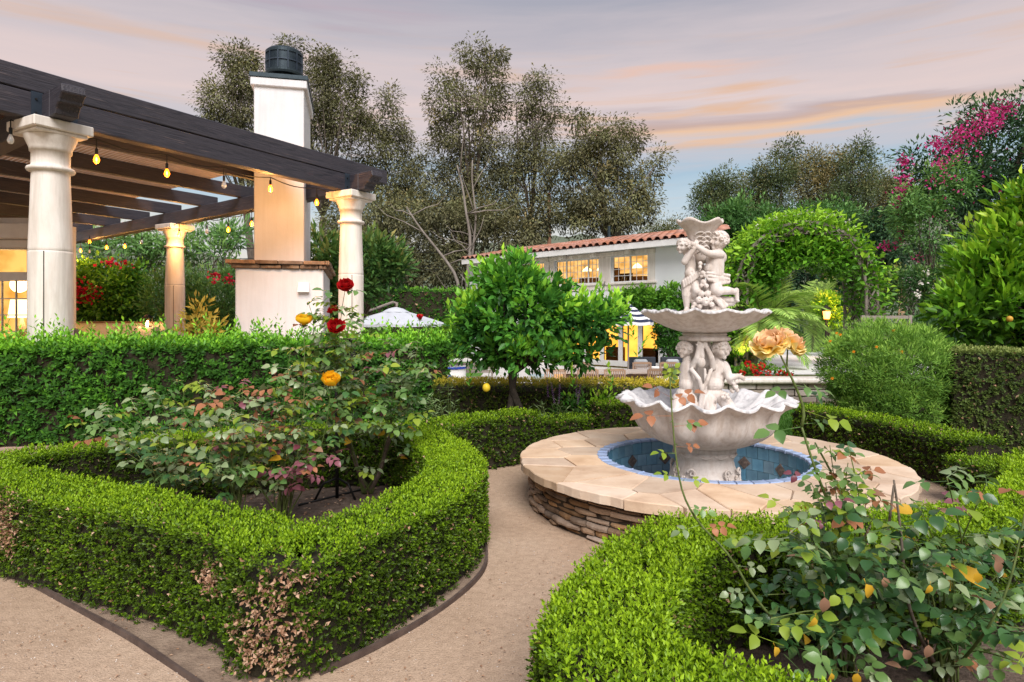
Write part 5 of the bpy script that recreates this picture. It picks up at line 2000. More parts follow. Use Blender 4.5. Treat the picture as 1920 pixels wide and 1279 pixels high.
# roof deck and barrel tiles
rise, run = 0.95, 4.2
b = MB()
vs = [gpt(0.010, -0.70, ZE + 0.105), gpt(TE + 0.035, -0.70, ZE + 0.105), gpt(TE + 0.035 + SK * run, run, ZE + 0.105 + rise), gpt(0.010, run, ZE + 0.105 + rise),
      gpt(0.010, 7.6, ZE + 0.10), gpt(TE + 0.035 + SK * 7.6, 7.6, ZE + 0.10)]
b.add(vs, [(0, 1, 2, 3), (3, 2, 5, 4), (0, 3, 4), (1, 5, 2)])
M['roof_tile'] = mottled('terracotta_roof_tile', (0.32, 0.145, 0.10), (0.45, 0.23, 0.165), 3, 0.85, 0.3, rand=0.22)
M['roof_deck'] = flat('roof_underlay', (0.13, 0.06, 0.045), 0.9)
rf = b.build('roof', M['roof_deck'], gh)
# one barrel tile: half pipe along +Y, slightly tapered
tl = math.hypot(rise, run + 0.70) / 7
vs, fs = [], []
for i, (y, r_) in enumerate(((0, 0.165), (tl * 1.12, 0.145))):
    for k in range(7):
        a = math.pi * k / 6
        vs.append((r_ * math.cos(a), y, r_ * 0.85 * math.sin(a) + (0.018 if i == 0 else 0.0)))
for k in range(7):
    a = math.pi * k / 6
    vs.append((0.135 * math.cos(a), 0, 0.135 * .85 * math.sin(a) + .018))
for k in range(6):
    fs.append((k, k + 1, 7 + k + 1, 7 + k))
    fs.append((14 + k, 14 + k + 1, k + 1, k))
tile = MB().add(vs, fs).mesh('roof_tile', M['roof_tile'], smooth=True)
pan = MB().add([(-.12, 0, .06), (0, 0, 0.0), (.12, 0, .06), (-.12, tl * 1.1, .06), (0, tl * 1.1, 0.0), (.12, tl * 1.1, .06)], [(0, 1, 4, 3), (1, 2, 5, 4)]).mesh('pan_tile', M['roof_tile'], smooth=True)
SL = math.atan2(rise, run + 0.70)
MT = Matrix.Rotation(GROT, 3, 'Z') @ Matrix.Rotation(SL, 3, 'X')
NTL = 38
cnt = 0
for row in range(7):
    for k in range(NTL):
        t = 0.013 + (TE + 0.017) * (k + 0.5) / NTL
        d = -0.76 + (run + 0.70) * row / 7
        z = ZE + 0.112 + rise * row / 7
        if t > TE + 0.04 + SK * d:
            continue
        jig = random.uniform(-.02, .02)
        place('roof_tile', tile, rf, gpt(t + jig * .03, d + jig, z), MT)
place('ridge_cap', MB().box((0, 0, 0), (GL - 1.6, 0.34, 0.10)).mesh('ridge_cap', M['trim_white']), rf, gpt(TE / 2 - 0.075, run, ZE + 0.16 + rise), Matrix.Rotation(GROT, 3, 'Z'))
# windows with stone surrounds, sashes, muntins and panes
for wi, (t0, t1, ns) in enumerate(wins):
    w = gbox('window', t0, t1, 0.10, 0.16, ZT - 0.06, ZT - 0.003, M['trim_white'])
    gbox('sill_rail', t0, t1, 0.10, 0.16, ZS + 0.003, ZS + 0.055, M['trim_white'], w)
    fw = 0.0045
    for i in range(ns + 1):
        t = t0 + (t1 - t0) * i / ns
        if 0 < i < ns and ns > 2 and i % 2 == 0 and ns == 4:
            continue
        tt0, tt1 = (t, t + fw) if i == 0 else ((t - fw, t) if i == ns else (t - fw / 2, t + fw / 2))
        gbox('stile', tt0, tt1, 0.095, 0.158, ZS + 0.056, ZT - 0.061, M['trim_white'], w)
    nm = ns * 3
    for i in range(1, nm):
        t = t0 + (t1 - t0) * i / nm
        gbox('muntin', t - .0008, t + .0008, 0.12, 0.14, ZS + 0.056, ZT - 0.061, M['trim_white'], w)
    for j in range(1, 4):
        z = ZS + (ZT - ZS) * j / 4
        gbox('muntin', t0 + fw, t1 - fw, 0.118, 0.142, z - .012, z + .012, M['trim_white'], w)
    gbox('pane', t0 + 0.001, t1 - 0.001, 0.128, 0.133, ZS + 0.05, ZT - 0.058, M['glass'], w)
    sr = gbox('surround', t0 - 0.030, t1 + 0.030, -0.05, -0.003, ZT + 0.003, ZT + 0.20, M['cast_stone'], bev=0.015)
    gbox('jamb', t0 - 0.028, t0 - 0.002, 0.010, -0.004, ZS, ZT, M['cast_stone'], sr)
    gbox('jamb', t1 + 0.002, t1 + 0.028, 0.010, -0.004, ZS, ZT, M['cast_stone'], sr)
    gbox('sill', t0 - 0.035, t1 + 0.035, -0.10, -0.002, ZS - 0.10, ZS - 0.002, M['cast_stone'], sr, bev=0.015)
    gbox('apron', t0 - 0.028, t1 + 0.028, -0.04, -0.003, ZS - 0.32, ZS - 0.105, M['cast_stone'], sr)
gbox('upper_room_wall', 0.02, TE - 0.13, 2.6, 2.7, 1.85, ZE - 0.02, M['room_wall2'])
gbox('room_ceiling', 0.02, TE - 0.13, 0.26, 2.6, ZE - 0.10, ZE - 0.03, M['room_dark'])
for (t, z0_, z1_, w_) in ((0.50, 3.0, 3.5, .02), (0.575, 3.0, 3.45, .035), (0.63, 3.0, 3.9, .012), (0.735, 3.0, 3.42, .022), (0.845, 3.0, 3.45, .018), (0.35, 3.0, 3.5, .03)):
    gbox('shelf_unit', t - w_, t + w_, 1.7, 2.1, 1.82, z1_, M['room_dark'])
for t in (0.535, 0.60, 0.75):
    c_ = gpt(t, 1.4, 3.78)
    MB().lathe([(0.24, 0), (0.20, .10), (0.08, .20), (0.02, .24), (0.0, .24)], 16, c_).build('pendant_lamp', M['lamp_shade'], gh, smooth=True)
# jersey numerals seen through the right-hand window
fc = bpy.data.curves.new('numerals', 'FONT')
fc.body = '24'
fc.size = 0.42
fc.extrude = 0.01
fc.materials.append(flat('cream_print', (0.85, 0.76, 0.6), .7))
fo = bpy.data.objects.new('numerals', fc)
COL.objects.link(fo)
jb = gbox('jersey', 0.712, 0.768, 0.62, 0.70, 2.85, 3.50, M['room_dark'])
bpy.context.evaluated_depsgraph_get().update()
_me = bpy.data.meshes.new_from_object(fo.evaluated_get(bpy.context.evaluated_depsgraph_get()))
bpy.data.objects.remove(fo)
fo = add_obj('numerals', _me)
fo.parent = jb
fo.matrix_basis = Matrix.Translation(gpt(0.722, 0.60, 3.12) - wloc(jb)) @ (Matrix.Rotation(GROT, 3, 'Z') @ Matrix.Rotation(R(90), 3, 'X')).to_4x4()
# ground-floor glazed doors, lit inside
for i in range(6):
    t0 = 0.45 + (0.905 - 0.45) * i / 6
    d_ = gbox('glass_door', t0, t0 + 0.008, 0.02, 0.12, LOW, 1.55, M['trim_white'])
    gbox('door_stile', t0 + 0.0678, t0 + 0.0755, 0.02, 0.12, LOW, 1.55, M['trim_white'], d_)
    gbox('top_rail', t0 + 0.0082, t0 + 0.0676, 0.02, 0.12, 1.42, 1.55, M['trim_white'], d_)
    gbox('bottom_rail', t0 + 0.0082, t0 + 0.0676, 0.02, 0.12, LOW, LOW + 0.25, M['trim_white'], d_)
    gbox('pane', t0 + 0.0083, t0 + 0.0675, 0.06, 0.07, LOW + 0.252, 1.418, M['glass'], d_)
M['room_low'] = glow_mat('glowing_lower_room', (0.85, 0.34, 0.03), (1.0, 0.50, 0.07), 1.25, (1, 1, 1.5), 1.2)  # emissive wall, the lower room's warm light put into its colour
gbox('lower_room_wall', 0.03, TE - 0.11, 2.0, 2.1, LOW, 1.58, M['room_low'])
for t in (0.52, 0.66, 0.8):
    gbox('sideboard', t - .03, t + .03, 1.2, 1.6, LOW, 0.0, M['room_dark'])

# ================================================================== striped and white umbrellas, furniture on the pool terrace
def umbrella(name, label, c, r, zr, zt, mat, n=8, pole=True, mat2=None, nst=6):
    u = thing(name, label, 'umbrella', (c[0], c[1], LOW))
    prof = [(r, zr - 0.10), (r, zr)] + [(r * (1 - q), zr + (zt - zr) * (q ** 0.92)) for q in np.linspace(0.12, 1, nst)]
    def pm(t, i, rr_, z):
        k = (t * n / (2 * math.pi)) % 1.0
        sag = 1 - 0.06 * math.sin(math.pi * k) * 1.0
        return rr_ * (math.cos(math.pi / n) / math.cos((k - 0.5) * 2 * math.pi / n)), z - 0.03 * math.sin(math.pi * k) * (rr_ / r)
    if mat2 is None:
        MB().lathe(prof, n * 4, (c[0], c[1], 0), pm).build('canopy', mat, u, smooth=False)
    else:
        for i in range(len(prof) - 1):
            MB().lathe(prof[i:i + 2], n * 4, (c[0], c[1], 0), lambda t, j, rr_, z: pm(t, j, rr_, z)).build('canopy_stripe', mat if i % 2 else mat2, u)
    if pole:
        MB().tube([(c[0], c[1], LOW), (c[0], c[1], zt + 0.1)], 0.03, 8).build('pole', M['bark_pale'], u)
    for k in range(n):
        t = 2 * math.pi * k / n
        MB().bar((c[0], c[1], zt - 0.12), (c[0] + r * 0.97 * math.cos(t), c[1] + r * .97 * math.sin(t), zr - 0.03), .02, .02).build('rib', M['grey_wood'], u)
    return u


M['canvas'] = mottled('white_canvas', (0.47, 0.49, 0.53), (0.53, 0.55, 0.59), 3, 0.9, 0.1)
M['navy'] = flat('navy_canvas', (0.02, 0.028, 0.06), 0.9)
M['white_cloth'] = flat('white_cloth', (0.75, 0.75, 0.76), 0.9)
c = at(742, 608, 26.0)
u = umbrella('cantilever_umbrella', 'white cantilever umbrella on a bronze arm right of the pergola column', (c.x, 26.0), 1.95, 1.22, 1.82, M['canvas'], pole=False)
b = MB()
ap = Vector((c.x + 0.05, 26.0, 2.02))
b.tube([Vector((c.x + 0.02, 26.0, 1.80)), ap, Vector((c.x - 0.10, 26.0, 2.06)), Vector((c.x - 1.6, 26.3, 1.55)), Vector((c.x - 2.4, 26.5, 1.2))], [0.05, 0.06, 0.05, 0.045, 0.045], 8)
b.build('arm', M['grey_wood'], u, smooth=True)
MB().tube([(c.x - 2.4, 26.5, LOW), (c.x - 2.4, 26.5, 2.5)], 0.05, 8).build('post', M['grey_wood'], u)
MB().lathe([(0.55, 1.665), (0.30, 1.80), (0.06, 1.86), (0, 1.86)], 16, (c.x, 26.0, 0)).build('vent', M['canvas'], u)
c = at(1178, 604, 22.0)
umbrella('striped_umbrella', 'navy and white striped market umbrella by the lit glass doors', (c.x, 22.0), 0.85, 1.32, 1.95, M['navy'], mat2=M['white_cloth'], nst=8)


def chair(label, c, ang):
    t = thing('dining_chair', label, 'chair', (c[0], c[1], LOW), 'slatted teak chairs round the dining table')
    Rm = Matrix.Rotation(ang, 3, 'Z')
    def bx(name, x, y, z, sx, sy, sz):
        b = MB().box((0, 0, 0), (sx, sy, sz))
        # local box turned with the chair
        p = Rm @ Vector((x, y, z)) + Vector((c[0], c[1], LOW))
        b2 = MB().box(p, (sx, sy, sz), rz=ang)
        return b2.build(name, M['teak'], t)
    W_ = 0.52
    for sx in (-1, 1):
        bx('rear_leg', sx * W_ / 2, -0.22, 0.45, 0.045, 0.05, 0.90)
        bx('front_leg', sx * W_ / 2, 0.22, 0.32, 0.045, 0.045, 0.64)
        bx('armrest', sx * W_ / 2, 0.0, 0.652, 0.05, 0.46, 0.024)
    bx('top_rail', 0, -0.22, 0.885, W_ - 0.05, 0.04, 0.07)
    bx('bottom_rail', 0, -0.22, 0.50, W_ - 0.05, 0.035, 0.045)
    for i in range(8):
        bx('slat', -0.205 + i * 0.0586, -0.222, 0.686, 0.030, 0.018, 0.325)
    bx('seat', 0, 0.0, 0.43, W_ - 0.05, 0.44, 0.035)
    return t


chair_px = [(1042, 'teak slatted chair half hidden under the citrus tree, first of the near row'), (1099, 'teak slatted chair, second of the near row under the citrus leaves'),
            (1152, 'teak slatted chair, third of the near row by the bare table edge'), (1231, 'teak slatted chair beside the fountain basin, last of the near row')]
for i, (px, lb) in enumerate(chair_px):
    p = at(px, 640, 17.4)
    chair(lb, (p.x, 17.4 + 0.03 * i), R((-8, 6, -4, 3)[i]))
for i, (px, lb) in enumerate([(1092, 'teak slatted chair across the table, left of the far side'), (1205, 'teak slatted chair across the table, by the dark sofa'), (1258, 'teak slatted chair across the table, next to the fountain stem')]):
    p = at(px, 640, 19.6)
    chair(lb, (p.x, 19.6), math.pi + R((5, -6, 4)[i]))
tb = thing('dining_table', 'long pale teak dining table between two rows of slatted chairs', 'table', (2.9, 18.5, LOW))
xa, xb = at(1030, 0, 18.5).x, at(1290, 0, 18.5).x
M['table_pale'] = wood('pale_teak', (0.42, 0.34, 0.29), (0.52, 0.44, 0.38), (0.6, 0.52, 0.46), 0.6)
for i in range(6):
    MB().box(((xa + xb) / 2, 18.06 + i * 0.176, LOW + 0.745), (xb - xa, 0.172, 0.04)).build('table_plank', M['table_pale'], tb)
for x in (xa + .5, xb - .5):
    MB().box((x, 18.5, LOW + 0.37), (0.16, 0.7, 0.70)).build('trestle', M['teak'], tb)
MB().box(((xa + xb) / 2, 18.5, LOW + 0.60), (xb - xa - 1.2, 0.08, 0.12)).build('stretcher', M['teak'], tb)


def sofa(label, px, w):
    p = at(px, 690, 22.5)
    s = thing('sofa', label, 'sofa', (p.x, 22.5, LOW), 'dark outdoor sofas by the guest house')
    M['sofa_dark'] = M.get('sofa_dark') or mottled('charcoal_wicker', (0.022, 0.026, 0.034), (0.05, 0.055, 0.068), 60, .8, .4, .004)
    M['cushion'] = M.get('cushion') or mottled('grey_cushion', (0.34, 0.36, 0.38), (0.42, 0.44, 0.46), 8, .95, .2)
    MB().box((p.x, 22.5, LOW + .22), (w, .85, .36)).build('seat_base', M['sofa_dark'], s, bevel=.02)
    b = MB()
    b.bar((p.x - w / 2, 22.9, LOW + .62), (p.x + w / 2, 22.9, LOW + .62), .12, .52)
    b.build('backrest', M['sofa_dark'], s, bevel=.03)
    for sx in (-1, 1):
        MB().box((p.x + sx * (w / 2 - .06), 22.5, LOW + .48), (.12, .85, .18)).build('arm', M['sofa_dark'], s, bevel=.02)
    MB().box((p.x, 22.46, LOW + .47), (w - .26, .72, .14)).build('seat_cushion', M['cushion'], s, bevel=.04)
    MB().box((p.x - .1, 22.62, LOW + .68), (w * .5, .2, .28)).build('pillow', M['cushion'], s, bevel=.06)
    return s
sofa('dark outdoor sofa with a pale grey pillow behind the dining table', 1208, 0.95)
sofa('dark outdoor sofa half hidden behind the fountain stem', 1268, 0.9)
p = at(1232, 690, 21.5)
pt = thing('planter', 'tall white planter standing between the two dark sofas', 'planter', (p.x, 21.5, LOW))
MB().lathe([(0.17, 0), (0.24, .62), (0.25, .64), (0.22, .64), (0.20, .58), (0, .58)], 24, (p.x, 21.5, LOW)).build('pot', M['trim_white'], pt, smooth=True)
# painted pot with its plant and a bench by the pool, left of the citrus tree
p = at(846, 695, 19.0)
pp = thing('painted_pot', 'white glazed pot with blue band and blue round motif beside the pool', 'plant pot', (p.x, 19.0, LOW))
pr = [(0.24, .02), (0.36, .20), (0.42, .48), (0.43, .66), (0.42, .76), (0.45, .82), (0.45, .86), (0.40, .86), (0.38, .76), (0, .76)]
z0p = LOW - 0.35 + 0.35
MB().lathe(pr, 28, (p.x, 19.0, z0p)).build('pot_body', M['trim_white'], pp, smooth=True)
M['cobalt'] = flat('cobalt_glaze', (0.02, 0.05, 0.30), .35)
MB().lathe([(0.452, .79), (0.456, .80), (0.456, .85), (0.452, .86)], 28, (p.x, 19.0, z0p)).build('blue_band', M['cobalt'], pp)
MB().lathe([(0.34, .145), (0.352, .16), (0.362, .19)], 28, (p.x, 19.0, z0p)).build('blue_foot_band', M['cobalt'], pp)
b = MB()
for k in range(16):
    t0, t1 = k * math.pi / 8, (k + 1) * math.pi / 8
    f_ = lambda t, r_: (p.x + r_ * math.cos(t) * 1.0, 19.0 - math.sqrt(max(0, .438 ** 2 - (r_ * math.cos(t)) ** 2)), z0p + .5 + r_ * math.sin(t))
    b.add([f_(t0, .07), f_(t0, .13), f_(t1, .13), f_(t1, .07)], [(0, 1, 2, 3)])
b.build('blue_motif', M['cobalt'], pp)
bn = thing('pool_lounger', 'low white lounger on the pool terrace left of the citrus trunk', 'lounger', (-1.2, 17.0, LOW))
for i in range(7):
    MB().box((-1.85 + i * 0.26, 17.0, LOW + .62), (.24, .62, .05)).build('slat', M['trim_white'], bn, bevel=.006)
for x in (-1.8, -.4):
    for y in (16.75, 17.25):
        MB().box((x, y, LOW + .30), (.06, .06, .59)).build('leg', M['trim_white'], bn)
bw = thing('garden_bench', 'weathered wooden bench back beyond the painted pot', 'bench', (-1.3, 20.0, LOW))
q = at(887, 668, 20.0)
for i in range(3):
    MB().box((q.x, 20.0, LOW + .62 + i * .11), (1.25, .03, .09)).build('back_slat', M['grey_wood'], bw)
for i in range(4):
    MB().box((q.x, 19.6 + i * .1, LOW + .45), (1.25, .085, .03)).build('seat_slat', M['grey_wood'], bw)
for x in (-.58, .58):
    MB().box((q.x + x, 20.02, LOW + .45), (.06, .06, .9)).build('leg', M['grey_wood'], bw)
    MB().box((q.x + x, 19.56, LOW + .22), (.06, .06, .44)).build('leg', M['grey_wood'], bw)

# ================================================================== raised terrace, retaining wall
M['pale_paving'] = mottled('pale_paving', (0.66, 0.64, 0.63), (0.76, 0.75, 0.74), 1.2, 0.8, 0.15)
TZ = 0.43
sheet('terrace', [(3.1, 11.7), (16, 11.7), (26, 44), (7.5, 44), (6.2, 18), (3.1, 13.5)], TZ, M['field'], thick=1.3)
pv = thing('white_patio', 'bright white paved patio beyond the retaining wall', 'patio', (6.6, 18, TZ))
pv['kind'] = 'structure'
del pv['category']
me = MB().box((0, 0, 0), (1.17, 1.17, .03)).mesh('paving_slab', M['pale_paving'])
for i in range(4):
    for j in range(8):
        place('paving_slab', me, pv, (5.1 + i * 1.18 + j * 0.42, 12.6 + j * 1.18, TZ + .018 + random.uniform(-.001, .001)))
rw = thing('retaining_wall', 'low stone block retaining wall with pale rounded coping behind the lawn', 'wall', (4.6, 11.45, 0))
M['block'] = mottled('wall_block', (0.22, 0.19, 0.16), (0.36, 0.31, 0.27), 5, 0.9, 0.5, .01, rand=0.28)
MB().box((5.7, 11.52, 0.17), (6.3, 0.20, 0.335)).build('wall_core', M['mortar_dark'], rw)
random.seed(5)
z = 0.0
for row in range(3):
    x = 2.56 + random.uniform(0, .1)
    while x < 8.8:
        ln = random.uniform(.28, .62)
        MB().box((x + ln / 2, 11.44 + random.uniform(-.012, .012), z + .055), (ln - .014, .16, .102)).build('block', M['block'], rw, bevel=.012)
        x += ln
    z += 0.113
for i in range(8):
    b = MB()
    L_ = 0.78
    pr = [(-.20, .342), (-.22, .365), (-.22, .40), (-.19, .432), (.16, .432), (.18, .40), (.18, .342)]
    x0 = 2.56 + i * .785
    vs = [(x0, 11.48 + y, z_) for y, z_ in pr] + [(x0 + L_, 11.48 + y, z_) for y, z_ in pr]
    n_ = len(pr)
    b.add(vs, [tuple(range(n_ - 1, -1, -1)), tuple(range(n_, 2 * n_))] + [(k, (k + 1) % n_, n_ + (k + 1) % n_, n_ + k) for k in range(n_)])
    b.build('coping_stone', M['cast_stone'], rw)

# ================================================================== trellis arch carrying the vine
AX, AY, AR, AZ = at(1495, 0, 13.5).x, 13.5, 1.30, 2.0
ar = thing('vine_arch', 'lattice garden arch smothered in bright green flowering vine', 'garden arch', (AX, AY, TZ))
def arch_curve(u, off=0.0):
    """u 0..1 from the left foot over the top to the right foot"""
    H_ = AZ - TZ
    La, Lb = H_, math.pi * AR
    s_ = u * (2 * La + Lb)
    if s_ < La:
        return Vector((AX - AR - off, 0, TZ + s_)), Vector((-1, 0, 0))
    if s_ < La + Lb:
        t = math.pi - (s_ - La) / AR
        return Vector((AX + (AR + off) * math.cos(t), 0, AZ + (AR * 0.98 + off) * math.sin(t))), Vector((math.cos(t), 0, math.sin(t)))
    return Vector((AX + AR + off, 0, TZ + (2 * La + Lb - s_))), Vector((1, 0, 0))
for y in (AY - .42, AY + .42):
    for off in (-.11, .11):
        b = MB()
        N_ = 48
        for i in range(N_):
            p, _ = arch_curve(i / N_, off)
            q, _ = arch_curve((i + 1) / N_, off)
            b.bar((p.x, y, p.z), (q.x, y, q.z), .05, .045, up=(0, 1, 0))
        b.build('hoop', M['grey_wood'], ar)
    for i in range(26):
        for sg in (-1, 1):
            p, _ = arch_curve(i / 26, -.11 * sg)
            q, _ = arch_curve((i + 1.3) / 26 if i < 25 else 1, .11 * sg)
            MB().bar((p.x, y + sg * .012, p.z), (q.x, y + sg * .012, q.z), .03, .018, up=(0, 1, 0)).build('lattice_lath', M['grey_wood'], ar)
for i in range(22):
    for sg in (-1, 1):
        p, _ = arch_curve(i / 22, .02 * sg)
        q, _ = arch_curve((i + 2) / 22 if i < 21 else 1, .02 * sg)
        MB().bar((p.x, AY - .42 * sg, p.z), (q.x, AY + .42 * sg, q.z), .03, .018).build('lattice_lath', M['grey_wood'], ar)
# lattice panel beside the right foot
fpn = thing('lattice_fence', 'weathered diagonal lattice panel at the right foot of the vine arch', 'lattice', (AX + 1.55, AY - .6, TZ))
x0, x1, z0_, z1_ = AX + 1.02, AX + 1.95, TZ, 1.52
for x in (x0, x1):
    MB().box((x, AY - .6, (z0_ + z1_) / 2), (.06, .06, z1_ - z0_)).build('post', M['grey_wood'], fpn)
for z in (z0_ + .1, 1.06, z1_ - .04):
    MB().box(((x0 + x1) / 2, AY - .6, z), (x1 - x0 - .07, .045, .06)).build('rail', M['grey_wood'], fpn)
for i in range(4):
    xa_ = x0 + (x1 - x0) * i / 4
    for zz0, zz1 in ((z0_ + .14, 1.03), (1.09, z1_ - .07)):
        MB().bar((xa_ + .02, AY - .615, zz0), (xa_ + (x1 - x0) / 4, AY - .615, zz1), .03, .016, up=(0, 1, 0)).build('lath', M['grey_wood'], fpn)
        MB().bar((xa_ + .02, AY - .585, zz1), (xa_ + (x1 - x0) / 4, AY - .585, zz0), .03, .016, up=(0, 1, 0)).build('lath', M['grey_wood'], fpn)
# lit post lantern behind the arch
p = at(1549, 590, 16.5)
pl = thing('post_lantern', 'lit garden lantern on a post glowing through leaves under the arch', 'lantern', (p.x, 16.5, TZ))
MB().tube([(p.x, 16.5, TZ), (p.x, 16.5, p.z - .12)], .03, 8).build('post', M['iron'], pl)
MB().lathe([(0.07, -.12), (0.11, .10), (0.11, .11), (0.07, .12), (.14, .13), (.03, .24), (0, .25)], 8, (p.x, 16.5, p.z)).build('roof', M['iron'], pl)
MB().lathe([(0.0, -.11), (0.068, -.11), (0.10, .085), (0.0, .085)], 8, (p.x, 16.5 - .03, p.z)).build('glass', emit('lantern_glass', (1, .45, .08), 3.5), pl)
ld = bpy.data.lights.new('post_light', 'POINT')
ld.energy = 22
ld.color = (1, .52, .12)
ld.shadow_soft_size = .1
lo = bpy.data.objects.new('post_light', ld)
COL.objects.link(lo)
lo.location = (p.x, 16.2, p.z)
# uplight at the palm
p = at(1402, 690, 12.9)
up_ = thing('ground_uplight', 'small ground spotlight lighting the palm trunk among red geraniums', 'uplight', (p.x - .12, 12.75, TZ))
MB().lathe([(0.05, 0), (0.055, .10), (0.045, .11), (0.0, .10)], 12, (p.x - .12, 12.75, TZ)).build('housing', M['iron'], up_)
ld = bpy.data.lights.new('uplight', 'SPOT')
ld.energy = 60
ld.color = (1, .55, .16)
ld.spot_size = R(70)
ld.shadow_soft_size = .05
lo = bpy.data.objects.new('uplight', ld)
COL.objects.link(lo)
lo.location = (p.x - .12, 12.7, TZ + .16)
lo.rotation_euler = (R(180 - 14), 0, R(-10))
# rose-covered stone pillars at the right
for i, (px, lb) in enumerate(((1704, 'rough stone pillar wrapped in climbing rose, left one of the two'), (1752, 'rough stone pillar wrapped in white climbing rose, by the orange tree'))):
    p = at(px, 600, 15.5)
    sp = thing('stone_pillar', lb, 'pillar', (p.x, 15.5, TZ), 'stone pillars behind the round shrub')
    for k in range(9):
        MB().box((p.x + random.uniform(-.01, .01), 15.5, TZ + .11 + k * .22), (.34, .34, .212), rz=random.uniform(-.05, .05)).build('pillar_block', M['cast_stone'], sp, bevel=.02)
# utility pole, wires
p = at(1031, 452, 62)
up2 = thing('utility_pole', 'brown wooden utility pole rising behind the tiled roof', 'utility pole', (p.x, 62, LOW))
MB().tube([(p.x, 62, LOW), (p.x - .1, 62, at(0, 362, 62).z)], [.24, .19], 10).build('pole', mottled('pole_wood', (.20, .10, .06), (.30, .16, .10), 2, .9, .3), up2)
MB().tube([at(1142, 437, 45) - Vector((0, 0, 6)), at(1142, 424, 45)], .12, 8).build('vent_pipe', M['metal_dark'], gh)


def wire(label, pts, r_):
    b = MB()
    P = []
    for i in range(len(pts) - 1):
        a, c = Vector(pts[i]), Vector(pts[i + 1])
        for q in np.linspace(0, 1, 12)[: 12 if i == len(pts) - 2 else 11]:
            p = a.lerp(c, q)
            p.z -= math.sin(math.pi * q) * (a - c).length * .012
            P.append(p)
    b.tube(P, r_, 5)
    return tag(b.build('power_line', M['cable']), label, 'power line', 'overhead power lines')


wire('upper black power line crossing behind the chimney', [at(-200, 446, 30), at(480, 466, 34), at(905, 470, 44)], .02)
wire('middle black power line crossing behind the chimney', [at(-200, 470, 30), at(480, 485, 34), at(905, 498, 44)], .02)
wire('lowest black power line crossing behind the chimney', [at(-200, 480, 30), at(480, 497, 34), at(905, 503, 44)], .022)
wire('upper power line slanting over the vine arch', [at(1500, 412, 45), at(1700, 372, 34), at(2200, 270, 24)], .02)
wire('lower power line slanting over the vine arch', [at(1490, 424, 45), at(1700, 382, 34), at(2200, 300, 24)], .02)
wire('pale stay cable behind the round shrub', [at(1680, 600, 17), at(1722, 505, 19), at(1800, 380, 24)], .012)

# ================================================================== trees, shrubs, climbers
def crown(ells, ncl, per, cr, L, W, rng, droop=0.0, shell=0.55, out=0.6, vmean=0.4, vvar=0.12, updir=0.25, flat=1.0):
    """leaf clumps through ellipsoids; returns leaf arrays and the clump centres"""
    vol = np.array([e[1][0] * e[1][1] * e[1][2] for e in ells]) ** (2 / 3)
    cnt = np.maximum(4, (ncl * vol / vol.sum()).astype(int))
    CC, CO, CR, EC = [], [], [], []
    for (c, r), k in zip(ells, cnt):
        d = unit(rng.normal(0, 1, (k, 3)))
        rad = shell + (1 - shell) * rng.random(k) ** 0.6
        CC.append(np.array(c) + d * rad[:, None] * np.array(r))
        CO.append(unit(d / np.array(r)))
        CR.append(cr * rng.uniform(0.6, 1.35, k))
        EC.append(rad)
    CC, CO, CR, EC = np.concatenate(CC), np.concatenate(CO), np.concatenate(CR), np.concatenate(EC)
    K = len(CC)
    n = K * per
    ci = np.repeat(np.arange(K), per)
    d = unit(rng.normal(0, 1, (n, 3)))
    rr_ = rng.random(n) ** 0.5
    P = CC[ci] + d * (rr_ * CR[ci])[:, None] * np.array([1, 1, flat])
    A = unit(d * 0.8 + CO[ci] * out + rng.normal(0, .35, (n, 3)) + np.array([0, 0, updir - droop]))
    N = unit(CO[ci] * 0.6 + d * 0.5 + np.array([0, 0, 0.7]) + rng.normal(0, .35, (n, 3)))
    Lx = L * rng.uniform(0.65, 1.25, n)
    Wx = Lx * (W / L) * rng.uniform(.8, 1.2, n)
    cv = rng.normal(0, vvar, K)
    v = np.clip(vmean + cv[ci] + 0.16 * d[:, 2] + 0.14 * (EC[ci] - 0.8) * 3 + 0.16 * CO[ci][:, 2] + rng.normal(0, .09, n), 0, 1)  # outer and upward-facing leaves get the lighter tones
    return (P, A, N, Lx, Wx, v), CC


def pxell(lst, Y, depth=None):
    """ellipsoids from photograph pixels at depth Y: (px, py, rx, ry[, dY])"""
    out = []
    for e in lst:
        y = Y + (e[4] if len(e) > 4 else 0)
        c = at(e[0], e[1], y)
        rx, ry = e[2] * y / FPX, e[3] * y / FPX
        out.append(((c.x, c.y, c.z), (rx, depth or rx, ry)))
    return out


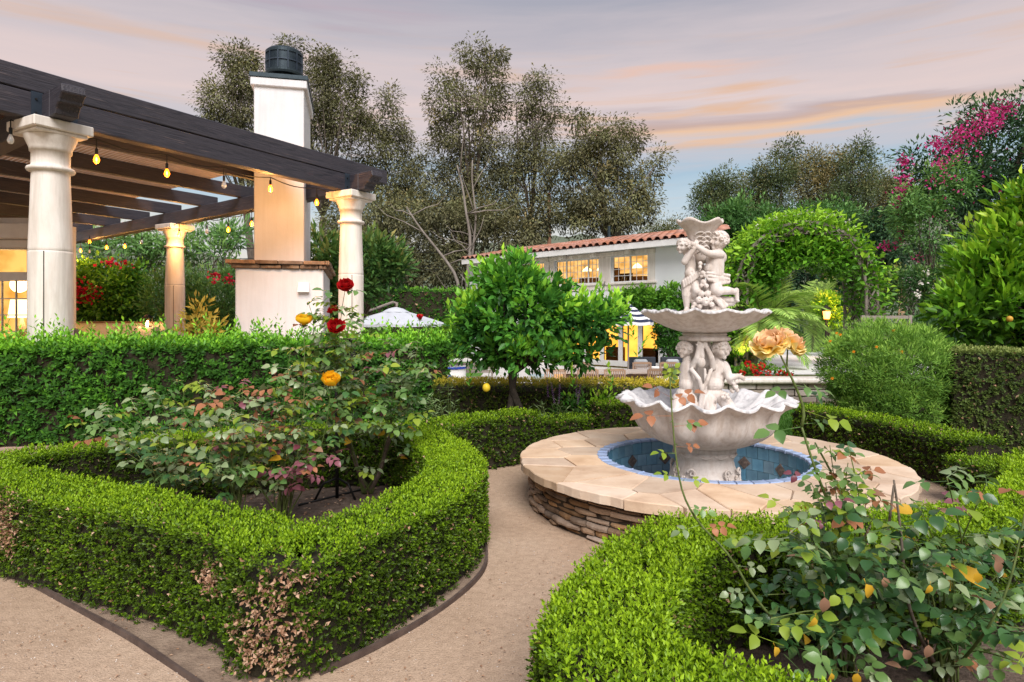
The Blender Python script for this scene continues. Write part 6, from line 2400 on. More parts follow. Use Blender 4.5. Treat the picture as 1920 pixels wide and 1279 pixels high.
def plant(name, label, cat, base, ells, mat, L, W, ncl, per, cr, seed, bark='bark', tr=0.1, fork=0.45, nl=10, group=None, nparts=0, trunk_pts=None,
          extra=None, limb_r=0.35, stuffname='foliage', fold=0.25, trunks=1, **kw):
    rng = np.random.default_rng(1000 + seed)
    root = thing(name, label, cat, base, group)
    arr, CC = crown(ells, ncl, per, cr, L, W, rng, **kw)
    bz = Vector(base)
    top = Vector(max((e[0] for e in ells), key=lambda c: c[2]))
    mid = Vector(np.mean([e[0] for e in ells], axis=0))
    bt = MB()
    fk = bz.lerp(Vector((mid.x, mid.y, max(bz.z + 0.1, top.z))), fork)
    if trunk_pts:
        tp = [Vector(p) for p in trunk_pts]
        bt.tube(tp, [tr * (1 - 0.6 * i / len(tp)) for i in range(len(tp))], 8)
        fk = tp[-1]
    else:
        for k in range(trunks):
            o = Vector((rng.normal(0, tr * 0.8), rng.normal(0, tr * .8), 0)) if trunks > 1 else Vector((0, 0, 0))
            m1 = bz.lerp(fk, .5) + Vector((rng.normal(0, tr), rng.normal(0, tr), 0)) + o * 2
            bt.tube([bz + o, m1, fk + o], [tr, tr * .85, tr * .7], 8)
    sel = rng.choice(len(CC), min(nl, len(CC)), replace=False)
    for i in sel:
        e = Vector(CC[i])
        m1 = fk.lerp(e, .5) + Vector(rng.normal(0, 1, 3)) * (0.07 * (e - fk).length) + Vector((0, 0, 0.05 * (e - fk).length))
        r0 = tr * limb_r * rng.uniform(.8, 1.2)
        bt.tube([fk - Vector((0, 0, .02)), fk.lerp(m1, .5) + Vector((0, 0, .02)), m1, m1.lerp(e, .6), e], [r0 * 1.3, r0, r0 * .75, r0 * .5, r0 * .2], 6)
    bt.build('trunk', M[bark], root, smooth=True)
    foliage(root, *arr, mat, nparts, stuffname=stuffname, fold=fold)
    return root, CC


# ---- citrus tree in the middle
CT = at(965, 855, 7.1)
ell = pxell([(985, 590, 92, 68), (905, 600, 48, 46), (955, 540, 58, 44), (1115, 602, 52, 36), (1065, 590, 55, 30), (925, 655, 48, 22), (1092, 652, 54, 16), (1000, 662, 86, 18), (918, 520, 22, 20), (1145, 580, 24, 22), (882, 635, 18, 20), (975, 505, 22, 22), (1040, 545, 24, 20)], 7.1)
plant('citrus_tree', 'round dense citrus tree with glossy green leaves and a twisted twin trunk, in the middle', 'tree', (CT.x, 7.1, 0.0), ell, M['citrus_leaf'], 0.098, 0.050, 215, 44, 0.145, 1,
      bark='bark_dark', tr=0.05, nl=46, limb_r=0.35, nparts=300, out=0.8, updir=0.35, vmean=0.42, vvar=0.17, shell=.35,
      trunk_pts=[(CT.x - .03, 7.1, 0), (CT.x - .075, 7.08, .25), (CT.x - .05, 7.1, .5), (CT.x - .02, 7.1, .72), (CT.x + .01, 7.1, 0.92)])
ctree = bpy.data.objects['citrus_tree']
b = MB()
b.tube([(CT.x + .05, 7.08, 0), (CT.x + .09, 7.1, .25), (CT.x + .055, 7.1, .5), (CT.x - .02, 7.06, .70), (CT.x - .05, 7.1, .95), (CT.x - .2, 7.1, 1.2)], [.042, .042, .04, .038, .03, .02], 8)
b.build('second_trunk', M['bark_dark'], ctree, smooth=True)
lm = at(912, 727, 6.95)
fr = tag(MB().ball((0, 0, 0), (.042, .042, .048), 16, 10).build('lemon', mottled('lemon_skin', (.62, .42, .02), (.75, .55, .04), 60, .45, .3, .002), None, smooth=True), 'single yellow lemon hanging low left of the citrus trunk', 'lemon')
fr.location = lm
MB().tube([lm + Vector((0, 0, .045)), lm + Vector((.04, .05, .2)), lm + Vector((.12, .12, .33))], .004, 5).build('twig', M['cane_green'], ctree)
# upright bright shoots on top of the citrus tree
rng = np.random.default_rng(77)
Ps, As, Ns, Ls, Vs_ = [], [], [], [], []
for (px, py) in ((962, 470), (982, 480), (935, 500), (905, 490), (1000, 490), (1040, 525), (1130, 528), (1155, 560), (880, 520), (860, 575), (1015, 505), (945, 470), (850, 575), (845, 610), (850, 655), (1188, 600), (1192, 635), (1180, 570), (900, 505), (1100, 540), (872, 545), (1150, 690), (1075, 692), (880, 690), (960, 500), (1010, 540), (1060, 560), (930, 600), (990, 620), (1120, 590), (1110, 535), (1160, 545), (975, 545), (925, 530)):
    base = at(px, py + 38, 6.95 + rng.uniform(-.15, .25))
    axd = np.array([rng.normal(0, .22), rng.normal(0, .22), 1.0])
    for j in range(11):
        ang = j * 2.4
        Ps.append(np.array(base) + axd * (0.022 * j))
        As.append(axd * (0.5 + .05 * j) + np.array([math.cos(ang), math.sin(ang), 0.0]) * (0.75 - .04 * j))
        Ns.append(np.array([-math.cos(ang) * .6, -math.sin(ang) * .6, .8]))
        Ls.append(rng.uniform(.06, .10))
        Vs_.append(min(1, .55 + .04 * j + rng.normal(0, .06)))
leaf_obj('fresh_shoots', np.array(Ps), np.array(As), np.array(Ns), np.array(Ls), np.array(Ls) * .40, np.array(Vs_), M['citrus_leaf'], ctree)

# ---- orange tree at the right
ell = pxell([(1880, 560, 90, 75), (1930, 470, 80, 95), (1820, 570, 70, 45), (1915, 400, 35, 50), (1790, 600, 40, 25), (1950, 590, 90, 80), (1870, 480, 60, 60), (1835, 510, 30, 40), (1970, 350, 60, 80), (1890, 625, 60, 30), (1950, 640, 60, 30)], 7.9)
OT = at(1935, 800, 7.9)
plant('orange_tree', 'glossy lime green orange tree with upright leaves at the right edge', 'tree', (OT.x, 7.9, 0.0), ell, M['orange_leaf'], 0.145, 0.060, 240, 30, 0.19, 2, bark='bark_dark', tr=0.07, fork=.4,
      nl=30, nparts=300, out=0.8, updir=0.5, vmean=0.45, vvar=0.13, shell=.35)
b = 0
M['green_orange'] = mottled('green_orange_skin', (.10, .17, .02), (.25, .28, .03), 30, .5, .3, .002)
M['ripe_orange'] = mottled('orange_skin', (.45, .24, .03), (.55, .32, .04), 60, .5, .3, .002)
for px, py, mt, lb in ((1893, 598, 'ripe_orange', 'half ripe orange fruit low on the right-hand tree'), (1912, 420, 'green_orange', 'unripe green orange high on the right-hand tree')):
    fr = tag(MB().ball((0, 0, 0), .034, 14, 10).build('orange', M[mt], None, smooth=True), lb, 'orange')
    fr.location = at(px, py, 7.28 if py > 500 else 7.5)

# ---- feathery shrub
FB = at(1665, 700, 7.75)
ell = pxell([(1660, 690, 112, 88), (1610, 690, 62, 62), (1720, 690, 68, 74), (1660, 760, 100, 50)], 7.75)
sh, CCf = plant('feathery_shrub', 'round feathery bright green shrub with a few orange flowers beside the clipped hedge', 'shrub', (FB.x, 7.75, 0), ell, M['feather_leaf'], 0.052, 0.010, 1050, 62, 0.085, 3,
      tr=0.03, nl=40, fork=.25, out=0.35, updir=0.45, vmean=0.42, vvar=0.15, shell=0.72, trunks=3)
rng = np.random.default_rng(5)
M['orange_petal'] = leaf_mat('orange_petal', [(0, (.70, .20, .01)), (1, (.85, .42, .02))], .6, .3)
for (px, py) in ((1643, 651), (1575, 628), (1568, 625), (1556, 640), (1675, 620), (1600, 660), (1560, 710), (1690, 660)):
    c_ = np.array(at(px, py, 7.18 if py > 640 else 7.35))
    k = 9
    th = np.arange(k) * 2.4
    leaf_obj('flower', np.tile(c_, (k, 1)), np.stack([np.cos(th), np.full(k, -.3), np.sin(th) * .6 + .3], 1), np.tile([0, -.5, .8], (k, 1)), np.full(k, .022), np.full(k, .014), rng.random(k), M['orange_petal'], sh, stuff=False)

# ---- vine on the arch
rng = np.random.default_rng(31)
n = 11000
u = np.clip(rng.normal(.46, .20, n), .06, .97)
u = np.where(u > .80, .80 + (u - .8) * .9, u)
C_, D_ = [], []
for q in u:
    p, nrm = arch_curve(q)
    C_.append((p.x, p.z))
    D_.append((nrm.x, nrm.z))
C_, D_ = np.array(C_), np.array(D_)
o = np.where((u > .2) & (u < .72), rng.uniform(-.75, .34, n), rng.normal(.05, .2, n))
thick = np.where(u < .62, 1.25, .72)
o = o * np.where(u < .62, 1.0, .8)
yo = rng.uniform(-.62, .62, n)
P = np.stack([C_[:, 0] + D_[:, 0] * o, AY + yo, C_[:, 1] + D_[:, 1] * o], 1)
P += unit(rng.normal(0, 1, (n, 3))) * 0.06
A = unit(np.stack([D_[:, 0] * .6, np.sign(yo) * .5, D_[:, 1] * .5 - .15], 1) + rng.normal(0, .5, (n, 3)))
N = unit(np.stack([D_[:, 0] * .6, np.sign(yo) * .4, D_[:, 1] * .5 + .6], 1) + rng.normal(0, .35, (n, 3)))
Lv = rng.uniform(.09, .17, n)
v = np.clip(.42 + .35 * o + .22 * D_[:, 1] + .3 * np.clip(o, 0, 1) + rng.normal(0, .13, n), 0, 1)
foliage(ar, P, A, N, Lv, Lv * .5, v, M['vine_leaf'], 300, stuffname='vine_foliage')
bt = MB()
for k in range(14):
    u0, u1 = rng.uniform(.05, .5), rng.uniform(.5, .95)
    pts = []
    for q in np.linspace(u0, u1, 12):
        p, nrm = arch_curve(q, rng.normal(-.05, .07))
        pts.append((p.x, AY + rng.normal(0, .2) + (-.25 if k % 2 else .2), p.z))
    bt.tube(pts, [.022 * (1 - .5 * i / 12) for i in range(12)], 5)
bt.build('vine_stem', M['bark'], ar, smooth=True)
n = 22
u = rng.uniform(.35, .62, n)
fl = np.array([[arch_curve(q, .45)[0].x, AY - rng.uniform(.2, .6), arch_curve(q, .28)[0].z] for q in u])
fl = np.repeat(fl, 5, axis=0) + rng.normal(0, .03, (n * 5, 3))
leaf_obj('blossom', fl, rng.normal(0, 1, (n * 5, 3)), rng.normal(0, 1, (n * 5, 3)), np.full(n * 5, .05), np.full(n * 5, .035), rng.random(n * 5), M['white_petal'], ar)

# ---- palms
def palm(label, base, ztop, tr, nf, fl_, mat, seed, lean=(0, 0)):
    rng = np.random.default_rng(seed)
    root = thing('palm', label, 'palm tree', base)
    b = MB()
    bz = Vector(base)
    tp = Vector((base[0] + lean[0], base[1] + lean[1], ztop))
    pts, rs = [], []
    for i in range(15):
        q = i / 14
        pts.append(bz.lerp(tp, q))
        rs.append(tr * (1.15 - .25 * q) * (1 + .10 * (i % 2)))
    b.tube(pts, rs, 10)
    b.build('trunk', M['bark'], root)
    for k in range(nf):
        az = k * 2.399 + rng.uniform(-.2, .2)
        el = R(rng.uniform(5, 78)) if k < nf * .8 else R(rng.uniform(-35, 5))
        d = np.array([math.cos(az) * math.cos(el), math.sin(az) * math.cos(el), math.sin(el)])
        Lf = fl_ * rng.uniform(.8, 1.1)
        P_, p, dd = [], np.array(tp), d.copy()
        for i in range(12):
            P_.append(p.copy())
            p = p + dd * Lf / 11
            dd = dd + np.array([0, 0, -.085 - .01 * i])
            dd = dd / np.linalg.norm(dd)
        P_ = np.array(P_)
        fr_ = MB().tube([Vector(x) for x in P_], [.014 * (1 - .8 * i / 11) for i in range(12)], 5).build('frond', M['cane_green'], root)
        n = 76
        q = np.linspace(.10, 1, n)
        idx = q * 11
        pos = np.stack([np.interp(idx, np.arange(12), P_[:, j]) for j in range(3)], 1)
        tg = unit(np.stack([np.interp(idx, np.arange(12), np.gradient(P_[:, j])) for j in range(3)], 1))
        sd = unit(np.cross(tg, np.array([0, 0, 1.0]) + rng.normal(0, .01, 3)))
        upv = np.cross(sd, tg)
        sg = np.where(np.arange(n) % 2 == 0, 1, -1)[:, None]
        A = unit(tg * .75 + sd * sg * .8 + upv * .18 - np.array([0, 0, .35]) + rng.normal(0, .07, (n, 3)))
        ln = fl_ * .36 * np.sin(np.clip(q * 1.05, 0, 1) * math.pi * .92 + .15) * rng.uniform(.85, 1.1, n) + .03
        leaf_obj('leaflets', pos, A, upv + rng.normal(0, .15, (n, 3)), ln, np.full(n, .018 * fl_ + .008), np.clip(.45 + rng.normal(0, .13, n) + .25 * math.sin(el), 0, 1), M[mat], fr_, fold=.35)
    return root
p = at(1405, 690, 13.0)
q = at(1452, 605, 13.0)
palm('arching feather palm with lit trunk behind the red geraniums', (p.x + .02, 13.0, TZ), q.z - .02, .085, 34, 1.35, 'palm_leaf', 3, lean=(q.x - p.x - .12, 0.3))
p = at(1530, 655, 19.5)
palm('small second palm with bare reddish trunk beside the white patio', (p.x, 19.5, TZ), at(0, 600, 19.5).z, .11, 24, 1.5, 'palm_leaf', 8)

# ---- geraniums behind the coping
rng = np.random.default_rng(44)
GR = [(1392, 700), (1412, 690), (1425, 694), (1440, 700), (1402, 682), (1455, 706), (1385, 705), (1418, 700), (1466, 700), (1428, 686), (1480, 704)]
base = at(1425, 712, 12.0)
ell = pxell([(1400, 702, 26, 14), (1432, 702, 30, 14), (1465, 706, 24, 10), (1380, 704, 18, 12)], 12.0, .25)
gm, _ = plant('geranium_bed', 'red geraniums flowering behind the pale wall coping', 'flowers', (base.x, 12.0, TZ), ell, M['ivy_leaf'], .055, .05, 60, 16, .10, 9, tr=.012, nl=20, fork=.2, vmean=.4)
M['red_petal'] = leaf_mat('red_petal', [(0, (.45, .006, .008)), (1, (.75, .02, .02))], .5, .25)
for (px, py) in GR:
    c_ = np.array(at(px, py, 11.78))
    k = 34
    d = unit(rng.normal(0, 1, (k, 3)))
    leaf_obj('flower_head', c_ + d * .038, d + rng.normal(0, .4, (k, 3)), rng.normal(0, 1, (k, 3)), np.full(k, .04), np.full(k, .034), rng.random(k), M['red_petal'], gm, stuff=False)

# ---- bougainvillea-hung tree at the right
ell = pxell([(1870, 290, 85, 90), (1790, 335, 70, 80), (1890, 420, 100, 110), (1765, 430, 66, 90), (1930, 215, 60, 45), (1725, 350, 42, 60), (1850, 230, 40, 30), (1800, 520, 70, 60), (1900, 520, 80, 70), (1960, 330, 80, 120), (1717, 290, 22, 24), (1800, 215, 14, 34)], 18.0)
BT = at(1850, 660, 18.0)
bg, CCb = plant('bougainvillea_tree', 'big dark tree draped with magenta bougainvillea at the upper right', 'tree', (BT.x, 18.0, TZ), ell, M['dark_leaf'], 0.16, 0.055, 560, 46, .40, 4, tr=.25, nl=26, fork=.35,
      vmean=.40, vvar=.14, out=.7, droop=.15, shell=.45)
rng = np.random.default_rng(52)
def bract_cloud(pts, mat, name, root, cnt, spread, Lb, Y0):
    Ps = []
    for (px, py, k, sx, sy, dy) in pts:
        c_ = np.array(at(px, py, Y0 + dy))
        Ps.append(c_ + rng.normal(0, 1, (int(cnt * k), 3)) * np.array([sx, .15, sy]) * Y0 / FPX)
    P = np.concatenate(Ps)
    n = len(P)
    return leaf_obj(name, P, rng.normal(0, 1, (n, 3)) + np.array([0, -.6, .2]), rng.normal(0, 1, (n, 3)) + np.array([0, -.8, .4]), rng.uniform(.6, 1.2, n) * Lb, rng.uniform(.5, .9, n) * Lb, rng.random(n), mat, root)
bract_cloud([(1880, 205, 1.0, 16, 9, -1.2), (1855, 222, 1.0, 14, 10, -1.3), (1830, 240, 1.1, 16, 10, -1.4), (1800, 258, 1.1, 16, 10, -1.5), (1770, 278, 1.0, 14, 9, -1.4), (1755, 268, .5, 8, 6, -1.2), (1865, 232, .5, 12, 6, -1.5),
             (1697, 302, .5, 7, 6, -.8), (1695, 345, .7, 8, 14, -.9), (1688, 370, .6, 8, 12, -.9), (1680, 390, .3, 6, 8, -.8), (1762, 308, .3, 5, 5, -1.6), (1800, 290, .2, 20, 8, -1.8), (1760, 335, .2, 16, 8, -1.7),
             (1665, 462, .4, 9, 5, -.6), (1690, 440, .4, 7, 9, -.8), (1720, 486, .12, 5, 5, -1.2), (1840, 310, .2, 40, 30, -1.9), (1770, 360, .2, 30, 30, -1.6)], M['bougain'], 'bracts', bg, 120, 1, .082, 18.0)
ell = pxell([(1740, 360, 40, 45), (1735, 430, 38, 60), (1700, 400, 22, 50), (1790, 340, 30, 40), (1800, 480, 40, 40)], 16.9, .5)
plant('trailing_vine', 'light green trailing creeper hanging down the face of the bougainvillea tree', 'climber', (at(1740, 600, 16.9).x, 16.9, TZ), ell, M['mid_leaf'], .13, .05, 170, 30, .26, 41, tr=.04, nl=18, fork=.4, vmean=.5, vvar=.13, droop=.3)

# ---- background trees
def euc(label, lst, Y, basepx, seed, mat='euc_leaf', L=.27, W=.10, dens=1.0, droop=.6, bark='bark', name='eucalyptus_tree', tr=.35, group='trees beyond the garden', nl=22, fork=.45, vm=.4, cr=None, per=115, updir=.1, shell=.2, vvar=.20):
    ell = pxell(lst, Y)
    bp = at(basepx, 640, Y)
    area = sum(e[2] * e[3] for e in lst) * (Y / FPX) ** 2
    ncl = int(area * 8.0 * dens)
    return plant(name, label, 'tree', (bp.x, Y, LOW), ell, M[mat], L, W, ncl, per, cr or Y * .0185, seed, bark=bark, tr=tr, fork=fork, nl=nl, droop=droop, vmean=vm, vvar=vvar, group=group, shell=shell, out=.3, updir=updir, limb_r=.20)
euc('brown-green eucalyptus behind the chimney, reaching out left of it', [(440, 112, 24, 30), (462, 125, 28, 40), (412, 185, 34, 36), (455, 195, 46, 60), (400, 220, 26, 20), (430, 260, 44, 50), (480, 300, 44, 70), (540, 90, 18, 12)], 50, 470, 101, dens=1.0)
euc('eucalyptus rising just right of the chimney cap', [(598, 115, 26, 28), (625, 135, 30, 30), (610, 175, 48, 48), (660, 165, 24, 30), (640, 235, 46, 55), (590, 260, 36, 60), (560, 200, 26, 60)], 52, 600, 102, dens=1.0)
euc('shorter eucalyptus between the chimney and the tall middle tree', [(725, 195, 26, 24), (705, 240, 34, 40), (752, 245, 24, 40), (720, 310, 52, 62), (775, 330, 40, 70), (680, 330, 30, 50), (670, 400, 40, 60), (760, 390, 50, 50), (640, 340, 30, 50)], 55, 715, 103, dens=.8)
euc('tallest eucalyptus with a dark tuft at its top in the middle', [(925, 105, 26, 26), (880, 105, 28, 22), (915, 145, 36, 32), (832, 155, 24, 22), (845, 195, 42, 34), (905, 205, 48, 44), (815, 240, 26, 26), (870, 265, 62, 50), (850, 340, 66, 56), (920, 320, 46, 52), (800, 395, 56, 44), (930, 400, 60, 40), (870, 400, 50, 40)], 50, 890, 104, dens=.9)
euc('slim eucalyptus right of the tallest tree', [(1015, 160, 30, 22), (990, 185, 28, 30), (1030, 205, 18, 26), (1000, 240, 42, 42), (965, 290, 40, 50), (1010, 320, 42, 60), (960, 380, 40, 50), (1050, 390, 44, 44), (1045, 320, 26, 36)], 52, 990, 105, dens=.85)
euc('spreading eucalyptus with pale forked limbs above the guest house roof', [(1083, 220, 18, 18), (1115, 265, 48, 34), (1080, 300, 40, 36), (1150, 290, 44, 44), (1190, 270, 20, 24), (1175, 240, 14, 10), (1110, 350, 60, 56), (1185, 350, 40, 46), (1225, 315, 22, 30), (1165, 405, 60, 36), (1090, 410, 44, 36), (1205, 395, 28, 30)], 47, 1140, 106, dens=1.1, bark='bark_pale', vm=.5)
euc('low brown bushy trees behind the white umbrella', [(640, 420, 44, 60), (700, 440, 60, 70), (760, 440, 50, 70), (700, 500, 80, 50), (790, 500, 60, 50)], 46, 720, 107, dens=.85, vm=.33, name='bushy_tree', nl=30)
euc('low brown bushy trees behind the top of the citrus tree', [(830, 420, 60, 60), (900, 430, 60, 50), (850, 490, 70, 50), (960, 450, 60, 46), (1010, 420, 40, 46)], 44, 880, 108, dens=.9, vm=.33, name='bushy_tree', nl=30)
euc('distant pale tree line just left of the fountain top', [(1235, 436, 24, 14), (1265, 432, 26, 18), (1210, 440, 20, 12)], 70, 1245, 109, mat='far_leaf', dens=1.3, name='distant_tree', droop=.2, vm=.6)
euc('brown-topped tree at the left end of the right-hand grove', [(1335, 355, 26, 30), (1320, 385, 26, 28), (1365, 345, 24, 26), (1355, 395, 40, 34)], 58, 1340, 110, mat='far_leaf', dens=1.4, name='broadleaf_tree', droop=.2)
euc('tree with a thin flat tuft sticking up in the right-hand grove', [(1475, 276, 26, 8), (1455, 292, 14, 10), (1420, 340, 34, 30), (1450, 330, 36, 30), (1400, 380, 34, 34), (1440, 385, 44, 34)], 60, 1440, 111, mat='far_leaf', dens=1.2, name='broadleaf_tree', droop=.2)
euc('reddish-leaved tree in the middle of the right-hand grove', [(1525, 305, 36, 24), (1500, 330, 34, 26), (1560, 315, 34, 28), (1530, 365, 56, 40)], 62, 1530, 112, mat='euc_leaf', dens=1.2, vm=.8, name='broadleaf_tree', droop=.2)
euc('open airy tree with dark sprigs at the top of the right-hand grove', [(1612, 275, 20, 20), (1635, 295, 18, 22), (1595, 300, 22, 22), (1615, 335, 40, 34), (1590, 375, 50, 36)], 58, 1610, 113, mat='far_leaf', dens=.9, name='broadleaf_tree', droop=.2)
euc('hazy pale green tree left of the bougainvillea', [(1655, 350, 32, 40), (1680, 380, 26, 46), (1640, 410, 44, 40)], 64, 1655, 114, mat='far_leaf', dens=1.3, vm=.75, name='broadleaf_tree', droop=.1)
euc('green rounded tree behind the left shoulder of the vine arch', [(1390, 420, 56, 36), (1340, 430, 40, 30), (1430, 430, 50, 30)], 46, 1380, 115, mat='mid_leaf', dens=1.2, vm=.22, name='broadleaf_tree', droop=.1, L=.34, W=.14)
euc('feathery green tree above the middle of the vine arch', [(1500, 420, 60, 36), (1560, 425, 50, 40), (1600, 430, 40, 44)], 40, 1530, 116, mat='mid_leaf', dens=1.2, vm=.32, name='broadleaf_tree', droop=.2, L=.3, W=.1)
euc('dark evergreen tree right of the vine arch', [(1650, 430, 40, 46), (1640, 500, 56, 56), (1690, 520, 44, 60), (1600, 540, 50, 40)], 30, 1650, 117, mat='dark_leaf', dens=1.6, vm=.4, name='evergreen_tree', droop=.2, L=.24, W=.08, cr=.4)
euc('dark shaded trees seen through the vine arch', [(1400, 500, 60, 50), (1470, 500, 60, 60), (1540, 520, 60, 50), (1440, 560, 80, 40), (1540, 570, 60, 34)], 30, 1470, 118, mat='dark_leaf', dens=1.5, vm=.22, name='evergreen_tree', droop=.2, L=.24, W=.08, cr=.45)
# bare leaning limbs against the dark trees
def bare(label, pts, Y, r0, seed, twigs=8):
    rng = np.random.default_rng(seed)
    P = [at(x, y, Y) for x, y in pts]
    root = thing('bare_tree', label, 'tree', (P[0].x, Y, LOW))
    P = [Vector((P[0].x, Y, LOW))] + P
    b = MB()
    Q = [Vector(p) for p in smooth_path([tuple(p) for p in P], .6)]
    b.tube(Q, [r0 * (1 - .75 * i / len(Q)) for i in range(len(Q))], 7)
    b.build('trunk', M['bark_pale'], root, smooth=True)
    b = MB()
    for k in range(twigs):
        i = rng.integers(len(Q) // 4, len(Q) - 1)
        s_ = Q[i]
        d = Vector((rng.normal(0, 1), rng.normal(0, .4), rng.uniform(.1, 1.0))).normalized() * rng.uniform(1.2, 3.6)
        b.tube([s_, s_ + d * .4 + Vector((0, 0, .1)), s_ + d * .75, s_ + d + Vector((0, 0, .35))], [r0 * .32, r0 * .24, r0 * .16, r0 * .05], 5)
    b.build('branch', M['bark_pale'], root, smooth=True)
bare('pale bare trunk forking upward left of the guest house', [(875, 520), (884, 450), (872, 390), (868, 350), (857, 310)], 41, .17, 61)
bare('pale bare trunk beside the forked one, bending right', [(880, 520), (890, 440), (893, 400), (884, 340), (886, 300)], 42, .13, 62, 6)
bare('pale leaning dead trunk slanting from the citrus tree to the upper left', [(862, 530), (845, 500), (815, 462), (785, 425), (762, 388)], 40, .15, 63, 7)

# ---- planting at the left, behind the pergola
ell = pxell([(205, 545, 66, 48), (170, 540, 46, 50), (245, 550, 38, 50), (210, 580, 70, 34)], 21)
iv, _ = plant('ivy_hedge', 'square ivy-covered block with crimson blossom behind the low white wall', 'hedge', (at(205, 640, 21).x, 21, 0), ell, M['ivy_leaf'], .15, .09, 380, 26, .30, 201, tr=.1, nl=14, vmean=.45, droop=.3, shell=.6)
bract_cloud([(150, 550, 1.2, 12, 9, -1.1), (168, 552, .8, 10, 8, -1.1), (140, 540, .6, 6, 8, -1.0), (222, 494, .4, 18, 3, -.5), (210, 492, .3, 6, 3, -.6)], M['red_bract'], 'blossom', iv, 80, 1, .13, 21)
ell = pxell([(400, 560, 50, 48), (340, 560, 40, 50), (430, 590, 40, 44), (300, 560, 30, 46), (380, 610, 60, 30), (435, 530, 20, 16)], 19.5)
plant('feathery_bush', 'mid green ferny bushes between the far column and the chimney', 'shrub', (at(380, 660, 19.5).x, 19.5, 0), ell, M['mid_leaf'], .17, .035, 380, 34, .34, 202, tr=.06, nl=24, vmean=.25, out=.8, updir=.3, fork=.2, shell=.5)
bract_cloud([(403, 515, .3, 6, 3, -1.0), (432, 525, .3, 8, 3, -1.0), (415, 528, .2, 16, 3, -1.0)], M['red_bract'], 'blossom', bpy.data.objects['feathery_bush'], 60, 1, .12, 19.5)
for i, (lst, bx, lb) in enumerate((([(240, 450, 70, 26), (200, 470, 60, 30), (280, 440, 40, 26), (260, 480, 50, 26)], 250, 'airy pale green jacaranda left of the far pergola column'),
                                   ([(390, 450, 50, 30), (420, 480, 40, 30), (370, 480, 30, 30), (440, 440, 24, 20)], 395, 'airy pale green jacaranda between the far column and the chimney'))):
    euc(lb, lst, 27, bx, 210 + i, mat='mid_leaf', L=.30, W=.07, dens=1.1, droop=.0, name='jacaranda_tree', tr=.12, vm=.6, cr=.55, updir=.3, nl=26, fork=.5)
euc('dark green bush mass beyond the low white wall', [(160, 600, 80, 50), (300, 590, 80, 50), (420, 600, 60, 60)], 25, 280, 215, mat='dark_leaf', L=.22, W=.07, dens=1.6, name='evergreen_bush', droop=.1, cr=.4, tr=.1, vm=.45)
# loquat-like shrub right of the chimney
ell = pxell([(600, 480, 40, 40), (700, 480, 40, 40), (650, 500, 60, 60), (725, 508, 26, 30), (676, 535, 44, 26), (610, 560, 50, 50), (600, 605, 44, 36), (730, 480, 20, 20), (745, 500, 16, 30)], 17.5)
plant('loquat_shrub', 'tall leafy shrub with bronze new leaves behind the right pergola column', 'shrub', (at(660, 680, 17.5).x, 17.5, 0), ell, M['photinia_leaf'], .24, .075, 330, 24, .36, 203, tr=.09, nl=24, vmean=.35, out=.8, updir=.4, fork=.3, nparts=0, shell=.45)
# golden shoots beside the chimney
ell = pxell([(372, 600, 16, 34), (386, 620, 22, 20), (360, 625, 18, 18)], 11.5, .25)
plant('golden_shrub', 'upright yellow-leaved shrub glowing left of the chimney base', 'shrub', (at(374, 680, 11.5).x, 11.5, 0), ell, leaf_mat('golden_shoot_leaf', [(0, (.20, .20, .03)), (.5, (.42, .33, .05)), (1, (.58, .46, .10))], .5, .3), .14, .05, 40, 9, .16, 204, tr=.02, nl=14, vmean=.5, out=.8, updir=.6, fork=.3)
# ivy on the guest house and a clipped column beside its doors
b0, b1 = gpt(.80, -.25, 0), gpt(1.05, -.25, 0)
ell = [((p_.x, p_.y, 2.05 + .12 * math.sin(i * 1.9)), (.75, .55, .62)) for i, p_ in enumerate([b0.lerp(b1, q) for q in np.linspace(0, 1, 7)])]
plant('ivy_swag', 'thick band of bright ivy across the guest house below its right-hand window', 'climber', (b1.x, b1.y, LOW), ell, M['ivy_leaf'], .17, .10, 300, 26, .28, 205, tr=.06, nl=14, vmean=.55, fork=.6, droop=.2, shell=.5)
ell = pxell([(1252, 605, 22, 26), (1258, 640, 22, 30), (1248, 625, 18, 30)], 24.5)
plant('clipped_shrub', 'dark upright shrub in a pale pot beside the glass doors', 'shrub', (at(1254, 690, 24.5).x, 24.5, LOW + .55), ell, M['ivy_leaf'], .12, .07, 120, 26, .22, 206, tr=.05, nl=8, vmean=.3, fork=.5)
p_ = at(1254, 690, 24.5)
po = thing('plant_pot', 'pale stone pot holding the dark shrub by the glass doors', 'plant pot', (p_.x, 24.5, LOW))
MB().lathe([(0.22, 0), (0.30, .30), (0.33, .54), (0.36, .60), (.30, .60), (.28, .52), (0, .52)], 24, (p_.x, 24.5, LOW)).build('pot', M['cast_stone'], po, smooth=True)
# plant in the painted pot
p_ = at(846, 640, 19)
ell = pxell([(852, 640, 24, 26), (858, 620, 20, 20), (838, 655, 16, 18)], 19)
plant('potted_citrus', 'pale leafy citrus growing in the blue and white pot', 'shrub', (p_.x, 19.0, LOW + .75), ell, M['orange_leaf'], .13, .045, 70, 26, .2, 207, tr=.03, nl=8, vmean=.35, fork=.4)
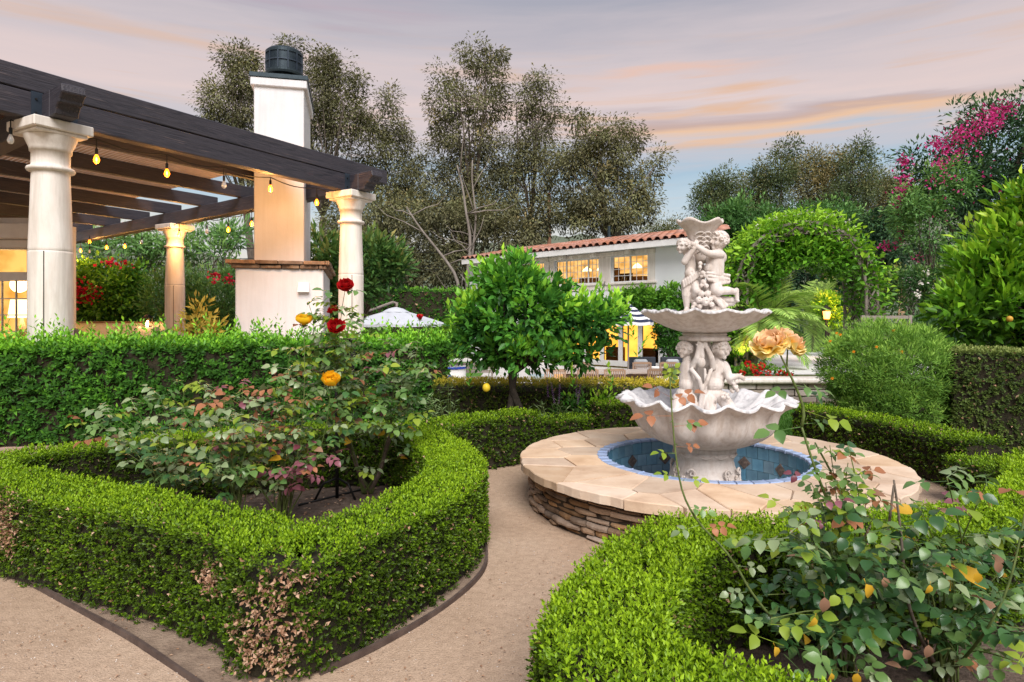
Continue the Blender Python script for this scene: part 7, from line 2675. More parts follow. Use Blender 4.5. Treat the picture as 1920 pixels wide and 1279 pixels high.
# climbing roses on the stone pillars
for i, (px, lb) in enumerate(((1700, 'dark climbing rose around the left stone pillar'), (1745, 'climbing rose with white blooms around the right stone pillar'))):
    ell = pxell([(px, 530, 30, 16), (px - 20, 560, 12, 26), (px + 26, 570, 14, 30), (px, 515, 26, 10)], 15.4, .5)
    cr_, _ = plant('climbing_rose', lb, 'climber', (at(px, 640, 15.4).x, 15.25, TZ), ell, M['photinia_leaf'], .085, .045, 130, 26, .2, 208 + i, tr=.03, nl=16, vmean=.28, fork=.5)
    if i:
        c_ = np.concatenate([np.array(at(x, y, 14.8)) + rng.normal(0, .035, (12, 3)) for x, y in ((1730, 530), (1752, 548), (1768, 536), (1722, 552), (1780, 560), (1740, 512))])
        leaf_obj('white_bloom', c_, rng.normal(0, 1, (len(c_), 3)), rng.normal(0, 1, (len(c_), 3)), np.full(len(c_), .06), np.full(len(c_), .05), rng.random(len(c_)), M['white_petal'], cr_)
ell = pxell([(1800, 620, 40, 22), (1880, 610, 50, 40), (1720, 622, 40, 14), (1850, 570, 30, 30)], 14.0)
plant('evergreen_shrub', 'dark evergreen shrub between the pillars and the orange tree', 'shrub', (at(1800, 660, 14).x, 14.0, TZ), ell, M['dark_leaf'], .13, .05, 260, 30, .28, 211, tr=.06, nl=14, vmean=.5, fork=.3, shell=.5)
# glowing foliage round the post lantern
ell = pxell([(1552, 580, 20, 26), (1540, 570, 16, 16), (1566, 592, 14, 20)], 16.9, .3)
plant('lantern_shrub', 'leafy shrub lit amber by the post lantern', 'shrub', (at(1555, 650, 16.9).x, 16.95, TZ), ell, M['orange_leaf'], .12, .06, 60, 26, .2, 212, tr=.03, nl=8, vmean=.7, fork=.4)
ell = pxell([(1392, 640, 22, 30), (1380, 670, 22, 22), (1375, 620, 18, 30)], 13.4, .4)
plant('lantern_shrub', 'dark leafy shrub lit from below left of the palm trunk', 'shrub', (at(1385, 700, 13.4).x, 13.4, TZ), ell, M['ivy_leaf'], .10, .05, 90, 26, .2, 213, tr=.03, nl=8, vmean=.4, fork=.4)
ell = pxell([(1500, 630, 40, 16), (1470, 640, 40, 14), (1560, 625, 30, 14)], 24)
plant('low_shrub', 'low dark planting along the far side of the white patio', 'shrub', (at(1510, 640, 24).x, 24, TZ), ell, M['dark_leaf'], .15, .05, 120, 26, .3, 214, tr=.04, nl=8, vmean=.5, fork=.4)

# ---- planting in the back bed round the citrus trunk
def sage(label, px, py, Y, r, h, n, seed, flowers=0, mat='sage_leaf'):
    rng = np.random.default_rng(seed)
    c = at(px, py, Y)
    root = thing('sage_plant', label, 'plant', (c.x, Y, 0))
    Ps, As, Ls, Vs_ = [], [], [], []
    b = MB()
    for k in range(n):
        a = rng.uniform(0, 2 * math.pi)
        rr_ = r * math.sqrt(rng.random())
        p0 = np.array([c.x + .3 * rr_ * math.cos(a), Y + .3 * rr_ * math.sin(a), 0.05])
        p1 = np.array([c.x + rr_ * math.cos(a), Y + rr_ * math.sin(a), h * rng.uniform(.6, 1.05) * (1 - .35 * rr_ / r)])
        b.tube([p0, (p0 + p1) / 2 + np.array([0, 0, .08]), p1], [.005, .004, .002], 4, cap=False)
        for j in range(16):
            q = .35 + .65 * j / 15
            pos = p0 + (p1 - p0) * q + np.array([0, 0, .08]) * 4 * q * (1 - q) * .5
            t = j * 2.4 + k
            Ps.append(pos)
            As.append(np.array([math.cos(t) * .9, math.sin(t) * .9, .35 - .5 * (1 - q)]) + rng.normal(0, .2, 3))
            Ls.append(rng.uniform(.06, .11))
            Vs_.append(np.clip(.25 + .5 * q + rng.normal(0, .12), 0, 1))
    b.build('stem', M['cane_green'], root)
    n_ = len(Ps)
    leaf_obj('foliage', np.array(Ps), np.array(As), np.tile([0, 0, 1.], (n_, 1)) + rng.normal(0, .3, (n_, 3)), np.array(Ls), np.array(Ls) * .16, np.array(Vs_), M[mat], root)
    for k in range(flowers):
        x, z0_ = c.x + rng.uniform(-r * .8, r * .8), h * rng.uniform(.85, 1.0)
        m_ = 40
        q = np.linspace(0, 1, m_)
        P = np.stack([x + q * rng.uniform(-.06, .06), np.full(m_, Y - .15) , z0_ + q * .22], 1)
        A = np.stack([np.cos(np.arange(m_) * 2.4), np.sin(np.arange(m_) * 2.4), np.full(m_, .4)], 1)
        leaf_obj('flower_spike', P, A, np.tile([0, 0, 1.], (m_, 1)), np.full(m_, .02), np.full(m_, .012), rng.random(m_), M['sage_flower'], root, stuff=False)
sage('grey-green sage with purple flower spikes right of the citrus trunk', 1040, 780, 7.35, .42, .62, 46, 301, 5)
sage('wispy pale green sage sprawling left of the citrus trunk', 905, 780, 7.2, .42, .50, 34, 302)
sage('tangle of thin pale stems right of the tall privet hedge', 840, 780, 7.6, .30, .85, 26, 303)
for i, (px, py, Y, r, mat, lb, h) in enumerate(((1100, 745, 7.55, .26, 'photinia_leaf', 'small rose bush with reddish leaves behind the low hedge', 0.6), (1125, 750, 7.5, .16, 'orange_leaf', 'young yellow-green shoots by the taller hedge block', .62),
                                               (1070, 735, 7.6, .18, 'citrus_leaf', 'low leafy green plant under the citrus tree', .6))):
    c_ = at(px, py, Y)
    ell = [((c_.x, Y, h * .62), (r, r, h * .40))]
    plant('border_plant', lb, 'plant', (c_.x, Y, 0), ell, M[mat], .07, .034, 34, 10, .10, 310 + i, bark='cane_brown', tr=.010, nl=16, fork=.15, vmean=.4, out=.6, updir=.4)

# ================================================================== roses
ROSE = {
    'dark': leaf_mat('rose_leaf_dark', [(0, (0.030, 0.09, 0.028)), (1, (0.08, 0.19, 0.05))], .30, .22, .55),
    'mid': leaf_mat('rose_leaf_mid', [(0, (0.09, 0.19, 0.05)), (1, (0.20, 0.33, 0.09))], .30, .25, .55),
    'grey': leaf_mat('rose_leaf_greyish', [(0, (0.18, 0.26, 0.12)), (1, (0.36, 0.43, 0.22))], .32, .25, .5),
    'lime': leaf_mat('rose_leaf_lime', [(0, (0.20, 0.31, 0.03)), (1, (0.38, 0.46, 0.06))], .40, .3),
    'bronze': leaf_mat('rose_leaf_bronze', [(0, (0.30, 0.12, 0.06)), (1, (0.52, 0.22, 0.11))], .40, .3),
    'maroon': leaf_mat('rose_leaf_maroon', [(0, (0.16, 0.035, 0.05)), (1, (0.32, 0.12, 0.15))], .36, .25, .45),
    'yellow': leaf_mat('rose_leaf_yellow', [(0, (0.55, 0.30, 0.02)), (1, (0.70, 0.42, 0.04))], .5, .3),
    'brown': leaf_mat('rose_leaf_brown', [(0, (0.20, 0.10, 0.06)), (1, (0.42, 0.24, 0.15))], .7, .2),
}
ROSE_MESH = {}


def leaflet(V, F, o, a, n_, L_, W_, curl):
    """one serrated oval leaflet folded along its midrib: 10 triangles"""
    a, n_ = Vector(a).normalized(), Vector(n_)
    s = a.cross(n_).normalized()
    n_ = s.cross(a)
    k = len(V)
    rows = [(0.0, 0.0), (0.22, .40), (0.52, .50), (0.80, .30), (1.0, 0.0)]
    idx = []
    for y, w in rows:
        z = -curl * (y - .25) ** 2
        m_ = Vector(o) + a * (y * L_) + n_ * (z * L_)
        r = [len(V)]
        V.append(m_)
        if w > 0:
            for sg in (-1, 1):
                r.append(len(V))
                V.append(m_ + s * (sg * w * W_) + n_ * (0.24 * w * W_) - a * (.03 * L_))
        idx.append(r)
    for i in range(len(idx) - 1):
        A_, B_ = idx[i], idx[i + 1]
        if len(A_) == 1:
            F += [(A_[0], B_[0], B_[1]), (A_[0], B_[2], B_[0])]
        elif len(B_) == 1:
            F += [(A_[0], B_[0], A_[1]), (A_[0], A_[2], B_[0])]
        else:
            F += [(A_[0], B_[0], B_[1]), (A_[0], B_[1], A_[1]), (A_[0], A_[2], B_[2]), (A_[0], B_[2], B_[0])]


def rose_leaf(kind, var):
    key = (kind, var)
    if key in ROSE_MESH:
        return ROSE_MESH[key]
    rr_ = random.Random(50 + var * 7 + len(kind))
    V, F = [], []
    npair = (2, 1, 2, 1)[var % 4] if kind not in ('yellow', 'brown') else 0
    # petiole
    w = .012
    V += [Vector((-w, 0, 0)), Vector((w, 0, 0)), Vector((0, .72, -.06))]
    F += [(0, 1, 2)]
    cu = rr_.uniform(.15, .5)
    if npair:
        leaflet(V, F, (0, .72, -.05), (rr_.uniform(-.15, .15), 1, -.3), (rr_.gauss(0, .2), .1, 1), .36, .27, cu)
    else:
        V[2] = Vector((0, .16, -.01))
        leaflet(V, F, (0, .15, 0), (rr_.uniform(-.15, .15), 1, -.2), (rr_.gauss(0, .3), .1, 1), .46, .32, cu * 1.6)
    for j in range(npair):
        y = .54 - .27 * j
        for sg in (-1, 1):
            leaflet(V, F, (0, y, -.03), (sg, .22 + rr_.uniform(-.15, .15), -.22 + rr_.uniform(-.2, .15)), (sg * -.05 + rr_.gauss(0, .25), .1 + rr_.gauss(0, .2), 1), .32 - .03 * j, .235, cu)
    vv = np.clip(rr_.random() * .6 + .2 + np.array([0.0] * 3 + [x for x in np.repeat([rr_.uniform(-.25, .25) for _ in range(1 + 2 * npair)], 11)])[:len(V)] if len(V) == 3 + 11 * (1 + 2 * npair) else np.full(len(V), .5), 0, 1)
    me = mesh_np('leaf', np.array([tuple(p) for p in V]), np.array(F), ROSE[kind], vv, smooth=True)
    ROSE_MESH[key] = me
    return me


def put_leaf(root, p, axis, normal, size, kind, rnd):
    a = Vector(axis).normalized()
    n_ = Vector(normal)
    s = a.cross(n_)
    if s.length < .05:
        s = a.cross(Vector((1, 0, 0)))
    s.normalize()
    n_ = s.cross(a)
    place('leaf', rose_leaf(kind, rnd.randrange(4)), root, p, Matrix((s, a, n_)).transposed(), size)


def pick(pal, rnd):
    t = rnd.random() * sum(w for _, w in pal)
    for k, w in pal:
        t -= w
        if t <= 0:
            return k
    return pal[-1][0]


GREEN = [('dark', 4), ('mid', 5), ('grey', 1.5), ('lime', 1.6), ('yellow', .25), ('brown', .3)]
GREYG = [('grey', 5), ('mid', 5), ('dark', 1.5), ('lime', 2), ('brown', .3), ('bronze', .9)]
BRONZ = [('bronze', 4), ('grey', 3), ('mid', 2), ('lime', 1), ('maroon', .8)]
MAROO = [('maroon', 5), ('mid', 1), ('bronze', 1.2), ('brown', .6)]
YELLO = [('lime', 3), ('mid', 4), ('yellow', .9), ('brown', .5), ('grey', 3)]
DARKG = [('dark', 8), ('mid', 5), ('grey', .6), ('lime', 1.0), ('yellow', .22), ('brown', .22), ('bronze', .1)]


class Rose:
    def __init__(self, label, base, seed, size=.13, cane='cane_green', old='cane_brown'):
        self.root = thing('rose_bush', label, 'rose bush', base)
        self.rnd = random.Random(seed)
        self.base = Vector(base)
        self.size = size
        self.mb = MB()
        self.old = MB()
        self.n = 0

    def cane(self, pts, r0=.006, old=False, pal=GREEN, leaf_from=.35, step=.055, size=1.0, leaves=True, twigs=True):
        P = [Vector(p) for p in smooth_path([tuple(p) for p in pts], .04)]
        n = len(P)
        (self.old if old else self.mb).tube(P, [r0 * (1 - .65 * i / n) for i in range(n)], 6)
        if not leaves:
            return P
        rnd = self.rnd
        d_acc = 0.0
        k = rnd.randrange(5)
        for i in range(1, n):
            seg = (P[i] - P[i - 1]).length
            d_acc += seg
            if i / n < leaf_from or d_acc < step:
                continue
            d_acc = 0.0
            k += 1
            t = k * 2.4 + rnd.uniform(-.5, .5)
            tg = (P[min(i + 1, n - 1)] - P[i - 1]).normalized()
            side = Vector((math.cos(t), math.sin(t), 0))
            ax = (side + tg * .35 + Vector((0, 0, rnd.uniform(-.35, .35)))).normalized()
            nm = Vector((rnd.gauss(0, .35), rnd.gauss(0, .35) - .25, 1)) + tg * .2
            put_leaf(self.root, P[i], ax, nm, self.size * size * rnd.uniform(.75, 1.2), pick(pal, rnd), rnd)
            self.n += 1
        return P

    def tip(self, px, py, Y, pal=GREEN, via=None, r0=.005, size=1.0, leaf_from=.45, step=.05, extra=4):
        """a cane from the base to a point of the photograph at depth Y, with a spray of leaves at the tip"""
        rnd = self.rnd
        e = at(px, py, Y)
        b = self.base + Vector((rnd.uniform(-.05, .05), rnd.uniform(-.05, .05), 0))
        if via is None:
            m_ = b.lerp(e, .5) + Vector(((b.x - e.x) * .12, rnd.uniform(-.06, .06), .10 + .15 * abs(e.x - b.x)))
            pts = [b, b.lerp(m_, .5) + Vector((0, 0, .05)), m_, e]
        else:
            pts = [b] + [Vector(v_) for v_ in via] + [e]
        P = self.cane(pts, r0, pal=pal, leaf_from=leaf_from, step=step, size=size)
        for j in range(extra):
            t = j * 2.4 + rnd.uniform(0, 1)
            ax = Vector((math.cos(t), math.sin(t), rnd.uniform(-.3, .45)))
            put_leaf(self.root, e - Vector((0, 0, rnd.uniform(0, .05))), ax, Vector((rnd.gauss(0, .35), rnd.gauss(0, .3) - .3, 1)), self.size * size * rnd.uniform(.7, 1.1), pick(pal, rnd), rnd)
            self.n += 1
        return e

    def thorns(self, P, r):
        for i in range(4, len(P) - 2, 2):
            t = self.rnd.uniform(0, 6.28)
            d = Vector((math.cos(t), math.sin(t), 0))
            self.mb.tube([P[i] + d * r * .6, P[i] + d * (r + .007) - Vector((0, 0, .003))], [.0028, .0004], 4)

    def done(self):
        if self.mb.v:
            self.mb.build('cane', M['cane_green'], self.root, smooth=True)
        if self.old.v:
            self.old.build('old_cane', M['cane_brown'], self.root, smooth=True)


# ---- flowers
def petal_mesh(name, mat, w, h, cup, roll, var=0, ruf=.06):
    """a curved petal, base at the origin, growing along +Z and cupped towards +Y; 32 triangles"""
    rr_ = random.Random(var * 13 + 5)
    V, F = [], []
    nu, nv = 6, 4
    ph = rr_.uniform(0, 6)
    for j in range(nv + 1):
        y = j / nv
        ww = w * (0.30 + 0.95 * math.sin(min(1, y * 1.02) * math.pi * .60)) * (1 if y < .9 else .86)
        for i in range(nu + 1):
            x = (i / nu - .5) * 2
            bend = cup * (1 - math.cos(x * 1.1)) * w + ruf * h * y * y * math.sin(4.2 * x + ph)
            lean = -roll * h * max(0, y - .45) ** 2 + .10 * h * math.sin(y * math.pi)
            V.append((x * ww * .5, bend - lean * -1.0 if False else bend + lean * -1.0, h * y * (1 - .10 * x * x * y) ))
    for j in range(nv):
        for i in range(nu):
            a = j * (nu + 1) + i
            F.append((a, a + 1, a + nu + 2))
            F.append((a, a + nu + 2, a + nu + 1))
    me = mesh_np(name, np.array(V, float), np.array(F), mat, np.array([p[2] / h for p in V]), smooth=True)
    return me


def rose_flower(root, c, r, face, mats, seed, rings, name='flower', openness=1.0, part_label=None):
    """nested rings of petals; rings = [(count, base radius, tilt deg, size, mat index)]"""
    rnd = random.Random(seed)
    c = Vector(c)
    f = Vector(face).normalized()
    s = f.cross(Vector((0.1, 0.2, 1))).normalized()
    u = s.cross(f)
    B3 = Matrix((s, u, f)).transposed()
    b = MB()
    b.cone2(c - f * r * .55, r * .16, c - f * r * .2, r * .22, 8, 3)
    for k in range(5):
        t = k * 1.2566
        d = s * math.cos(t) + u * math.sin(t)
        b.tube([c - f * r * .35 + d * r * .15, c - f * r * .45 + d * r * .5, c - f * r * .75 + d * r * .62], [r * .09, r * .07, r * .01], 4)
    fo_ = b.build(name, M['cane_green'], root, smooth=True)
    if part_label:
        fo_['label'] = part_label
    for (cnt, br, tilt, size, mi) in rings:
        for k in range(cnt):
            t = 2 * math.pi * (k + .37 * rings.index((cnt, br, tilt, size, mi))) / cnt + rnd.uniform(-.22, .22)
            me = mats[mi][rnd.randrange(len(mats[mi]))]
            # petal local: +Z grows, +Y is the inner face (towards the axis)
            Mz = Matrix.Rotation(t, 3, 'Z')
            tl = R(tilt + rnd.uniform(-9, 9)) * openness
            Mp = Mz @ Matrix.Rotation(math.pi / 2, 3, 'Z') @ Matrix.Rotation(tl, 3, 'X')
            # after this the petal stands at angle t and leans outwards by the tilt
            p = c + B3 @ (Mz @ Vector((br * r, 0, -r * .30)))
            o = place('petal', me, None, (0, 0, 0))
            o.parent = fo_
            off = wloc(fo_)
            sc = size * r * rnd.uniform(.9, 1.1)
            o.matrix_basis = Matrix.Translation(p - off) @ (B3 @ Mp).to_4x4() @ Matrix.Diagonal((sc, sc, sc, 1))
    return fo_


def petal_mat(name, stops):
    m = leaf_mat(name, stops, .55, .18, .2)
    return m


PM_RED = petal_mat('red_rose_petal', [(0, (.18, .002, .006)), (.6, (.42, .006, .010)), (1, (.55, .014, .016))])
PM_YEL = petal_mat('yellow_rose_petal', [(0, (.90, .34, .006)), (.6, (.95, .52, .010)), (1, (.97, .62, .03))])
PM_PCH = petal_mat('peach_rose_petal', [(0, (.97, .46, .03)), (.35, (.98, .60, .12)), (.75, (.99, .66, .32)), (1, (.99, .68, .46))])
PM_PCO = petal_mat('pale_rose_petal', [(0, (.97, .52, .03)), (.3, (.98, .67, .12)), (.7, (.99, .77, .26)), (1, (.99, .82, .44))])
def pset(nm, mat, w, h, cup, roll, ruf):
    return [petal_mesh('petal', mat, w, h, cup, roll, i, ruf) for i in range(3)]
RED_P = [pset('r', PM_RED, 1.0, 1.0, .55, .5, .07), pset('r', PM_RED, 1.1, 1.05, .35, .9, .08)]
YEL_P = [pset('y', PM_YEL, 1.1, 1.0, .5, .4, .05), pset('y', PM_YEL, 1.25, 1.1, .35, .7, .07)]
PCH_P = [pset('p', PM_PCH, .9, .9, .5, .3, .18), pset('p', PM_PCH, 1.1, 1.0, .35, .5, .20), pset('p', PM_PCO, 1.25, 1.1, .3, .45, .24)]
RINGS_RED = [(4, .06, 8, .85, 0), (5, .14, 24, .95, 0), (6, .20, 44, 1.05, 0), (6, .24, 66, 1.08, 1), (6, .26, 88, 1.05, 1)]
RINGS_YEL = [(3, .05, 4, .95, 0), (5, .14, 18, 1.1, 0), (6, .20, 42, 1.2, 1)]
RINGS_PCH = [(6, .06, 8, .8, 0), (7, .16, 26, .95, 0), (8, .22, 46, 1.02, 1), (8, .26, 68, 1.05, 1), (8, .28, 92, 1.1, 2), (7, .28, 112, 1.1, 2)]

# ---- left bed
A = Rose('rose bush with grey-green leaves at the left end of the hedged bed', at(330, 1000, 4.6).xy.to_3d(), 1, .19)
for (px, py, Y) in ((170, 790, 4.5), (205, 772, 4.6), (250, 758, 4.5), (300, 742, 4.6), (325, 765, 4.3), (225, 815, 4.4), (285, 805, 4.2), (360, 790, 4.4), (270, 860, 4.2), (240, 850, 4.4), (340, 850, 4.2), (310, 885, 4.2), (370, 835, 4.5), (200, 815, 4.7), (345, 720, 4.7), (395, 885, 4.4), (300, 840, 4.7), (355, 880, 4.6)):
    A.tip(px, py, Y, GREYG if py < 830 else [('mid', 5), ('dark', 4), ('grey', 2)], extra=4, step=.10)
A.done()
Bz = Rose('rose bush with bronze-orange new leaves in the middle of the left bed', at(440, 970, 4.5).xy.to_3d(), 2, .185)
for (px, py, Y) in ((385, 722, 4.5), (345, 775, 4.2), (420, 752, 4.3), (462, 748, 4.4), (500, 738, 4.5), (440, 785, 4.1), (405, 825, 4.2), (480, 800, 4.3), (525, 765, 4.4), (385, 855, 4.2), (420, 880, 4.1), (470, 850, 4.4), (540, 800, 4.6), (445, 830, 4.6), (390, 760, 4.7), (500, 790, 4.8), (455, 720, 4.7)):
    Bz.tip(px, py, Y, BRONZ if py < 775 else GREYG, extra=4, step=.10)
Bz.done()
C_ = Rose('rose bush with two yellow blooms and maroon lower leaves in the left bed', gnd(530, 985), 3, .175)
for (px, py, Y, pal) in ((545, 690, 4.5, BRONZ), (520, 722, 4.5, BRONZ), (562, 742, 4.4, BRONZ), (600, 765, 4.4, YELLO), (560, 800, 4.3, YELLO), (588, 842, 4.25, MAROO), (552, 872, 4.25, MAROO), (612, 850, 4.3, MAROO), (575, 880, 4.2, MAROO), (622, 805, 4.5, GREEN),
                         (500, 832, 4.4, YELLO), (640, 762, 4.6, GREEN), (535, 760, 4.7, BRONZ), (480, 900, 4.5, YELLO), (590, 720, 4.6, GREYG), (530, 830, 4.5, MAROO), (610, 690, 4.7, GREYG), (570, 690, 4.5, GREYG), (545, 655, 4.5, GREYG), (590, 655, 4.5, GREYG)):
    C_.tip(px, py, Y, pal, extra=3, step=.10)
e1 = at(570, 612, 4.4)
C_.cane([gnd(530, 985), at(560, 850, 4.5), at(572, 740, 4.4), e1], .006, leaf_from=.55, pal=GREYG, step=.07)
rose_flower(C_.root, e1 + Vector((0, 0, .025)), .050, (.1, -.25, 1), YEL_P, 11, RINGS_YEL, part_label='upper golden yellow rose')
e2 = at(620, 722, 4.3)
C_.cane([gnd(530, 985), at(590, 880, 4.5), at(615, 790, 4.35), e2], .006, leaf_from=.6, pal=GREEN, step=.08)
rose_flower(C_.root, e2 + Vector((0, 0, .02)), .054, (.25, -.55, .8), YEL_P, 12, RINGS_YEL, part_label='lower bright yellow rose')
C_.cane([gnd(530, 985), at(500, 930, 4.6), at(455, 870, 4.5), at(430, 800, 4.4)], .009, leaf_from=.7, pal=YELLO)
C_.cane([gnd(530, 985), at(505, 950, 4.7), at(495, 935, 4.7)], .016, old=True, leaves=False)
C_.cane([gnd(530, 985), at(525, 950, 4.8), at(540, 925, 4.75), at(548, 890, 4.6)], .015, old=True, leaves=False)
C_.done()
D_ = Rose('tall rose bush with deep red blooms and thick woody canes in the left bed', gnd(690, 925), 4, .185)
D_.cane([gnd(690, 925), at(672, 885, 5.4), at(660, 845, 5.3), at(640, 815, 5.2), at(625, 802, 5.2)], .024, old=True, leaves=False)
D_.cane([at(660, 845, 5.3), at(652, 815, 5.2), at(648, 790, 5.1)], .014, old=True, leaves=False)
D_.cane([gnd(690, 925), at(712, 890, 5.4), at(722, 850, 5.3), at(728, 820, 5.2), at(742, 800, 5.2)], .024, old=True, leaves=False)
D_.cane([at(722, 850, 5.3), at(735, 815, 5.2), at(732, 780, 5.1)], .014, old=True, leaves=False)
for (px, py, Y, pal) in ((680, 692, 4.9, GREYG), (720, 662, 5.0, BRONZ), (752, 645, 5.0, GREYG), (770, 682, 4.9, GREYG), (742, 722, 4.8, GREEN), (700, 752, 4.8, YELLO), (762, 742, 4.9, GREEN), (785, 702, 4.9, GREYG), (690, 800, 4.9, GREYG), (722, 782, 4.8, YELLO), (665, 790, 4.7, YELLO),
                         (800, 680, 5.1, GREYG), (650, 745, 4.7, GREYG), (730, 690, 5.1, GREEN), (705, 715, 5.0, GREEN), (757, 800, 5.0, YELLO), (775, 770, 5.0, GREEN), (672, 870, 5.1, YELLO), (660, 725, 4.9, GREEN), (745, 850, 5.2, YELLO), (640, 680, 4.9, GREYG), (690, 650, 5.1, BRONZ), (700, 690, 4.7, GREYG)):
    sx = at(728 if px > 700 else 648, 795, 5.1)
    D_.tip(px, py, Y, pal, via=[at(712 if px > 700 else 668, 880, 5.4), sx], extra=4, leaf_from=.62, step=.09)
RV = [at(668, 880, 5.4), at(645, 780, 5.0)]
for (px, py, Y, via2, rad, face, lb) in ((648, 537, 4.45, [(632, 690), (638, 600)], .040, (.2, -.75, .6), 'topmost crimson rose'), (630, 615, 4.4, [(628, 720)], .046, (.05, -.8, .6), 'lowest and largest crimson rose'),
                                     (624, 584, 4.5, [(630, 700), (622, 640)], .030, (-.3, -.5, .8), 'small crimson rose between the two large ones')):
    e = at(px, py, Y)
    D_.cane([gnd(690, 925)] + RV + [at(x, y, 4.7) for x, y in via2] + [e], .006, leaf_from=.62, pal=[('lime', 4), ('mid', 4), ('grey', 3)], step=.06)
    rose_flower(D_.root, e + Vector((0, 0, .01)), rad, face, RED_P, 20 + px, RINGS_RED, part_label=lb)
D_.cane([gnd(690, 925)] + RV + [at(590, 690, 4.6), at(588, 620, 4.5), at(586, 590, 4.5), at(578, 568, 4.5)], .005, leaf_from=.62, pal=[('lime', 4), ('mid', 3)], step=.05, size=.9)
for (px, py, Y) in ((612, 605, 4.5), (600, 585, 4.5), (662, 578, 4.5), (688, 612, 4.55), (640, 648, 4.5), (602, 642, 4.5), (672, 655, 4.6), (655, 600, 4.5), (618, 560, 4.45), (625, 680, 4.5)):
    D_.tip(px, py, Y, [('lime', 4), ('mid', 5), ('grey', 3)], via=[at(668, 880, 5.4), at(645, 780, 5.0), at(636, 700, 4.65)], extra=4, leaf_from=.75, step=.07, size=.75, r0=.004)
eb = at(787, 602, 5.0)
D_.cane([gnd(690, 925), at(712, 880, 5.4), at(770, 760, 5.1), at(780, 670, 5.0), eb], .005, leaf_from=.6, pal=GREYG, step=.09)
rose_flower(D_.root, eb + Vector((0, 0, .02)), .032, (0, 0, 1), RED_P, 33, [(3, .05, 2, 1.3, 0), (3, .12, 8, 1.25, 0)], name='bud', part_label='closed red bud')
D_.done()

# iron candle stand in the left bed
ir = thing('iron_stand', 'black wrought iron candle stand with flat cups among the roses', 'candle stand', gnd(632, 935))
Yi = gnd(632, 935).y
s5 = lambda x, y, dy=0.0: at(x, y, Yi + dy)
MB().tube([gnd(632, 935), s5(632, 860), s5(631, 760), s5(629, 650)], .014, 8).build('post', M['iron'], ir, smooth=True)
for nm, pts, cup in (('arm', [(633, 745), (648, 738), (660, 715), (662, 690), (659, 668), (656, 650), (657, 638)], (657, 636)), ('arm', [(631, 735), (618, 726), (608, 705), (607, 685), (610, 665), (611, 655)], (611, 652))):
    a_ = MB().tube([Vector(p) for p in smooth_path([tuple(s5(x, y)) for x, y in pts], .03)], .014, 8).build(nm, M['iron'], ir, smooth=True)
    c0 = s5(*cup)
    MB().lathe([(0, -.02), (.012, -.02), (.02, -.006), (.062, 0), (.062, .006), (0, .006)], 20, c0).build('cup', M['iron'], a_)
    kn = s5(pts[-3][0] if nm else 0, pts[-3][1])
    b = MB()
    for sg in range(4):
        b.tube([kn + Vector((.032 * math.cos(q * 3.2 + sg * 1.57), .032 * math.sin(q * 3.2 + sg * 1.57), (q - .5) * .10)) * (1.0 if 0 < q < 1 else 1.0) for q in np.linspace(0, 1, 8)], [.006] * 8, 5)
    b.build('twisted_basket', M['iron'], a_, smooth=True)
MB().lathe([(0, -.01), (.05, 0), (.05, .006), (0, .006)], 20, s5(629, 649)).build('cup', M['iron'], ir)
for x in (604, 655):
    b = MB()
    q0 = gnd(632, 935)
    b.tube([Vector((q0.x, q0.y, .17)), Vector((q0.x + (x - 630) * .004, q0.y - .03, .13)), Vector((q0.x + (x - 630) * .0065, q0.y - .05, 0.0))], .010, 6)
    b.build('foot', M['iron'], ir, smooth=True)
b = MB()
b.tube([tuple(gnd(x, y) + Vector((0, 0, .012))) for x, y in ((560, 950), (620, 935), (700, 915), (790, 892), (830, 880))], .008, 6)
tag(b.build('drip_hose', M['cable'], None, smooth=True), 'thin black irrigation hose lying on the soil of the left bed', 'hose')

# ---- right-hand bushes in the near corner
E = Rose('rose bush carrying the big peach double bloom in front of the fountain', gnd(1580, 1262), 5, .16)
F_ = Rose('broad rose bush with yellowing leaves at the bottom right corner', gnd(1770, 1275), 6, .165)
yy = lambda a, b_: E.rnd.uniform(a, b_)
for (px, py, pal) in ((1530, 962, GREEN), (1562, 1005, DARKG), (1600, 945, GREEN), (1640, 965, YELLO), (1480, 1000, YELLO), (1450, 1010, GREEN), (1500, 1035, DARKG), (1480, 1085, DARKG), (1540, 1090, DARKG), (1620, 1085, DARKG), (1440, 1115, DARKG), (1445, 1160, DARKG), (1500, 1170, DARKG),
                      (1570, 1170, DARKG), (1530, 1050, DARKG), (1590, 1040, GREEN), (1570, 1120, DARKG), (1470, 1200, DARKG), (1540, 1215, DARKG), (1610, 1180, DARKG), (1650, 1130, DARKG), (1520, 1000, YELLO), (1640, 1020, DARKG), (1600, 1240, DARKG)):
    E.tip(px, py, yy(2.15, 2.65), pal, extra=3, leaf_from=.52, step=.10)
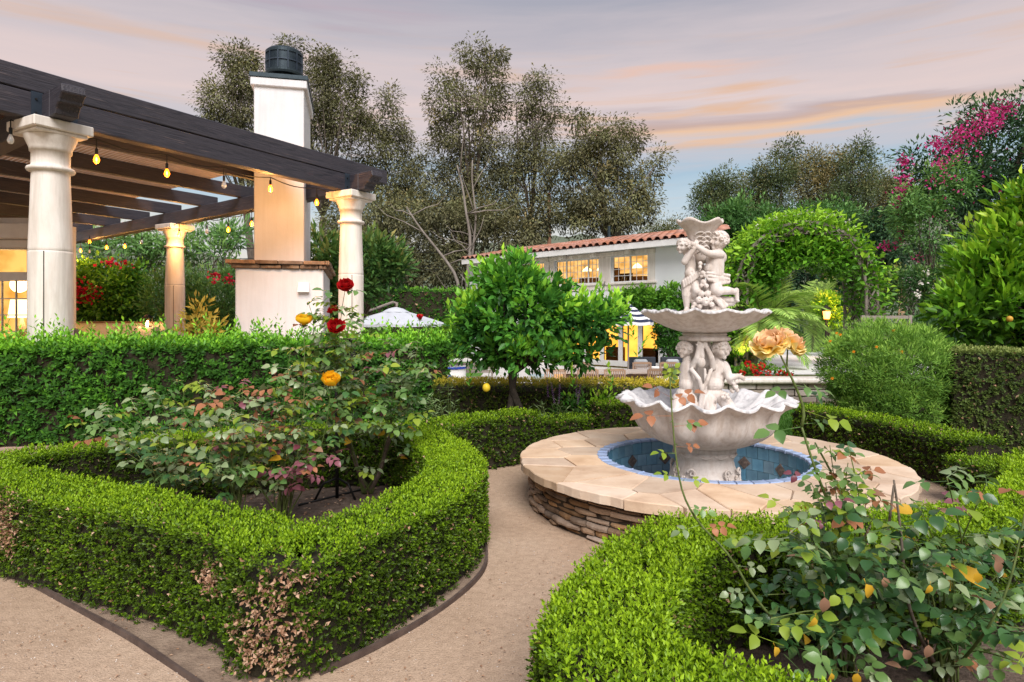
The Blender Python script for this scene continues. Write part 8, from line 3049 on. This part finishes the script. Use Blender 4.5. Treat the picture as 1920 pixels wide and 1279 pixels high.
# two tall stems with the peach bloom
pa = E.cane([gnd(1580, 1262), at(1612, 1080, 2.6), at(1560, 960, 2.55), at(1532, 890, 2.5), at(1512, 830, 2.5), at(1503, 800, 2.5)], .0105, leaves=False)
E.thorns(pa, .009)
pb = E.cane([at(1503, 800, 2.5), at(1510, 770, 2.5), at(1490, 720, 2.47), at(1470, 680, 2.45), at(1458, 655, 2.45)], .0065, leaves=False)
E.thorns(pb, .005)
pc2 = E.cane([gnd(1580, 1262), at(1640, 1060, 2.65), at(1590, 950, 2.6), at(1556, 880, 2.55), at(1528, 830, 2.55)], .009, leaves=False)
E.thorns(pc2, .007)
E.cane([at(1475, 690, 2.46), at(1476, 670, 2.46), at(1477, 650, 2.46)], .004, leaves=False)
lf = E.rnd
for (px, py, ax, kind, sz) in ((1505, 800, (-1, -.2, -.05), 'mid', 1.45), (1503, 795, (1, .2, .1), 'mid', 1.0), (1510, 770, (.95, -.2, -.25), 'lime', 1.35), (1492, 725, (-.9, -.3, -.12), 'mid', 1.0), (1492, 722, (.9, -.2, -.12), 'mid', 1.1), (1500, 745, (1, .3, .12), 'dark', 1.05),
                               (1530, 880, (1, -.1, .05), 'grey', 1.1), (1548, 880, (-.8, -.4, -.1), 'mid', .9), (1575, 930, (.9, -.2, .2), 'lime', 1.0), (1600, 960, (-.9, -.3, 0), 'lime', .9), (1520, 840, (1, .1, -.15), 'mid', 1.1)):
    put_leaf(E.root, at(px, py, 2.5), ax, (lf.gauss(0, .2), -.55, 1), .13 * sz, kind, lf)
rose_flower(E.root, at(1443, 640, 2.43), .046, (-.35, -.35, .85), PCH_P, 41, RINGS_PCH, part_label='left half of the double peach bloom')
rose_flower(E.root, at(1482, 636, 2.47), .043, (.55, -.25, .8), PCH_P, 42, RINGS_PCH, part_label='right half of the double peach bloom')
for (px, py, pal) in ((1548, 905, GREEN), (1590, 868, BRONZ), (1515, 945, YELLO), (1575, 915, GREEN), (1622, 925, GREEN), (1488, 955, YELLO), (1556, 835, GREEN)):
    E.tip(px, py, 2.5, pal, extra=3, leaf_from=.6, step=.07, size=.8, r0=.004)
# slender arching stem to the left, reddish leaves
ps = E.cane([gnd(1580, 1262), at(1480, 1190, 2.4), at(1415, 1125, 2.35), at(1370, 1040, 2.35), at(1312, 985, 2.35), at(1282, 935, 2.35), at(1270, 880, 2.35), at(1262, 805, 2.35), at(1258, 745, 2.35), at(1256, 705, 2.35)], .007, leaves=False)
E.thorns(ps, .005)
for (px, py, ax, kind, sz) in ((1258, 745, (-.8, -.2, .5), 'bronze', .9), (1258, 750, (.9, -.1, .35), 'bronze', 1.0), (1260, 780, (-1, -.1, .08), 'bronze', 1.2), (1262, 795, (.9, -.3, .1), 'mid', .8), (1264, 800, (1, -.2, .25), 'bronze', .95), (1268, 850, (-.9, -.3, .15), 'lime', .8), (1268, 838, (1, 0, .1), 'bronze', .7),
                               (1274, 895, (-.9, -.1, .25), 'lime', .75), (1276, 900, (.9, -.2, .1), 'lime', .8), (1290, 950, (.9, -.3, -.1), 'mid', .8), (1310, 985, (-.9, -.3, -.12), 'grey', .9), (1322, 992, (.9, -.1, .2), 'bronze', .9), (1345, 1010, (1, -.1, .05), 'lime', .85), (1376, 1060, (1, -.2, 0), 'grey', .9),
                               (1400, 1110, (-1, -.2, .05), 'grey', .8), (1256, 715, (-.3, -.2, 1), 'lime', .55), (1256, 715, (.35, -.2, 1), 'lime', .6), (1257, 722, (.1, -.5, .9), 'mid', .5)):
    put_leaf(E.root, at(px, py, 2.35), ax, (lf.gauss(0, .2), -.65, 1), .12 * sz, kind, lf)
# reddish shoot and dark canes
E.cane([gnd(1580, 1262), at(1620, 1000, 2.5), at(1606, 900, 2.5), at(1590, 835, 2.5)], .005, pal=[('bronze', 3), ('maroon', 2), ('mid', 1)], leaf_from=.62, step=.045, size=.85)
E.cane([gnd(1580, 1262), at(1560, 1010, 2.45), at(1530, 920, 2.45), at(1520, 905, 2.45)], .004, pal=MAROO, leaf_from=.8, step=.05, size=.6)
for pts in ([(1580, 1262), (1590, 1150), (1600, 1050), (1632, 985)], [(1580, 1262), (1570, 1160), (1545, 1060)], [(1580, 1262), (1640, 1130), (1665, 1000), (1676, 910)]):
    E.cane([gnd(*pts[0])] + [at(x, y, 2.65) for x, y in pts[1:]], .012, old=True, leaves=False)
E.done()
yf = lambda a, b_: F_.rnd.uniform(a, b_)
for (px, py, pal) in ((1722, 950, GREEN), (1775, 895, GREEN), (1850, 905, BRONZ), (1900, 985, GREEN), (1700, 1005, YELLO), (1760, 1015, DARKG), (1840, 1035, GREEN), (1905, 1045, DARKG), (1700, 1100, DARKG), (1800, 1100, DARKG), (1880, 1125, DARKG), (1660, 1180, DARKG),
                      (1760, 1190, DARKG), (1850, 1200, DARKG), (1905, 1240, YELLO), (1700, 1250, DARKG), (1730, 1060, YELLO), (1670, 1050, DARKG), (1780, 1060, DARKG), (1830, 1150, DARKG), (1740, 1140, DARKG), (1690, 980, GREEN), (1820, 1000, GREEN), (1920, 1100, DARKG),
                      (1800, 1240, DARKG), (1930, 1180, DARKG)):
    F_.tip(px, py, yf(2.15, 2.7), pal, extra=3, leaf_from=.52, step=.10)
P_ = F_.cane([gnd(1770, 1275), at(1840, 1200, 2.2), at(1890, 1110, 2.15), at(1915, 1000, 2.15), at(1925, 940, 2.15)], .008, pal=GREEN, leaf_from=.5)
F_.thorns(P_, .006)
F_.cane([gnd(1770, 1275), at(1700, 1150, 2.5), at(1690, 1000, 2.5), at(1676, 900, 2.5)], .010, old=True, leaves=False)
for (px, py, kind, sz) in ((1620, 1085, 'yellow', .95), (1530, 1150, 'yellow', .7), (1745, 1090, 'yellow', .6), (1690, 1210, 'brown', .8), (1740, 1200, 'brown', .8), (1560, 1255, 'yellow', .6), (1610, 1255, 'yellow', .7), (1545, 1110, 'brown', .9), (1830, 1065, 'yellow', .7), (1860, 1045, 'brown', .8), (1655, 1075, 'brown', .7), (1450, 1205, 'yellow', .7)):
    put_leaf(F_.root, at(px, py, 2.08), (F_.rnd.gauss(0, .4), -.3, -1), (0, -1, .25), .12 * sz, kind, F_.rnd)
F_.done()
print('rose leaves', A.n, Bz.n, C_.n, D_.n, E.n, F_.n)
